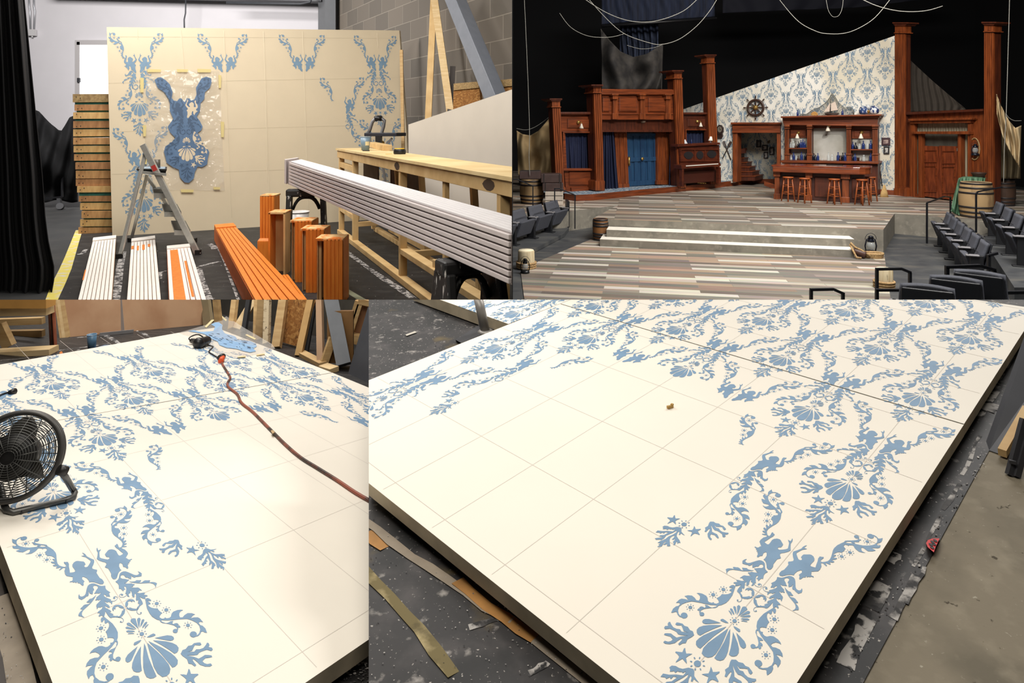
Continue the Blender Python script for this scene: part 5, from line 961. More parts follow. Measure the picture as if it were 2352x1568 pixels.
# left bay: window with navy curtain
def raised(W, nm, t, x0, y0, x1, y1, e, m=RWH):
    mb = MB(); W.rect(mb, x0, y0, x1, y1, e-.02, e+.03); W.frame(mb, x0-1.6, y0-1.6, x1+1.6, y1+1.6, 1.4, e-.02, e+.015); return mb.out(nm, m, t, bevel=.01)
def folds(W, mb, x0t, x1t, x0b, x1b, y0, y1, e, amp, n, nu=60, nv=10, sag=0):
    def fn(a, b):
        x = (x0t+(x1t-x0t)*a)*(1-b)+(x0b+(x1b-x0b)*a)*b; y = y0+(y1-y0)*b
        return W.P.hit(x, y, e+amp*math.sin(a*n*2*PI+.6*math.sin(b*3+a*9))*(0.6+.4*b)+amp*.4*math.sin(a*n*4.7+b))
    mb.grid(fn, nu, nv); return mb
t = T('set_wall', 'red oak bay with a curtained window at the left of the set', 'set wall', LW.P.hit(1330, 440))
mb = MB(); LW.slab(mb, [(1296, 303), (1290, 303), (1288, 262), (1366, 262), (1367, 303)], -.15, .05); LW.slab(mb, [(1292, 303), (1298, 303), (1302, 388), (1296, 388)][::-1], -.15, .05); LW.slab(mb, [(1362, 303), (1370, 303), (1374, 388), (1364, 388)][::-1], -.15, .05); LW.slab(mb, [(1296, 388), (1300, 441), (1376, 436), (1373, 388)], -.15, .05); mb.out('panelling', RWH, t)
mb = MB(); LW.rect(mb, 1287, 257, 1368, 263, -.15, .2); mb.out('cornice', RWD, t, bevel=.02)
raised(LW, 'raised_panel', t, 1305, 274, 1353, 293, .06); raised(LW, 'raised_panel', t, 1309, 394, 1359, 424, .06)
mb = MB(); LW.frame(mb, 1293.5, 302, 1366.5, 390, 3.5, 0, .12); LW.rect(mb, 1291, 388, 1369, 392, 0, .18); mb.out('window_frame', RWH, t, bevel=.01)
mb = MB(); LW.slab(mb, [(1313, 441), (1376, 436), (1375, 428), (1312, 431)], 0, .1); mb.out('base_board', RWH, t)
mb = MB(); folds(LW, mb, 1297, 1363, 1300, 1364, 305, 388, -.12, .035, 7); tag(mb.out('curtain', NAVY, nrm=False), 'navy curtain filling the window of the left bay', 'curtain')
sconce(LW, 1328, 281, .1, 'brass sconce with a frosted shade on the left bay')
# balcony and door recess
t = T('balcony', 'panelled red oak balcony above the blue door', 'balcony', LW.P.hit(1470, 276, .2))
mb = MB(); LW.slab(mb, [(1383, 275), (1554, 275), (1554, 205), (1383, 205)], -.1, .22); mb.out('box', RWH, t)
mb = MB(); LW.slab(mb, [(1382, 217), (1555, 217), (1554, 206), (1383, 204)], .17, .3); LW.rect(mb, 1383, 214, 1554, 217, .17, .34); LW.rect(mb, 1383, 262, 1547, 275, .17, .28); LW.rect(mb, 1383, 261, 1547, 263, .17, .32); mb.out('rail', RWH, t, bevel=.01)
for x0, x1 in ((1408, 1420), (1471, 1483), (1530, 1542)):
    mb = MB(); LW.rect(mb, x0, 217, x1, 228, .22, .38); LW.rect(mb, x0-1.5, 215, x1+1.5, 219, .22, .42); LW.rect(mb, x0+1, 228, x1-1, 262, .22, .32); LW.rect(mb, x0-.5, 260, x1+.5, 274, .22, .38); mb.out('pilaster', RW_, t, bevel=.01)
for x0, x1 in ((1386, 1399), (1424, 1462), (1491, 1527)): raised(LW, 'raised_panel', t, x0, 225, x1, 255, .24)
mb = MB(); mb.ball(LW.P.hit(1476, 279, .1), .1, 12, .6); mb.out('ceiling_lamp', mat('lamp_dim', (120, 100, 84), .5), t)
t = T('door_surround', 'oak lintel and side boards around the blue door', 'door surround', LW.P.hit(1475, 430))
mb = MB(); LW.rect(mb, 1384, 276, 1560, 303, -.4, .12); LW.rect(mb, 1384, 298, 1560, 303, .0, .16); mb.out('lintel', RWD, t)
mb = MB(); LW.slab(mb, [(1384, 300), (1384, 438), (1414, 436), (1411, 300)], -.45, -.35); LW.slab(mb, [(1538, 300), (1542, 426), (1566, 424), (1566, 300)], -.45, -.35); mb.out('recess_wall', RWD, t)
for xt0, xt1, xb0, xb1, y1 in ((1411, 1440, 1416, 1445, 432), (1509, 1538, 1510, 1540, 424)):
    mb = MB(); LW.slab(mb, [(xb0, y1), (xb1, y1), (xt1, 303), (xt0, 303)], -.45, -.22)
    for k in range(3): a = k/3; LW.slab(mb, [(xb0+(xb1-xb0)*(a+.06), y1-10), (xb0+(xb1-xb0)*(a+.27), y1-10), (xt0+(xt1-xt0)*(a+.27), 306), (xt0+(xt1-xt0)*(a+.06), 306)], -.25, -.19)
    LW.slab(mb, [(xb0-1, y1), (xb1+1, y1), (xb1+1, y1-10), (xb0-1, y1-10)], -.25, -.15); mb.out('side_board', RW_, t, bevel=.01)
t = T('blue_door', 'blue panelled door with a brass pull in the middle of the set', 'door', LW.P.hit(1476, 428))
dq = lambda x0, y0, x1, y1: [(1440+(x0)*69+(3.5+1*(0))*(y1), 306+y1*(122-5*x0)), (1440+x1*69+3.5*y1, 306+y1*(122-5*x1)), (1440+x1*69+3.5*y0, 306+y0*(122-5*x1)), (1440+x0*69+3.5*y0, 306+y0*(122-5*x0))]
mb = MB(); LW.slab(mb, dq(0, 0, 1, 1), -.45, -.34); lf = mb.out('leaf', TEAL, t)
mb = MB()
for x0, x1 in ((0, .12), (.22, .34), (.44, .56), (.66, .78), (.88, 1)): LW.slab(mb, dq(x0, 0, x1, 1), -.35, -.31)
for y0, y1 in ((0, .05), (.46, .54), (.91, 1)): LW.slab(mb, dq(0, y0, 1, y1), -.35, -.29)
mb.out('rail', TEAL, lf, bevel=.005)
mb = MB(); c = LW.P.hit(1475, 364.5, -.25); mb.lathe([(.05, 0), (.05, .03), (.02, .04)], c, 16, LW.n.to_track_quat('Z', 'Y').to_matrix()); mb.out('round_knocker', BRASS, lf)
mb = MB(); mb.tube([LW.P.hit(1445, y, -.24+o) for y, o in ((361, 0), (363, .05), (372, .06), (378, .02))], .03, 8); LW.rect(mb, 1443.5, 360, 1447.5, 365, -.3, -.24); LW.rect(mb, 1443.5, 375, 1447.5, 380, -.3, -.24); mb.out('pull_handle', BRASS, lf)
mb = MB(); folds(LW, mb, 1386, 1410, 1383, 1421, 303, 438, -.05, .05, 5, 50, 14); tag(mb.out('curtain', NAVY, nrm=False), 'long navy curtain flaring at the floor left of the blue door', 'curtain')
mb = MB(); folds(LW, mb, 1540, 1557, 1536, 1558, 303, 427, -.05, .05, 4, 50, 14); tag(mb.out('curtain', NAVY, nrm=False), 'narrow navy curtain right of the blue door, beside the piano', 'curtain')
# right bay over the piano
t = T('set_wall', 'red oak bay above the piano with a small curtained window', 'set wall', LW.P.hit(1600, 424))
mb = MB(); LW.slab(mb, [(1568, 298), (1632, 298), (1631, 262), (1568, 262)], -.15, .05); LW.rect(mb, 1568, 298, 1577, 424, -.15, .05); LW.rect(mb, 1626, 298, 1636, 424, -.15, .05); LW.rect(mb, 1577, 338, 1626, 424, -.15, .05); mb.out('panelling', RWD, t)
mb = MB(); LW.rect(mb, 1567, 258, 1632, 263, -.15, .18); mb.out('cornice', RWD, t, bevel=.02)
raised(LW, 'raised_panel', t, 1581, 273, 1620, 290, .06, RWD)
mb = MB(); LW.frame(mb, 1575, 297, 1628, 339, 2, 0, .1); mb.out('window_frame', RWH, t)
mb = MB(); folds(LW, mb, 1577, 1626, 1577, 1627, 299, 338, -.12, .03, 6); tag(mb.out('curtain', NAVY, nrm=False), 'navy curtain in the small window above the piano', 'curtain')
sconce(LW, 1601, 279, .1, 'brass sconce on the bay above the piano', .85)
# piano
pc = gz(1607, 425, ZP); t = T('upright_piano', 'brown upright piano standing under the small curtained window', 'piano', pc)
PIA = mat('piano_brown', (92, 42, 24), .38, col2=(70, 30, 18), scale=4, stretch=(1, 1, 3)); FRET = mat('piano_fret', (24, 20, 22), .7); KEYW = mat('ivory', (226, 222, 212), .35)
PW = WallP(VPlane(gz(1560, 431, ZP), gz(1655, 425, ZP), gz(1560, 431, ZP)+Vector((0, 0, 2))))
mb = MB(); PW.slab(mb, [(1566, 422), (1654, 416), (1652, 333), (1559, 336)], -.5, -.3); mb.out('case', PIA, t)
mb = MB(); PW.slab(mb, [(1557, 337), (1654, 332), (1654, 327), (1557, 331)], -.52, -.2); mb.out('lid', PIA, t, bevel=.01)
for cx_, rx in ((1582, 11), (1608, 8), (1635, 11)):
    mb = MB(); pts = []
    for k in range(14):
        a = 2*PI*k/14; r_ = 1 if cx_ == 1608 else (1 if math.sin(a) > -.2 else .86); pts.append((cx_+rx*math.cos(a)*r_, 356-9.5*math.sin(a)*r_-(cx_-1608)*.05))
    PW.slab(mb, pts, -.32, -.285); mb.out('fretwork', FRET, t)
mb = MB(); PW.frame(mb, 1563, 342, 1652, 371, 2.2, -.31, -.26); PW.rect(mb, 1595, 343, 1597, 370, -.31, -.27); PW.rect(mb, 1619, 343, 1621, 370, -.31, -.27); mb.out('front_frame', PIA, t)
mb = MB(); PW.slab(mb, [(1566, 388), (1656, 381), (1655, 374), (1565, 379)], -.3, .06); kb = mb.out('key_bed', PIA, t, bevel=.01)
mb = MB(); PW.slab(mb, [(1576, 382), (1650, 377), (1650, 375.3), (1576, 380)], -.1, .075); mb.out('keys', KEYW, kb)
for x, yb in ((1569, 429), (1654, 422)): mb = MB(); PW.slab(mb, [(x-2.5, yb), (x+2.5, yb), (x+2, 384), (x-2, 384)], -.1, .04); mb.out('leg', PIA, t, bevel=.01)
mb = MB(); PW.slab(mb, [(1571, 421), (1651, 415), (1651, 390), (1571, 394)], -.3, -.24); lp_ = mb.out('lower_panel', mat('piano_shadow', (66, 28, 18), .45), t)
for x in (1603, 1608, 1613): mb = MB(); p = PW.P.hit(x, 420, -.2); mb.beam(p, p+PW.n*.15, .04, .015); mb.out('pedal', BRASS, lp_)
p = PW.P.hit(1632, 332, -.45); t = T('table_lamp', 'small table lamp with a white shade on the piano', 'lamp', p)
k = p.y/F; mb = MB(); mb.lathe([(3.4*k, 0), (2.6*k, 2*k), (1.6*k, 8*k), (.6*k, 10*k)], p, 12); mb.out('base', mat('lamp_base_blue', (38, 46, 70), .3), t)
mb = MB(); mb.lathe([(5*k, 9*k), (3*k, 18.5*k)], p, 14); mb.out('lamp_shade', emit('lamp_shade_white', (236, 228, 210), .4), t)
p = PW.P.hit(1578, 334, -.4); t = T('photo_frame', 'small white photo frame leaning on the left of the piano top', 'frame', p)
mb = MB(); mb.beam(p+Vector((-.02, 0, .01)), p+Vector((-.1, .05, .17)), .12, .02, (0, -1, .2)); mb.out('picture', mat('photo_grey', (196, 196, 200), .5, var=.3, scale=14), t)
p = PW.P.hit(1588, 333, -.4); mb = MB(); mb.lathe([(.025, 0), (.03, .1), (.012, .14), (.012, .2)], p, 10); tag(mb.out('bottle', mat('dark_blue_glass', (32, 44, 84), .1)), 'slim dark bottle standing on the piano', 'bottle')
p = PW.P.hit(1624, 332, -.4); mb = MB(); mb.ball(p+Vector((0, 0, .035)), .04, 10, .8); mb.ball(p+Vector((-.06, 0, .028)), .035, 10, .7); tag(mb.out('ornament', mat('shell_white', (214, 208, 196), .4)), 'pale shell ornament beside the piano lamp', 'ornament')
p = PW.P.hit(1567, 335, -.4); mb = MB(); mb.lathe([(.03, 0), (.012, .04), (.03, .1), (.03, .16), (.02, .17)], p, 10); tag(mb.out('candle_glass', mat('amber_glass', (120, 58, 30), .2)), 'amber glass at the left end of the piano top', 'glass')
# papered wall
def bw3(u, v, up=.0): return BW.P.hit(*hom(HTR, u, v), up)
PATW = []
for u in range(-14, 3):
    for v2 in range(-12, 8):
        if (u % 2 == 0) == (v2 % 2 == 0): PATW.append(((u, v2/2), 'F'))
import numpy as _np
HI = _np.linalg.inv(_np.array(HTR))
def toUV(x, y): q = HI@_np.array([x, y, 1.0]); return q[0]/q[2], q[1]/q[2]
def papered(pieces, name, nm3, off=0.0, shift=(0, 0), W=None, mats_=None):
    mb = MB(); mb.flat = False
    for pts in pieces:
        f = [W.P.hit(x, y) for x, y in pts]; mb.mi = 0; mb.poly(f)
        q = [toUV(*p) for p in pts]; k = len(q); cl = []; cx_ = sum(a for a, b in q)/k; cy_ = sum(b for a, b in q)/k
        for i in range(k):
            (x0, y0), (x1, y1) = q[i], q[(i+1) % k]; a, b = y1-y0, -(x1-x0); c_ = a*x0+b*y0
            if a*cx_+b*cy_ > c_: a, b, c_ = -a, -b, -c_
            cl.append((a, b, c_))
        mb.mi = 1; us = [a for a, b in q]; vs_ = [b for a, b in q]
        pl_ = [p for p in PATW if min(us)-.8 < p[0][0] < max(us)+.8 and min(vs_)-.8 < p[0][1] < max(vs_)+.8]
        def t3(u, v): return W.P.hit(*hom(HTR, u, v), .004)
        paint(mb, t3, pl_, cl)
    return mb.out(name, mats_ or [PAPER, PBLUE], nrm=False)
ytop = lambda x: 250-(x-1572)*(250-82)/(2055-1572)
t = T('papered_wall', 'stencilled wallpaper wall with a sloping top at the back of the tavern', 'set wall', BW.P.hit(1900, 446))
o = papered([[(1570, 430), (1690, 419), (1690, ytop(1690)), (1570, ytop(1570))], [(1690, 304), (1787, 304), (1787, ytop(1787)), (1690, ytop(1690))], [(1787, 440), (2056, 450), (2056, ytop(2056)), (1787, ytop(1787))]], 'wallpaper', None, W=BW); o.parent = t; o.location = -t.location
mb = MB(); 
for pts in ([(1570, 430), (1690, 419), (1690, ytop(1690)), (1570, ytop(1570))], [(1690, 304), (1787, 304), (1787, ytop(1787)), (1690, ytop(1690))], [(1787, 440), (2056, 450), (2056, ytop(2056)), (1787, ytop(1787))]): BW.slab(mb, pts, -.12, -.01)
mb.out('backing', mat('backing_board', (90, 80, 66), .8), t)
mb = MB(); BW.slab(mb, [(1755, 426), (1755, 416), (1790, 427), (1790, 438)][::-1], 0, .05); BW.slab(mb, [(2000, 447), (2060, 452), (2060, 438), (2000, 433)], 0, .06); mb.out('base_board', RWH, t)
t = T('archway', 'oak trimmed opening to the hall in the papered wall', 'archway', BW.P.hit(1738, 415))
mb = MB(); BW.rect(mb, 1682, 287, 1792, 302, -.1, .12); BW.rect(mb, 1678, 281, 1793, 286, -.1, .2); BW.rect(mb, 1681, 301, 1792, 305, -.1, .17); mb.out('lintel', RWH, t, bevel=.01)
for x0, x1, y1 in ((1683, 1693.5, 418), (1784, 1792.5, 428)): mb = MB(); BW.rect(mb, x0, 304, x1, y1, -.35, .1); mb.out('jamb', RW_, t, bevel=.01)
# hall behind the opening
n2 = -BW.n*1.6; BH = WallP(VPlane(BWa+n2, BWb+n2, BWa+n2+Vector((0, 0, 3))))
PAPD = mat('hall_paper_dim', (206, 204, 192), .7, col2=(172, 168, 148), scale=1.2, lo=.4, hi=.66)  # wallpaper darkened, the hall's dimness is in the colour
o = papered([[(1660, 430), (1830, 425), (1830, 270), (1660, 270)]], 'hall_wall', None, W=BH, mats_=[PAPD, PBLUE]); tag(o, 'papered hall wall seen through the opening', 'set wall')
mb = MB(); BH.rect(mb, 1730, 411, 1830, 421, 0, .04); tag(mb.out('base_board', RWH), 'oak skirting along the hall wall through the opening', 'skirting')
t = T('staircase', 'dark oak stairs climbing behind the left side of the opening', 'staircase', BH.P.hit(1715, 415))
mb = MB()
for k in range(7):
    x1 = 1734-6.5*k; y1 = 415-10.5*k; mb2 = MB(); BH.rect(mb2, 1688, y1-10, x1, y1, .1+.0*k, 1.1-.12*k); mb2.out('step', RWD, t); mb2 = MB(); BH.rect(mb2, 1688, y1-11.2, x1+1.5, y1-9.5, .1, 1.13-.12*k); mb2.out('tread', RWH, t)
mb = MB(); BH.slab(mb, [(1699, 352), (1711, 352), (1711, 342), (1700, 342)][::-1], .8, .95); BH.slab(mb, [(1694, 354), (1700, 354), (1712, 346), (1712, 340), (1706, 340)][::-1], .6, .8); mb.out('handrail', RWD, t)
BKF = mat('black_frame', (26, 22, 24), .5); PHO = mat('old_photo', (120, 116, 112), .5, col2=(60, 58, 60), scale=9, lo=.4, hi=.6)
def framed(W, x0, y0, x1, y1, label, m=BKF, pm=PHO, oval=False, e=.0):
    t = T('framed_picture', label, 'picture', W.P.hit((x0+x1)/2, y1, e)); w_ = (x1-x0)*.2
    mb = MB(); W.frame(mb, x0, y0, x1, y1, w_, e, e+.05); mb.out('frame', m, t, bevel=.005)
    mb = MB()
    if oval: W.slab(mb, [((x0+x1)/2+(x1-x0)*.26*math.cos(k*PI/6), (y0+y1)/2-(y1-y0)*.32*math.sin(k*PI/6)) for k in range(12)], e, e+.045); W.rect(mb, x0+w_, y0+w_, x1-w_, y1-w_, e, e+.02)
    else: W.rect(mb, x0+w_, y0+w_, x1-w_, y1-w_, e, e+.03)
    mb.out('picture', pm, t)
PHL = mat('pale_photo', (176, 172, 166), .5, col2=(80, 78, 80), scale=8, lo=.45, hi=.55)
framed(BH, 1737, 322, 1748, 338.5, 'dark framed portrait highest in the hall group', oval=True)
framed(BH, 1750, 333, 1763, 346, 'wide dark framed picture right of the hall portrait', pm=PHL)
framed(BH, 1754, 349, 1764, 364, 'small dark picture lowest in the hall group', pm=PHL)
framed(BH, 1767, 338, 1778, 356, 'upright framed picture nearest the right jamb in the hall', pm=PHL)
mb = MB(); c = BH.P.hit(1765, 326, .02); mb.ball(c, .05, 8); mb.beam(c, c+Vector((.05, 0, .06)), .03, .03); tag(mb.out('wall_ornament', mat('bronze', (96, 76, 50), .5)), 'little bronze ornament on the hall wall above the pictures', 'ornament')
# wall clock, oars, wheel
t = T('wall_clock', 'octagonal dark wooden wall clock beside the fourth column', 'clock', BW.P.hit(1652, 318))
DKW = mat('dark_walnut', (46, 30, 24), .45, var=.15, scale=6)
mb = MB(); BW.slab(mb, [(1653+8.5*math.cos(PI/8+k*PI/4), 298-12*math.sin(PI/8+k*PI/4)) for k in range(8)], 0, .1); BW.slab(mb, [(1649, 318), (1657, 318), (1660, 312), (1659, 306), (1648, 306), (1647, 313)], 0, .08); mb.out('case', DKW, t, bevel=.01)
mb = MB(); BW.slab(mb, [(1653+5*math.cos(k*PI/8), 297-7*math.sin(k*PI/8)) for k in range(16)], .08, .11); dl = mb.out('dial', mat('clock_dial', (116, 108, 96), .5), t)
mb = MB(); BW.rect(mb, 1652.6, 292, 1653.2, 297, .1, .12); BW.slab(mb, [(1653, 297.6), (1653, 296.6), (1656, 297), (1656, 297.8)][::-1], .1, .12); mb.out('hand', BKF, dl)
for lb, (x0, y0), (x1, y1), e in (('crossed oar rising to the right beside the opening', (1660, 363), (1679, 325), .06), ('crossed oar rising to the left beside the opening', (1679, 367), (1662, 324), .03)):
    a, b = BW.P.hit(x0, y0, e), BW.P.hit(x1, y1, e); mb = MB(); mb.tube([a, b], .016, 8); mb.beam(b, b+(b-a).normalized()*-.2, .08, .02, (0, -1, 0)); tag(mb.out('oar', DKW), lb, 'oar')
c = BW.P.hit(1735.5, 247, .08); t = T('ship_wheel', 'dark wooden ship wheel hung on the papered wall', 'wheel', c); k = c.y/F
ex = (BWb-BWa).normalized(); ez = Vector((0, 0, 1)); WD = mat('wheel_wood', (58, 36, 26), .4, var=.15, scale=8)
P_ = lambda r_, th, e=0: c+ex*r_*math.cos(th)+ez*r_*math.sin(th)+BW.n*e
mb = MB(); mb.tube([P_(17.5*k, 2*PI*i/40) for i in range(40)], 2.6*k, 8, True); mb.out('rim', WD, t)
for i in range(8): mb = MB(); th = i*PI/4; mb.tube([P_(3*k, th), P_(9*k, th), P_(17*k, th), P_(21*k, th), P_(24*k, th), P_(27.5*k, th)], lambda s: (1.1+.7*math.sin(s*9))*k, 8); mb.out('spoke', WD, t)
mb = MB(); mb.lathe([(5.5*k, 0), (5.5*k, .06), (3*k, .08), (2*k, .1)], c-BW.n*.02, 16, BW.n.to_track_quat('Z', 'Y').to_matrix()); mb.out('hub', BRASS, t)
# back bar
t = T('back_bar', 'carved oak back bar with mirror and shelves against the papered wall', 'back bar', BW.P.hit(1905, 440, .3))
MIR = mat('cloudy_mirror', (198, 196, 188), .3, col2=(164, 160, 148), scale=1.6, lo=.35, hi=.65)
mb = MB(); BW.slab(mb, [(1799, 284), (2015, 288), (2018, 264), (1797, 270)], 0, .4); mb.out('frieze', RWH, t)
mb = MB(); BW.slab(mb, [(1793, 271), (2024, 266), (2024, 262), (1793, 267)], 0, .62); BW.slab(mb, [(1797, 274), (2020, 270), (2020, 266), (1797, 271)], 0, .52); BW.slab(mb, [(1800, 287), (2016, 290), (2016, 286), (1800, 284)], 0, .46); mb.out('cornice', RWH, t, bevel=.01)
for x0, x1 in ((1802, 1812), (1853.5, 1864), (1944, 1954.5), (2003.5, 2016)):
    mb = MB(); BW.rect(mb, x0, 288, x1, 354, 0, .34); mb.out('column', RWD, t)
    mb = MB()
    for j in range(3): w_ = (x1-x0)/3; BW.rect(mb, x0+w_*(j+.15), 297, x0+w_*(j+.85), 353, .3, .38)
    BW.rect(mb, x0-1.2, 286, x1+1.2, 291, .1, .48); BW.rect(mb, x0-.5, 291, x1+.5, 296, .1, .42); BW.rect(mb, x0-.6, 355, x1+.6, 371, .05, .44); BW.rect(mb, x0-1.2, 353, x1+1.2, 356, .05, .47); mb.out('pilaster', RW_, t, bevel=.008)
mb = MB(); BW.rect(mb, 1864, 294, 1944, 368, 0, .04); BW.rect(mb, 1812, 316, 1854, 368, 0, .04); BW.rect(mb, 1954, 318, 2004, 370, 0, .04); mb.out('mirror', MIR, t)
mb = MB(); BW.rect(mb, 1812, 287, 1854, 316, 0, .1); BW.rect(mb, 1954, 288, 2004, 318, 0, .1); BW.rect(mb, 1864, 286, 1944, 294.5, 0, .1); mb.out('header_panel', RWH, t)
raised(BW, 'raised_panel', t, 1816, 299, 1850, 312, .1); raised(BW, 'raised_panel', t, 1962, 300, 1998, 314, .1)
mb = MB(); BW.rect(mb, 1811, 339.5, 1854, 342, 0, .36); mb.out('shelf', RWH, t); mb = MB(); BW.rect(mb, 1954, 342.5, 2004, 345, 0, .36); mb.out('shelf', RWH, t)
mb = MB(); BW.slab(mb, [(1793, 373.5), (2018, 376.5), (2018, 371.5), (1793, 368)], 0, .75); mb.out('counter', RWH, t, bevel=.01)
mb = MB(); BW.slab(mb, [(1796, 440), (2016, 447), (2016, 376), (1796, 373)], 0, .6); mb.out('cupboard', RWD, t)
sconce(BW, 1834, 305, .12, 'sconce on the left panel of the back bar', .9, True); sconce(BW, 1904, 287, .14, 'sconce above the middle mirror of the back bar', 1.0, True); sconce(BW, 1979.5, 304, .12, 'sconce on the right panel of the back bar', 1.0, True)
# bottles
def glassm(nm, col, al):
    m = mat(nm, col, .08); m.node_tree.nodes['Principled BSDF'].inputs['Alpha'].default_value = al; return m
GBL, GDK, GCL, GAM = glassm('cobalt_glass', (38, 54, 108), .92), glassm('black_glass', (20, 22, 34), 1), glassm('clear_glass', (206, 212, 210), .45), glassm('brown_glass', (64, 34, 22), .95)
GN = {id(GBL): 'cobalt blue', id(GDK): 'near black', id(GCL): 'clear glass', id(GAM): 'brown'}
SHELF = {'ul': (340, .2, 'upper left shelf of the back bar'), 'll': (368, .25, 'left end of the back bar counter'), 'c': (369.5, .45, 'back bar counter in front of the mirror'), 'ur': (343, .2, 'upper right shelf of the back bar'), 'lr': (370.5, .25, 'right end of the back bar counter'), 'top': (266, .35, 'back bar cornice')}
BOT = {'ul': [(1816, 14, GCL, 0), (1822, 17, GCL, 2), (1828, 11, GAM, 1), (1834, 15, GDK, 0), (1839.5, 18, GBL, 0), (1844, 20, GBL, 0), (1848.5, 16, GBL, 0)],
       'll': [(1817, 13, GCL, 1), (1823, 18, GBL, 0), (1829, 11, GCL, 2), (1833, 10, GAM, 1), (1841, 19, GBL, 0), (1850, 17, GDK, 0)],
       'c': [(1868.5, 18, GDK, 0), (1873, 14, GDK, 1), (1878.5, 18, GBL, 0), (1888, 6, GCL, 3), (1903, 20, GCL, 0), (1911, 15, GCL, 2), (1925, 20, GBL, 0), (1930, 13, GAM, 1), (1935.5, 19, GDK, 0), (1941, 19, GBL, 0)],
       'ur': [(1959, 17, GBL, 0), (1965, 16, GDK, 1), (1974, 13, GCL, 2), (1983, 20, GBL, 0), (1992, 18, GCL, 0), (2000, 20, GBL, 0)],
       'lr': [(1958, 15, GDK, 0), (1964, 18, GBL, 0), (1971, 9, GAM, 3), (1984, 15, GCL, 2), (2000, 19, GBL, 0)],
       'top': [(1818, 13, GCL, 2), (1824, 9, GCL, 3), (1832, 15, GBL, 0), (1935, 15, GBL, 0)]}
def bottle(x, yb, e, h, m, kind, label, grp):
    p = BW.P.hit(x, yb, e); k = p.y/F; h *= k; prof = {0: [(.16, 0), (.17, .05), (.17, .55), (.12, .66), (.055, .74), (.055, .94), (.075, .95), (.07, 1)], 1: [(.26, 0), (.3, .1), (.28, .4), (.1, .6), (.07, .85), (.1, .88), (.09, 1)], 2: [(.22, 0), (.24, .05), (.24, .6), (.15, .72), (.12, .8), (.15, 1)], 3: [(.3, 0), (.3, .1), (.34, .9), (.3, 1)]}[kind]
    t = T('bottle' if kind != 3 else 'drinking_glass', label, 'bottle' if kind != 3 else 'glass', p, grp); mb = MB(); mb.lathe([(a*h, b*h) for a, b in prof[:-2]], p, 12); mb.out('body', m, t)
    mb = MB(); mb.lathe([(a*h, b*h) for a, b in prof[-3:]], p, 12); mb.out('neck' if kind != 3 else 'rim', m, t)
PL = ['leftmost', 'second from left', 'third from left', 'fourth from left', 'fifth from left', 'sixth from left', 'seventh from left', 'eighth from left', 'ninth from left', 'rightmost']
for kx, lst in BOT.items():
    yb, e, where = SHELF[kx]
    for i, (x, h, m, kd) in enumerate(lst):
        pos = 'rightmost' if i == len(lst)-1 else PL[i]
        bottle(x, yb-(x-1905)*(.02 if kx == 'top' else 0), e, h, m, kd, f'{GN[id(m)]} {"glass" if kd == 3 and "glass" not in GN[id(m)] else ("bottle" if kd != 3 else "tumbler")}, {pos} on the {where}', 'bottles on the back bar')
# things on the cornice
def jar(x, yb, h, m, label, r=.5):
    p = BW.P.hit(x, yb, .35); k = p.y/F*h; t = T('jar', label, 'jar', p); mb = MB(); mb.lathe([(.4*r*k, 0), (.55*r*k, .1*k), (.6*r*k, .5*k), (.5*r*k, .8*k), (.4*r*k, .85*k)], p, 14); mb.out('body', m, t); mb = MB(); mb.lathe([(.46*r*k, .85*k), (.44*r*k, .92*k), (.1*r*k, .98*k), (.1*r*k, 1.04*k)], p, 14); mb.out('lid', m, t)
DELFT = layered('blue_white_china', (216, 218, 220), [((42, 60, 110), 9, .48, .54, None)], .25); DELD = layered('blue_china', (52, 74, 120), [((206, 210, 216), 9, .54, .6, None)], .25)
jar(1984, 262, 18, DELD, 'dark blue and white china jar on the back bar cornice', .95); jar(2008, 261, 18, DELFT, 'white china jar with blue pattern at the right end of the cornice', .95); jar(1994, 250, 10, mat('pale_china', (198, 200, 200), .3), 'small pale jar behind the brass cup on the cornice', .9)
p = BW.P.hit(1994.5, 262, .4); mb = MB(); k = p.y/F; mb.lathe([(2.4*k, 0), (1*k, 2*k), (3*k, 5*k), (3.2*k, 9*k), (2.6*k, 9*k)], p, 12); tag(mb.out('goblet', mat('brass_dull', (150, 112, 50), .35, .7)), 'brass cup between the two china jars on the cornice', 'cup')
p = BW.P.hit(1871, 266.5, .4); k = p.y/F; t = T('scallop_shell', 'golden scallop shell standing on the back bar cornice', 'shell', p); mb = MB()
mb.grid(lambda a, b: p+ex*(1.2+6.8*b)*k*math.cos(PI*(.08+.84*a))+Vector((0, 0, (.3+10*b)*k*math.sin(PI*(.08+.84*a))+.2*k))+BW.n*(.03+.02*math.cos(a*44)*b), 44, 4); mb.out('shell', mat('gold_shell', (196, 150, 84), .4, var=.1, scale=10), t, nrm=False, solid=.015)
p = BW.P.hit(1911, 264, .4); k = p.y/F; t = T('model_sailboat', 'model sailboat with pale sails on the back bar cornice', 'model boat', p)
P_ = lambda x, y, e=.4: BW.P.hit(x, y, e)
mb = MB(); mb.grid(lambda a, b: P_(1895+31*a, 260.5-1.5*a*0+4.2*b*math.sin(PI*(.12+.76*a))**.6, .4)+BW.n*(.07*math.sin(PI*a)*math.cos(PI*(b-.5)*.9)), 16, 6); BW.rect(mb, 1896, 259.6, 1926, 261.2, .36, .42); mb.out('hull', mat('hull_dark', (54, 38, 32), .5), t, nrm=False, solid=.02)
mb = MB(); mb.tube([P_(1906, 261), P_(1908, 226)], .008, 6); mb.tube([P_(1908, 256), P_(1925, 253)], .006, 6); mb.out('mast', DKW, t)
SAIL = mat('sail_cloth', (214, 196, 180), .8, var=.04, scale=8)
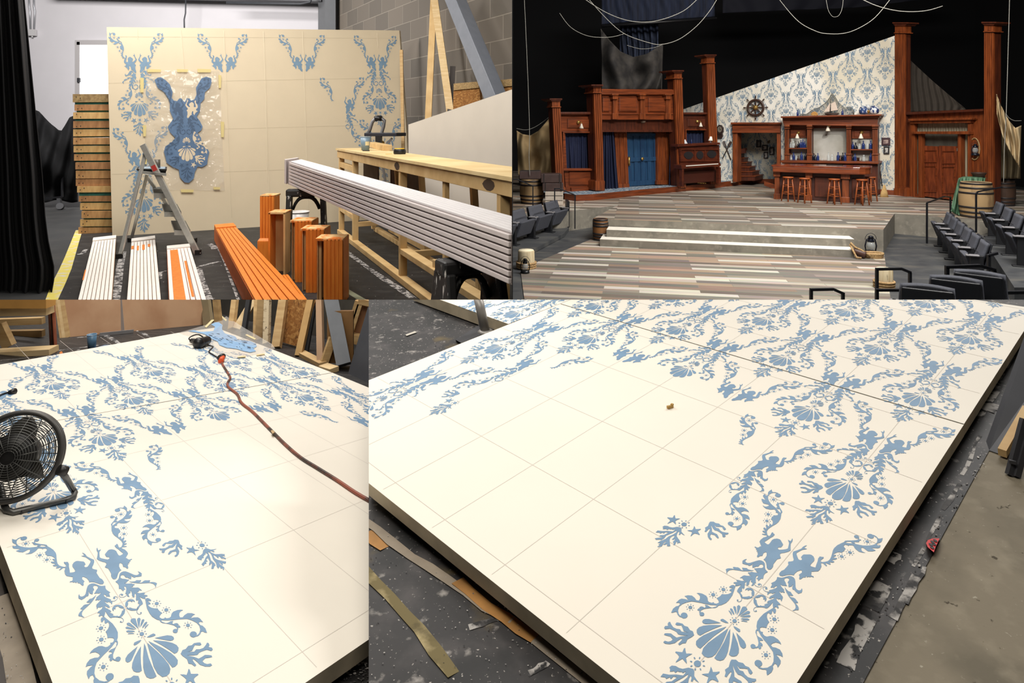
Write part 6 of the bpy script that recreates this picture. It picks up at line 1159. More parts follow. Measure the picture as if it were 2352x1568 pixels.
for pts in ([(1908.5, 255), (1925, 252.5), (1918, 233), (1909, 238)], [(1905.5, 256), (1893, 257), (1907, 235)]):
    mb = MB(); BW.slab(mb, pts, .395, .405); mb.out('sail', SAIL, t)
NET = mat('fishing_net', (96, 98, 92), .9); NETP = [(1838, 262), (1853, 262), (1866, 252), (1881, 247), (1897, 236), (1905, 225), (1911, 214), (1918, 222), (1926, 236), (1940, 248), (1953, 245), (1960, 252), (1962, 260)]
t = T('fishing_net', 'grey fishing net draped behind the sailboat on the wall', 'net', P_(1910, 262, .1)); mb = MB()
def npt(a, b): 
    i = a*(len(NETP)-1); j = min(int(i), len(NETP)-2); x = NETP[j][0]+(NETP[j+1][0]-NETP[j][0])*(i-j); y = NETP[j][1]+(NETP[j+1][1]-NETP[j][1])*(i-j); return BW.P.hit(x, y+(266-y)*b, .06+.04*math.sin(a*30)*b)
for j in range(40):
    for s_ in (1, -1): mb.tube([npt(min(1, max(0, j/40+s_*q*.12)), q) for q in (0, .25, .5, .75, 1)], .0035, 3)
mb.tube([npt(j/40, 0) for j in range(41)], .008, 4); mb.out('mesh', NET, t, nrm=False)
framed(BW, 2025, 316, 2044.5, 333.5, 'wide framed group photo right of the back bar', mat('maroon_frame', (60, 34, 40), .5), mat('sepia', (160, 138, 130), .5, col2=(84, 58, 62), scale=9, lo=.4, hi=.6))
framed(BW, 2029.5, 336, 2042.5, 353.5, 'small square framed photo below the group photo', pm=PHL, oval=True)
# bar with stools
a, b = gz(1779, 457, ZU), gz(1948, 466, ZU); dv = (b-a).normalized(); nv = Vector((-dv.y, dv.x, 0)); t = T('bar_counter', 'long oak bar counter with a rounded corner in the tavern', 'bar', a)
Lb = (gz(1984, 468, ZU)-a).dot(dv); B_ = lambda s, o, z: a+dv*s+nv*o+Vector((0, 0, z))
mb = MB(); mb.hexa([B_(.04, .1, 0), B_(Lb, .1, 0), B_(Lb, .75, 0), B_(.04, .75, 0)], [B_(.04, .1, .82), B_(Lb, .1, .82), B_(Lb, .75, .82), B_(.04, .75, .82)]); mb.out('body', mat('bar_recess', (70, 30, 18), .5, col2=(50, 22, 14), scale=4), t)
for s0, s1 in ((0, .13), (.86, .98), (1.76, 1.93)):
    mb = MB(); mb.hexa([B_(s0, 0, 0), B_(s1, 0, 0), B_(s1, .12, 0), B_(s0, .12, 0)], [B_(s0, 0, .8), B_(s1, 0, .8), B_(s1, .12, .8), B_(s0, .12, .8)]); mb.hexa([B_(s0-.02, -.03, 0), B_(s1+.02, -.03, 0), B_(s1+.02, .1, 0), B_(s0-.02, .1, 0)], [B_(s0-.02, -.03, .16), B_(s1+.02, -.03, .16), B_(s1+.02, .1, .16), B_(s0-.02, .1, .16)]); mb.hexa([B_(s0-.03, -.05, .66), B_(s1+.03, -.05, .66), B_(s1+.03, .1, .66), B_(s0-.03, .1, .66)], [B_(s0-.03, -.05, .8), B_(s1+.03, -.05, .8), B_(s1+.03, .1, .8), B_(s0-.03, .1, .8)]); mb.out('pilaster', RW_, t, bevel=.01)
for s0, s1 in ((.2, .8), (1.06, 1.68), (2.0, Lb-.08)):
    mb = MB(); mb.hexa([B_(s0, .07, .12), B_(s1, .07, .12), B_(s1, .1, .12), B_(s0, .1, .12)], [B_(s0, .07, .68), B_(s1, .07, .68), B_(s1, .1, .68), B_(s0, .1, .68)]); mb.out('front_panel', RWD, t, bevel=.015)
ring = [B_(-.06, -.18, 0), B_(Lb-.25, -.18, 0)]+[B_(Lb-.25+.42*math.sin(q), .24-.42*math.cos(q), 0) for q in (.4, .8, 1.2, 1.57)]+[B_(Lb+.17, 1.0, 0), B_(-.06, .8, 0)]
for nm, z0, z1, sc_ in (('counter_skirt', .8, .96, .98), ('counter_top', .955, 1.0, 1.0)):
    cc = sum(ring, Vector())/len(ring); rr = [cc+(v-cc)*sc_ for v in ring]; mb = MB(); mb.hexa([v+Vector((0, 0, z0)) for v in rr], [v+Vector((0, 0, z1)) for v in rr]); mb.out(nm, RWH if nm != 'counter_top' else mat('polished_oak', (126, 58, 30), .2, col2=(104, 44, 24), scale=4, stretch=(.5, 3, 1)), t, bevel=.015)
mb = MB(); mb.hexa([B_(1.32, .5, 1.0), B_(1.72, .5, 1.0), B_(1.74, .75, 1.0), B_(1.34, .75, 1.0)], [B_(1.32, .5, 1.015), B_(1.72, .5, 1.015), B_(1.74, .75, 1.015), B_(1.34, .75, 1.015)]); tag(mb.out('bar_mat', mat('black_rubber_mat', (18, 18, 18), .7)), 'flat black mat lying on the bar top', 'mat')
STO = mat('stool_oak', (156, 80, 36), .4, var=.15, scale=8); 
def stool(loc, label, rz):
    t = T('bar_stool', label, 'stool', loc, 'bar stools'); hh = .69
    mb = MB(); mb.lathe([(.13, hh-.035), (.148, hh-.02), (.145, hh), (.1, hh+.004)], loc, 20); mb.out('seat', STO, t)
    for k in range(4):
        th = rz+PI/4+k*PI/2; c_ = Vector((math.cos(th), math.sin(th), 0)); mb = MB(); mb.tube([Vector(loc)+c_*.175, Vector(loc)+c_*.14+Vector((0, 0, .3)), Vector(loc)+c_*.1+Vector((0, 0, hh-.03))], .019, 8); mb.out('leg', STO, t)
        c2 = Vector((math.cos(th+PI/2), math.sin(th+PI/2), 0))
        for z_, r_ in ((.22+.05*(k % 2), .15), (.42+.05*(k % 2), .128)): mb = MB(); mb.tube([Vector(loc)+c_*r_+Vector((0, 0, z_)), Vector(loc)+c2*r_+Vector((0, 0, z_))], .01, 6); mb.out('rung', STO, t)
for x, y, lb in ((1810, 462, 'round oak bar stool at the far left end of the bar'), (1848, 466, 'oak bar stool second from the left at the bar'), (1916, 468.5, 'oak bar stool third from the left, near the middle post'), (1980, 470.5, 'oak bar stool at the rounded corner, nearest in front'), (1999, 462, 'oak bar stool tucked behind the rounded right end')): stool(gz(x, y, ZU), lb, .4)
t = T('broom', 'straw broom leaning on the papered wall right of the back bar', 'broom', gz(2032, 452, ZU))
mb = MB(); a, b = BW.P.hit(2018, 362, .06), BW.P.hit(2026, 428, .16); mb.tube([a, b], .015, 6); mb.out('handle', DKW, t)
mb = MB(); c = gz(2033, 453, ZU)+Vector((0, .05, 0)); mb.lathe([(.13, 0), (.1, .15), (.05, .28), (.03, .36)], c, 12, None, 1, .5); mb.out('bristles', mat('straw', (190, 156, 102), .8, var=.2, scale=30, stretch=(6, 6, .5)), t)
# right wall with swing doors
t = T('set_wall', 'red oak wall around the swing doors at the right of the set', 'set wall', RW.P.hit(2160, 455))
mb = MB(); RW.slab(mb, [(2071, 452), (2100, 455), (2100, 262), (2071, 262)], -.1, .05); RW.slab(mb, [(2226, 462), (2262, 468), (2262, 255), (2226, 257)], -.1, .05); RW.slab(mb, [(2100, 283), (2226, 283), (2226, 257), (2100, 262)], -.1, .05); mb.out('panelling', RW_, t)
mb = MB(); RW.slab(mb, [(2070, 264), (2258, 255), (2258, 250), (2070, 258)], -.1, .2); mb.out('cornice', RWD, t)
mb = MB(); RW.slab(mb, [(2087, 278), (2232, 275), (2233, 270), (2085, 273)], 0, .25); RW.slab(mb, [(2090, 284), (2229, 282), (2230, 275), (2089, 278)], 0, .18); RW.slab(mb, [(2094, 307.5), (2227, 308.5), (2227, 301), (2093, 302)], 0, .2); RW.slab(mb, [(2090, 452), (2100, 453), (2100, 282), (2090, 282)], 0, .12); RW.slab(mb, [(2222, 462), (2230, 463), (2230, 282), (2222, 282)], 0, .12); RW.slab(mb, [(2109, 453), (2116, 454), (2116, 307), (2109, 307)], -.05, .1); RW.slab(mb, [(2199, 460), (2207, 461), (2207, 307), (2199, 307)], -.05, .1); mb.out('door_trim', RW_, t, bevel=.01)
mb = MB(); RW.slab(mb, [(2071, 455), (2110, 457), (2110, 446), (2071, 443)], 0, .1); mb.out('base_board', RWH, t)
LACE = mat('linen_curtain', (176, 166, 142), .8, col2=(132, 122, 100), scale=8, stretch=(8, 8, .15), lo=.35, hi=.65)
for lb, x0, x1, y0, y1 in (('gathered linen curtain in the transom over the swing doors', 2100, 2222, 283, 302), ('narrow linen curtain left of the swing doors', 2100, 2109, 308, 448), ('narrow linen curtain right of the swing doors', 2207, 2222, 308, 455)):
    mb = MB(); folds(RW, mb, x0, x1, x0, x1, y0, y1, -.06, .015, max(3, (x1-x0)//6), 80, 4); tag(mb.out('curtain', LACE, nrm=False), lb, 'curtain')
mb = MB(); RW.rect(mb, 2116, 307, 2199, 337, -.16, -.14); tag(mb.out('transom_cloth', mat('sheer_grey', (96, 92, 82), .7, var=.2, scale=2.5, stretch=(2, 2, .6))), 'grey cloth panel showing above the swing doors', 'cloth')
DOORW = mat('door_oak', (140, 68, 36), .42, col2=(98, 44, 24), scale=6, stretch=(3, 3, .5), detail=6)
for i, (x0, x1, yb0, yb1, lb) in enumerate(((2117, 2156, 450, 455, 'left leaf of the panelled oak swing doors'), (2157, 2199, 455, 460.5, 'right leaf of the panelled oak swing doors'))):
    t = T('swing_door', lb, 'door', RW.P.hit((x0+x1)/2, yb0)); mb = MB(); RW.slab(mb, [(x0, yb0), (x1, yb1), (x1, 336), (x0, 334.5)], -.08, -.02); lf = mb.out('leaf', DOORW, t)
    w_ = x1-x0
    for ya, yb2 in ((345, 373), (381, 441)): mb = MB(); RW.frame(mb, x0+w_*.15, ya+i*1.5, x1-w_*.15, yb2+i*3, 1.4, -.03, .005); mb.out('panel_moulding', RWH, lf)
    mb = MB(); xh = x0+.5 if i == 0 else x1-.5; RW.rect(mb, xh-1, 340, xh+1, 347, -.03, .01); RW.rect(mb, xh-1, 420, xh+1, 427, -.03, .01); mb.out('hinge', mat('hinge_grey', (150, 146, 138), .4, .5), lf)
mb = MB(); RW.slab(mb, [(2112, 452), (2208, 463), (2208, 300), (2112, 300)], -.5, -.45); tag(mb.out('cloth_backing', BLACKC), 'black cloth behind the swing doors', 'cloth')
column(RW, 'tall oak column between papered wall and swing doors', 2067, 2067, 24, 52, 454, .0, base=22, d=.3, capw=34, n=5)
column(RW, 'far right tall oak column beside the hanging canvas', 2271, 2271, 22, 51, 470, .0, d=.36, capw=33, n=5)
def lantern(loc, h, label, m, hang=False):
    t = T('lantern', label, 'lantern', loc); l = Vector(loc); mb = MB(); mb.lathe([(.26*h, 0), (.28*h, .06*h), (.24*h, .17*h), (.14*h, .2*h)], l, 14); mb.out('tank', m, t)
    mb = MB(); mb.lathe([(.12*h, .2*h), (.19*h, .33*h), (.2*h, .45*h), (.13*h, .6*h)], l, 14); mb.out('globe', glassm('lantern_glass', (190, 196, 196), .4), t)
    mb = MB(); mb.lathe([(.15*h, .6*h), (.16*h, .64*h), (.1*h, .72*h), (.1*h, .8*h), (.14*h, .82*h), (.05*h, .88*h)], l, 14); mb.out('chimney', m, t)
    for sg in (1, -1): mb = MB(); mb.tube([l+Vector((sg*.22*h, 0, .1*h)), l+Vector((sg*.27*h, 0, .4*h)), l+Vector((sg*.2*h, 0, .7*h)), l+Vector((sg*.1*h, 0, .76*h))], .03*h, 6); mb.out('side_tube', m, t)
    mb = MB(); mb.tube([l+Vector((.27*h*math.cos(q), 0, .7*h+.3*h*math.sin(q))) for q in [i*PI/8 for i in range(9)]], .012*h, 5); mb.out('bail', m, t)
LANB = mat('lantern_blue_black', (24, 28, 40), .35, .3); LANK = mat('lantern_black', (22, 23, 26), .35, .3); ROPE = mat('manila_rope', (190, 158, 112), .85, col2=(150, 120, 80), scale=40)
c = RW.P.hit(2240, 357, .12); lantern(c, .36, 'dark blue lantern hanging with a rope coil on the right oak wall', LANB)
mb = MB(); ry = (RWb-RWa).normalized()
for k in range(3): mb.tube([RW.P.hit(2238.5+(10.5+k*.7)*math.cos(q), 342+(23+k)*math.sin(q), .05+.015*k) for q in [i*PI/14 for i in range(28)]], .012, 6, True)
tag(mb.out('rope_coil', ROPE), 'coil of rope hung behind the lantern on the right oak wall', 'rope')
# hanging cloths
CAN = mat('canvas', (168, 144, 104), .85, col2=(136, 114, 80), scale=1.6, lo=.35, hi=.65)
def cloth(label, top, bot, W_Y, amp, n, m, name='canvas_drape', swag=0.0, nu=60, nv=24, tw=0.0):
    mb = MB()
    def fn(a, b):
        xt, yt = lerp2(top, a); xb, yb = lerp2(bot, a); x, y = xt+(xb-xt)*b, yt+(yb-yt)*b
        return at(x, y, W_Y+amp*math.sin(a*n*2*PI+tw*b+1.3*math.sin(b*4+a*3))+swag*math.sin(b*9+a*4)*math.sin(PI*a))
    mb.grid(fn, nu, nv); return tag(mb.out(name, m, nrm=False, solid=.01), label, 'cloth')
def lerp2(tab, a):
    i = a*(len(tab)-1); j = min(int(i), len(tab)-2); f_ = i-j; return tab[j][0]+(tab[j+1][0]-tab[j][0])*f_, tab[j][1]+(tab[j+1][1]-tab[j][1])*f_
cloth('brown canvas swagged from the leftmost column behind the barrel', [(1187, 300), (1200, 308), (1218, 311), (1236, 301), (1252, 283), (1268, 263)], [(1190, 402), (1206, 404), (1222, 404), (1240, 404), (1256, 404), (1276, 412)], 20.2, .14, 2.5, CAN, swag=.16, tw=2.5)
cloth('pale canvas swag hanging at the far right of the stage', [(2289, 216), (2296, 236), (2306, 256), (2318, 278), (2332, 294), (2346, 288)], [(2290, 262), (2302, 310), (2316, 340), (2328, 362), (2338, 378), (2342, 384)], 16.4, .06, 4.2, mat('canvas_pale', (206, 184, 144), .85, col2=(176, 152, 112), scale=2), swag=.07, nu=50)
cloth('grey brown canvas hanging behind the dark barrel at far right', [(2287, 262), (2300, 290), (2320, 300), (2344, 300)], [(2285, 408), (2300, 410), (2320, 410), (2344, 410)], 17.2, .05, 4, mat('canvas_shadow', (112, 98, 72), .85, col2=(86, 76, 56), scale=2.5))
cloth('dark sheer cloth hung between ropes above the balcony', [(1380, 66), (1400, 92), (1425, 118), (1455, 131), (1485, 124), (1510, 108), (1523, 101)], [(1383, 206), (1405, 206), (1430, 206), (1455, 206), (1480, 206), (1505, 206), (1520, 206)], 23.2, .3, 2.3, mat('sheer_dark', (74, 70, 66), .85, col2=(46, 44, 44), scale=3), swag=.1, tw=1.5)
cloth('dim grey brown sheer cloth stretched behind the right columns', [(2080, 128), (2110, 156), (2140, 184), (2175, 214), (2218, 250)], [(2080, 258), (2112, 257), (2145, 256), (2180, 254), (2219, 252)], 21.0, .03, 9, mat('sheer_brown', (74, 66, 58), .85, var=.1, scale=3))
DBL = mat('deep_blue_cloth', (16, 22, 40), .85, col2=(28, 38, 62), scale=3, stretch=(4, 1, .3))
cloth('deep blue border cloth across the top of the stage', [(1382, -20), (1450, -20), (1550, -20), (1640, -20)], [(1382, 56), (1450, 50), (1550, 44), (1642, 38)], 24.0, .06, 8, DBL, 'border_cloth')
cloth('deep blue border cloth at the top right of the stage', [(1660, -30), (1850, -30), (2000, -30), (2180, -30)], [(1660, 30), (1800, 24), (1960, 18), (2180, -8)], 26.0, .06, 8, mat('deep_blue_dim', (14, 16, 30), .85), 'border_cloth')
cloth('blue grey curtain folds hanging above the dark sheer cloth', [(1424, 54), (1450, 53), (1480, 52), (1512, 50)], [(1424, 135), (1450, 136), (1480, 136), (1512, 135)], 25.0, .12, 7, mat('blue_grey_curtain', (58, 68, 92), .85, col2=(26, 32, 48), scale=4, stretch=(5, 2, .2), lo=.4, hi=.6), 'curtain')
t = T('light_bar', 'black lighting truss hanging over the stage behind the ropes', 'truss', at(1470, 52, 24.4)); mb = MB(); mb.tube([at(1382, 60, 23.8), at(1646, 42, 23.8)], .05, 8); mb.out('pipe', BLK, t)
ROPEL = mat('pale_rope', (150, 148, 140), .85)
def rope(label, pts, Y, r=.016, m=None):
    P = [at(x, y, Y) for x, y in pts]; Q = []; r *= .58; m = m or ROPEL
    for i in range(len(P)-1):
        p0, p1, p2, p3 = P[max(i-1, 0)], P[i], P[i+1], P[min(i+2, len(P)-1)]
        for k in range(6): s = k/6; Q.append(.5*((2*p1)+(p2-p0)*s+(2*p0-5*p1+4*p2-p3)*s*s+(3*p1-p0-3*p2+p3)*s**3))
    Q.append(P[-1]); mb = MB(); mb.tube(Q, r, 6); return tag(mb.out('rope', m), label, 'rope')
rope('upper pale rope sagging over the balcony', [(1340, -4), (1385, 25), (1430, 44), (1475, 51), (1520, 45), (1570, 25), (1604, -4)], 16.5)
rope('lower pale rope sagging down to the sheer cloth corner', [(1350, -4), (1395, 45), (1435, 78), (1490, 98), (1520, 102), (1560, 90), (1600, 60), (1630, 25), (1648, -4)], 17.5)
rope('short rope sagging left of the sheer cloth', [(1285, 30), (1310, 62), (1345, 81), (1380, 86), (1410, 84), (1435, 77)], 17.6, .013)
rope('thin rope strung along the top of the sheer cloth', [(1440, 104), (1470, 112), (1500, 110), (1522, 102)], 18.5, .01)
rope('rope hanging straight down in front of the brown canvas', [(1204, -6), (1208, 80), (1213, 200), (1216, 300), (1215, 360), (1217, 404)], 16.8, .013)
rope('long rope loop hanging over the papered wall slope', [(1786, -6), (1815, 30), (1840, 54), (1870, 70), (1895, 77), (1935, 77), (1970, 66), (2010, 40), (2048, -6)], 16.5, .014)
rope('bright rope sagging at the top right', [(1975, -4), (2010, 12), (2050, 23), (2090, 27), (2130, 24), (2165, 14)], 16.0, .016)
rope('small thin rope loop at the top of the stage', [(1897, -4), (1902, 22), (1910, 36), (1918, 39), (1927, 35), (1934, 20), (1937, -4)], 17.5, .009)
rope('rope hanging down the far right edge', [(2319, -6), (2316, 100), (2313, 200), (2311, 262), (2307, 340), (2305, 420)], 15.6, .014)
rope('short rope swag tied to the far right rope', [(2311, 262), (2318, 271), (2330, 277), (2346, 277)], 15.6, .012)
rope('thin rope along the top of the brown canvas', [(1186, 295), (1210, 298), (1235, 288), (1266, 265)], 19.6, .012)
# barrels, crates and rope
OAKB = layered('barrel_oak', (176, 146, 104), [((120, 92, 62), 4, .5, .7, (1, 1, .3)), ((70, 54, 40), 2.4, .58, .8, None)], .75); IRON = mat('hoop_iron', (58, 54, 54), .5, .5); OAKD = layered('barrel_dark', (74, 52, 38), [((52, 36, 28), 4, .5, .7, (1, 1, .3))], .7); OAKW = layered('barrel_warm', (138, 92, 50), [((96, 62, 36), 5, .5, .7, (1, 1, .3))], .6)
def barrel(loc, r, h, m, label, hoops=(.04, .16, .3, .7, .84, .96)):
    t = T('barrel', label, 'barrel', loc); pr = lambda s: r*(1+.16*(1-(2*s-1)**2)); l = Vector(loc); mb = MB(); mb.lathe([(pr(i/12), h*i/12) for i in range(13)]+[(r*.92, h), (r*.9, h-.04), (.001, h-.04)], l, 26); mb.out('staves', m, t)
    for s in hoops: mb = MB(); mb.lathe([(pr(s)+.001, h*s-.022), (pr(s)+.008, h*s-.02), (pr(s)+.008, h*s+.02), (pr(s)+.001, h*s+.022)], l, 26); mb.out('hoop', IRON, t)
    return t
p = gz(1222, 469, ZU); k = p.y/F; barrel(p+Vector((0, .25, 0)), 24*k, 62*k, OAKB, 'pale oak barrel at far left beside the dark trunk')
p = gz(1381, 553, 0); k = p.y/F; barrel(p+Vector((0, .1, 0)), 15.5*k, 50*k, OAKW, 'small warm brown keg standing left of the white steps', (.05, .2, .32, .68, .8, .95))
p = gz(2263, 502, ZU); k = p.y/F; barrel(p+Vector((0, .3, 0)), 30*k, 82*k, OAKB, 'big pale oak barrel right of the green tarp')
p = gz(2321, 474, ZU); k = p.y/F; barrel(p+Vector((0, .2, 0)), 18*k, 62*k, OAKD, 'dark barrel at the far right behind the seats')
p = gz(2325, 450, ZU); k = p.y/F; barrel(p+Vector((0, .5, 0)), 20*k, 48*k, mat('grey_barrel', (104, 94, 76), .8, var=.2, scale=5), 'grey weathered barrel standing behind the dark barrel', (.1, .5, .9))
def crate(x0, x1, yt, yb, zb, label, m, dp=.45, slats=3, gap=True, rz=0):
    a, b = gz(x0, yb, zb), gz(x1, yb, zb); b = Vector((b.x, a.y, zb)); h = (yb-yt)*a.y/F; t = T('crate', label, 'crate', a)
    for k in range(slats):
        z0, z1 = h*(k+.06)/slats, h*(k+.94)/slats; mb = MB(); r_ = [a, b, b+Vector((.05, dp, 0)), a+Vector((.05, dp, 0))]; mb.hexa([v+Vector((0, 0, z0)) for v in r_], [v+Vector((0, 0, z1)) for v in r_]); mb.out('slat_course', m, t, bevel=.008)
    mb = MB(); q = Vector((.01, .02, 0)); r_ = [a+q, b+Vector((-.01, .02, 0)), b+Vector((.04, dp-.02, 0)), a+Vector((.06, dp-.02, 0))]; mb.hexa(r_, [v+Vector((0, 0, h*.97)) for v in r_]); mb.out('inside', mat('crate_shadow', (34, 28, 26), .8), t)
    return t, a, h
TRK = mat('dark_trunk', (66, 48, 44), .6, var=.15, scale=6); WCR = mat('white_crate', (190, 178, 164), .7, var=.12, scale=6)
crate(1252, 1293, 439, 472, ZU, 'white slatted crate under the dark trunk beside the barrel', WCR, .5, 3)
zt_ = ZU+33*gz(1252, 472, ZU).y/F
a_ = gz(1252, 472, ZU)
for lb, dx, z0, h in (('lower dark trunk resting on the white crate', -.04, zt_, .22), ('upper dark trunk with flat lid on the crate stack', -.08, zt_+.22, .24)):
    t = T('trunk', lb, 'trunk', a_+Vector((dx, 0, z0-ZU))); mb = MB(); mb.box(a_+Vector((.25+dx, .26, z0-ZU+h/2)), (.56, .52, h-.01)); mb.out('body', TRK, t, bevel=.015)
    mb = MB()
    for xx in (-.2, .22): mb.box(a_+Vector((.25+dx+xx, -.003, z0-ZU+h/2)), (.03, .012, h)); 
    mb.out('strap', mat('strap_dark', (40, 30, 28), .6), t)
crate(1193, 1240, 392, 412, ZU+.75, 'dark trunk standing on the shelf behind the left barrel', TRK, .4, 1)
mb = MB(); p = gz(1216, 430, ZU)+Vector((0, .6, .0)); mb.box(p+Vector((0, .3, .38)), (.7, .5, .76)); tag(mb.out('plinth_box', BLACKC), 'black box carrying the dark trunk behind the left barrel', 'box')
p = gz(1306, 447, ZU)+Vector((0, -.05, 0)); t = T('netted_jug', 'big glass jug wrapped in rope net beside the left bay', 'jug', p); k = p.y/F
mb = MB(); mb.lathe([(8*k, 0), (10*k, 6*k), (10*k, 18*k), (6*k, 26*k), (3*k, 29*k), (3*k, 34*k)], p, 16); mb.out('jug_body', mat('brown_jug', (92, 56, 36), .3), t)
mb = MB()
for i in range(10):
    for sg in (1, -1): mb.tube([p+Vector((rr*k*math.cos(i*PI/5+sg*zz*.07), rr*k*math.sin(i*PI/5+sg*zz*.07), zz*k)) for rr, zz in ((8.5, 1), (10.5, 6), (10.6, 12), (10.5, 18), (6.5, 26))], .009, 4)
mb.out('rope_net', ROPE, t)
# pilings with rope
PILE = layered('pale_piling', (206, 190, 156), [((170, 148, 108), 5, .5, .7, (3, 3, .3)), ((120, 104, 80), 8, .62, .75, (3, 3, .4))], .75)
def piling(x, yb, wpx, yt, label, z=0):
    p = gz(x, yb, z); k = p.y/F; r_ = wpx/2*k; h = (yb-yt)*k; p = p+Vector((0, r_*.6, 0)); t = T('piling', label, 'post', p); mb = MB(); mb.lathe([(r_*1.02, 0), (r_, h*.3), (r_*.97, h*.97), (r_*.92, h), (.001, h+.01)], p, 22); mb.out('trunk', PILE, t)
    mb = MB(); mb.lathe([(r_*.9, h), (r_*.88, h+.008), (.001, h+.012)], p, 22); mb.out('cut_top', mat('cream_top', (240, 228, 196), .7), t)
    mb = MB()
    for j in range(3): mb.tube([p+Vector((r_*(1.1+.02*j)*math.cos(q), r_*(1.1+.02*j)*math.sin(q), .025+.04*j)) for q in [i*PI/14 for i in range(28)]], .019, 7, True)
    tag(mb.out('rope_ring', ROPE), None); bpy.context.view_layer.update(); o = bpy.data.objects[-1] if False else None
    return t
for x, yb, wp, yt, lb, lr in ((1209, 618, 39, 590, 'pale wooden piling with a rope ring at the left edge of the stage', 'thick rope coiled around the left piling'), (2037, 664, 37, 632, 'pale wooden piling behind the near rail at the right', 'thick rope coiled around the right piling')):
    piling(x, yb, wp, yt-13, lb)
_rr = [o for o in bpy.data.objects if o.name.startswith('rope_ring')]
for o, lb in zip(_rr, ('rope wound three times around the foot of the left piling', 'rope wound three times around the foot of the right piling')): tag(o, lb, 'rope')
p = gz(1206, 627, 0); lantern(p+Vector((0, -.02, 0)), .3, 'black lantern in front of the left piling', LANK)
p = gz(2000, 584, 0); lantern(p+Vector((0, .0, 0)), .43, 'dark blue lantern standing on the floor right of the white steps', LANB)
p = gz(2006, 592, 0); mb = MB()
for j in range(4): mb.tube([p+Vector((.16*math.cos(q)*(1+.04*j), .12*math.sin(q)*(1+.05*j), .025+.022*j)) for q in [i*PI/12 for i in range(24)]], .022, 7, True)
tag(mb.out('rope_coil', ROPE), 'coil of rope on the floor beside the dark blue lantern', 'rope')
p = gz(1978, 594, 0); t = T('pulley_block', 'wooden rope pulley lying against the right end of the steps', 'pulley', p)
mb = MB(); mb.cyl(p+Vector((-.1, .1, .14)), p+Vector((.08, -.02, .07)), .075, 16); mb.out('block', mat('pulley_brown', (72, 44, 34), .5), t, bevel=.02)
mb = MB(); mb.tube([p+Vector(v) for v in ((-.16, .1, .3), (-.1, .05, .22), (0, 0, .17), (.1, -.05, .1), (.2, 0, .03), (.3, .05, .03))], .02, 6); mb.tube([p+Vector(v) for v in ((-.16, .12, .26), (-.14, 0, .12), (-.12, -.06, .03), (-.04, -.08, .03))], .02, 6); mb.out('rope_end', ROPE, t)
# green tarp over a crate with a pot
p = gz(2222, 490, ZU); t = T('tarp_pile', 'green tarp thrown over boxes beside the big right barrel', 'tarp', p)
TARP = mat('green_tarp', (70, 104, 78), .55, col2=(92, 128, 100), scale=4, lo=.4, hi=.6)
TT = [(2203, 410), (2212, 407), (2225, 407), (2240, 407), (2255, 408), (2265, 410)]; TB = [(2183, 484), (2192, 490), (2204, 495), (2222, 496), (2236, 496), (2252, 494)]
mb = MB(); mb.grid(lambda a, b: at(lerp2(TT, a)[0]*(1-b)+lerp2(TB, a)[0]*b+1.2*math.sin(b*7+a*9)*(1-b), (lerp2(TT, a)[1]+(lerp2(TB, a)[1]-lerp2(TT, a)[1])*max(0, b-.12)/.88-1.5*max(0, 1-b/.12)), 16.0+.5*max(0, 1-b/.12)-.55*max(0, b-.12)+.07*math.sin(a*20+b*3)*min(1, b*2)+.03*math.sin(a*37-b*9)), 50, 30); mb.out('tarp', TARP, t, nrm=False, solid=.01)
mb = MB(); mb.box(at(2232, 440, 16.25)+Vector((0, 0, -.12)), (.5, .3, .7)); mb.out('box', TRK, t)
p = at(2248, 410, 16.25); k = p.y/F; mb = MB(); mb.lathe([(11*k, 0), (12*k, 8*k), (15*k, 12*k), (15*k, 14*k), (12*k, 14*k), (11*k, 4*k), (.001, 4*k)], p, 20); tag(mb.out('pot', mat('dark_clay', (58, 38, 28), .6)), 'dark brown pot standing on the green tarp', 'pot')
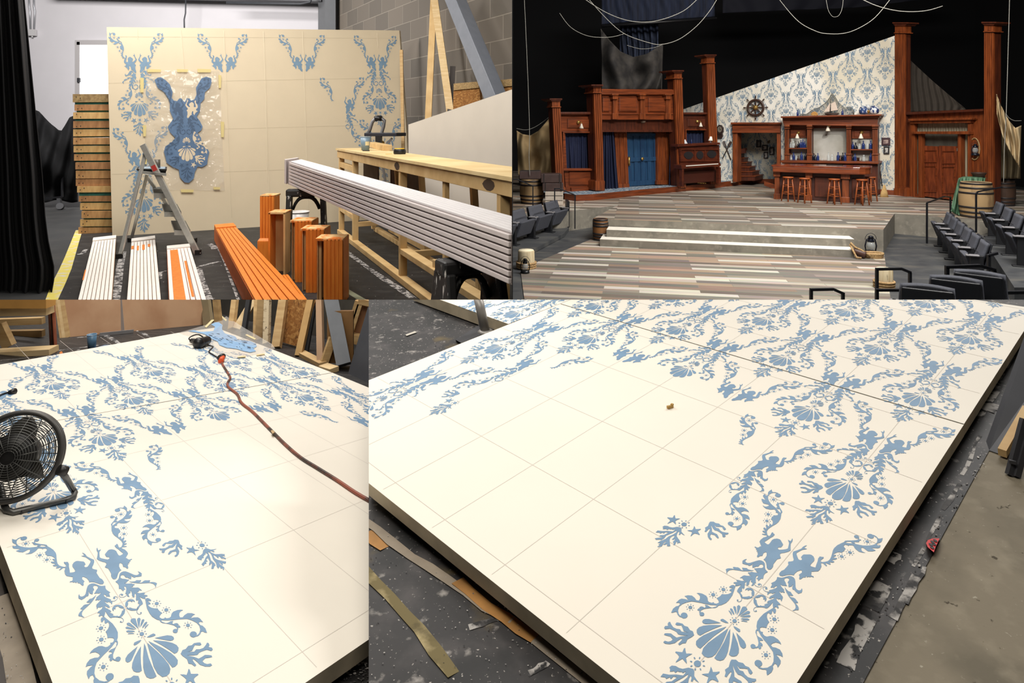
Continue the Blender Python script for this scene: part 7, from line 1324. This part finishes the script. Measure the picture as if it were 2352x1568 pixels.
# theatre seats
SEAT = mat('seat_fabric', (74, 76, 84), .85, var=.12, scale=60); SEATD = mat('seat_back_shell', (38, 40, 46), .5); ARM = mat('armrest', (128, 126, 128), .5); SFR = mat('seat_frame', (26, 27, 30), .5)
Z0 = Vector((0, 0, 0))
def make_seat(lb, w_=.5):
    t = T('theatre_seat', lb, 'seat', Z0, 'theatre seats')
    mb = MB(); mb.grid(lambda a, b: Vector(((a-.5)*w_*.86*(1-.1*b*b), .06+.14*b-.03*math.sin(PI*a)+.015*math.sin(PI*b), .36+.42*b+.012*math.sin(PI*a)*b)), 10, 8); bk1 = mb.out('backrest', SEAT, t, nrm=False, solid=.06, zone=None)
    mb = MB(); mb.hexa([Vector((-w_*.4, .13, .3)), Vector((w_*.4, .13, .3)), Vector((w_*.4, .16, .3)), Vector((-w_*.4, .16, .3))], [Vector((-w_*.38, .245, .77)), Vector((w_*.38, .245, .77)), Vector((w_*.38, .27, .77)), Vector((-w_*.38, .27, .77))]); mb.out('back_shell', SEATD, t, bevel=.015, zone=None)
    mb = MB(); mb.beam(Vector((-w_*.36, .055, .6)), Vector((w_*.36, .055, .6)), .012, .006); mb.out('back_seam', SFR, bk1, zone=None)
    mb = MB(); mb.hexa([Vector((-w_*.41, -.02, .14)), Vector((w_*.41, -.02, .14)), Vector((w_*.41, .07, .14)), Vector((-w_*.41, .07, .14))], [Vector((-w_*.41, -.16, .54)), Vector((w_*.41, -.16, .54)), Vector((w_*.41, -.05, .54)), Vector((-w_*.41, -.05, .54))]); mb.out('seat_pan', SEAT, t, bevel=.025, zone=None)
    mb = MB(); mb.box((w_*.5, -.04, .555), (.09, .2, .035)); am = mb.out('armrest', ARM, t, bevel=.015, zone=None)
    mb = MB(); mb.lathe([(.014, .574), (.014, .578)], (w_*.5, -.1, 0), 10); mb.out('arm_button', SFR, am, zone=None)
    mb = MB(); mb.box((w_*.5, .02, .29), (.05, .2, .54)); mb.box((w_*.5, .02, .012), (.1, .34, .024)); mb.out('leg_panel', SFR, t, bevel=.01, zone=None)
    mb = MB(); mb.box((0, .05, .16), (w_, .05, .05)); mb.out('rail', SFR, t, zone=None)
    return t
seat0 = make_seat('seat'); first = [True]
def seat(loc, rz, label, sc=1.0):
    if first[0]: first[0] = False; seat0.location = loc; seat0.rotation_euler = (0, 0, rz); seat0['label'] = label; seat0.scale = sc if isinstance(sc, tuple) else (sc,)*3; return
    dup(seat0, loc, rz, label, None, sc)
A1, B1_ = gz(2158, 560, 0), gz(2232, 646, 0); rzr = math.atan2((B1_-A1).y, (B1_-A1).x)
ORD6 = ['farthest', 'second farthest', 'third farthest', 'fourth farthest', 'fifth farthest', 'nearest']
rz1 = rzr+PI+PI
for i in range(6): seat(A1.lerp(B1_, i/5), rz1, f'grey folding theatre seat, {ORD6[i]} in the row below the right rail', (1.25, .95, .88))
mb = MB(); rp = [gz(x, y, .28) for x, y in ((2252, 540), (2330, 515), (2420, 515), (2420, 660), (2330, 660))]; mb.hexa([Vector((v.x, v.y, 0)) for v in rp], rp); S(mb.out('floor', PITF))
A2, B2_ = gz(2272, 540, .28), gz(2375, 640, .28)
for i in range(4): seat(A2.lerp(B2_, i/4.2), rz1, f'grey theatre seat, {["farthest", "second", "third", "nearest"][i]} in the raised row at the right edge', (1.25, .95, .9))
rzn = math.atan2(1, -.55)+PI/2+PI*0
for i, (x, y, rz) in enumerate(((2128, 652, -.55), (2196, 634, -.62), (2254, 622, -.72))):
    p = gz(x, y, .92); seat(Vector((p.x, p.y, 0)), PI+rz*-1 if False else PI-(-rz), f'dark theatre seat seen from behind, {["left", "middle", "right"][i]} of three at the front right', 1.2)
A3, B3_ = gz(1281, 526, .08), gz(1244, 539, .08); rzl = math.atan2((B3_-A3).y, (B3_-A3).x)
mb = MB(); lp = [gz(x, y, .08) for x, y in ((1120, 540), (1180, 500), (1320, 505), (1296, 536), (1200, 585), (1120, 610))]; mb.hexa([Vector((v.x, v.y, 0)) for v in lp], lp); S(mb.out('floor', PITF))
for i in range(4): seat(A3.lerp(B3_, i), rzl+PI, f'grey theatre seat, {["farthest", "second", "third", "nearest"][i]} in the row at the left edge', (1.7, .95, .86))
mb = MB(); mb.box(gz(1304, 520, .08)+Vector((.0, .12, .32)), (.07, .5, .64)); tag(mb.out('seat_end_panel', SFR), 'black end panel of the left seat row', 'panel')
# hand rails
RAILM = mat('rail_black', (30, 31, 36), .45, .3)
def railing(label, top, posts, Y, r=.017):
    t = T('hand_rail', label, 'rail', at(*posts[0][:2], Y if not isinstance(Y, tuple) else Y[0]))
    yy = lambda i, n: Y if not isinstance(Y, tuple) else Y[0]+(Y[1]-Y[0])*i/max(1, n-1)
    mb = MB(); P = [at(x, y, yy(i, len(top))) for i, (x, y) in enumerate(top)]
    for a, b in zip(P, P[1:]): mb.beam(a, b, r*2, r*2)
    mb.out('rail_bar', RAILM, t, bevel=.004)
    for i, (x, y0, yb) in enumerate(posts):
        Yp = Y if not isinstance(Y, tuple) else Y[0]+(Y[1]-Y[0])*i/max(1, len(posts)-1); a = at(x, y0, Yp); b = at(x, yb, Yp); mb = MB(); mb.beam(a, Vector((b.x, b.y, max(b.z, -.01))), r*2, r*2, (0, 1, 0)); mb.out('post', RAILM, t)
railing('thin rail in front of the left barrel', [(1176, 412), (1188, 412), (1224, 427)], [(1224, 427, 482)], 16.4, .014)
railing('thin rail with two posts in front of the white crate', [(1273, 433), (1285, 433), (1319, 447)], [(1274, 433, 480), (1320.5, 447, 525)], (16.2, 16.2), .014)
railing('thin rail at the end of the right seat row', [(2129, 466), (2170, 451), (2184, 453)], [(2129, 466, 559), (2183, 453, 490)], (14.3, 15.5), .015)
railing('thin rail in front of the big right barrel', [(2242, 445), (2246, 440), (2300, 430)], [(2242, 445, 534)], 13.6, .014)
railing('black rail standing in front of the right piling', [(2011, 618), (2070, 617), (2092, 626)], [(2014, 619, 720), (2090, 626, 720)], (9.0, 9.0), .018)
railing('short black rail at the front edge left of the right piling', [(1860, 665), (1914, 664), (1939, 675)], [(1863, 666, 740), (1936, 675, 740)], (8.6, 8.6), .018)
railing('low black rail crossing in front of the right piling foot', [(2011, 666), (2088, 666), (2126, 680)], [(2014, 666, 740)], 8.4, .018)
railing('black rail over the nearest seat backs', [(2171, 613), (2250, 610), (2286, 620)], [(2175, 614, 720), (2283, 620, 720)], (8.2, 8.2), .02)
railing('short black rail post beside the nearest seat of the row', [(2268, 588), (2272, 586), (2291, 581)], [(2271, 587, 640)], 9.6, .02)
railing('black rail at the bottom right corner of the stage view', [(2244, 673), (2352, 671), (2420, 671)], [(2247, 674, 740)], 7.8, .02)
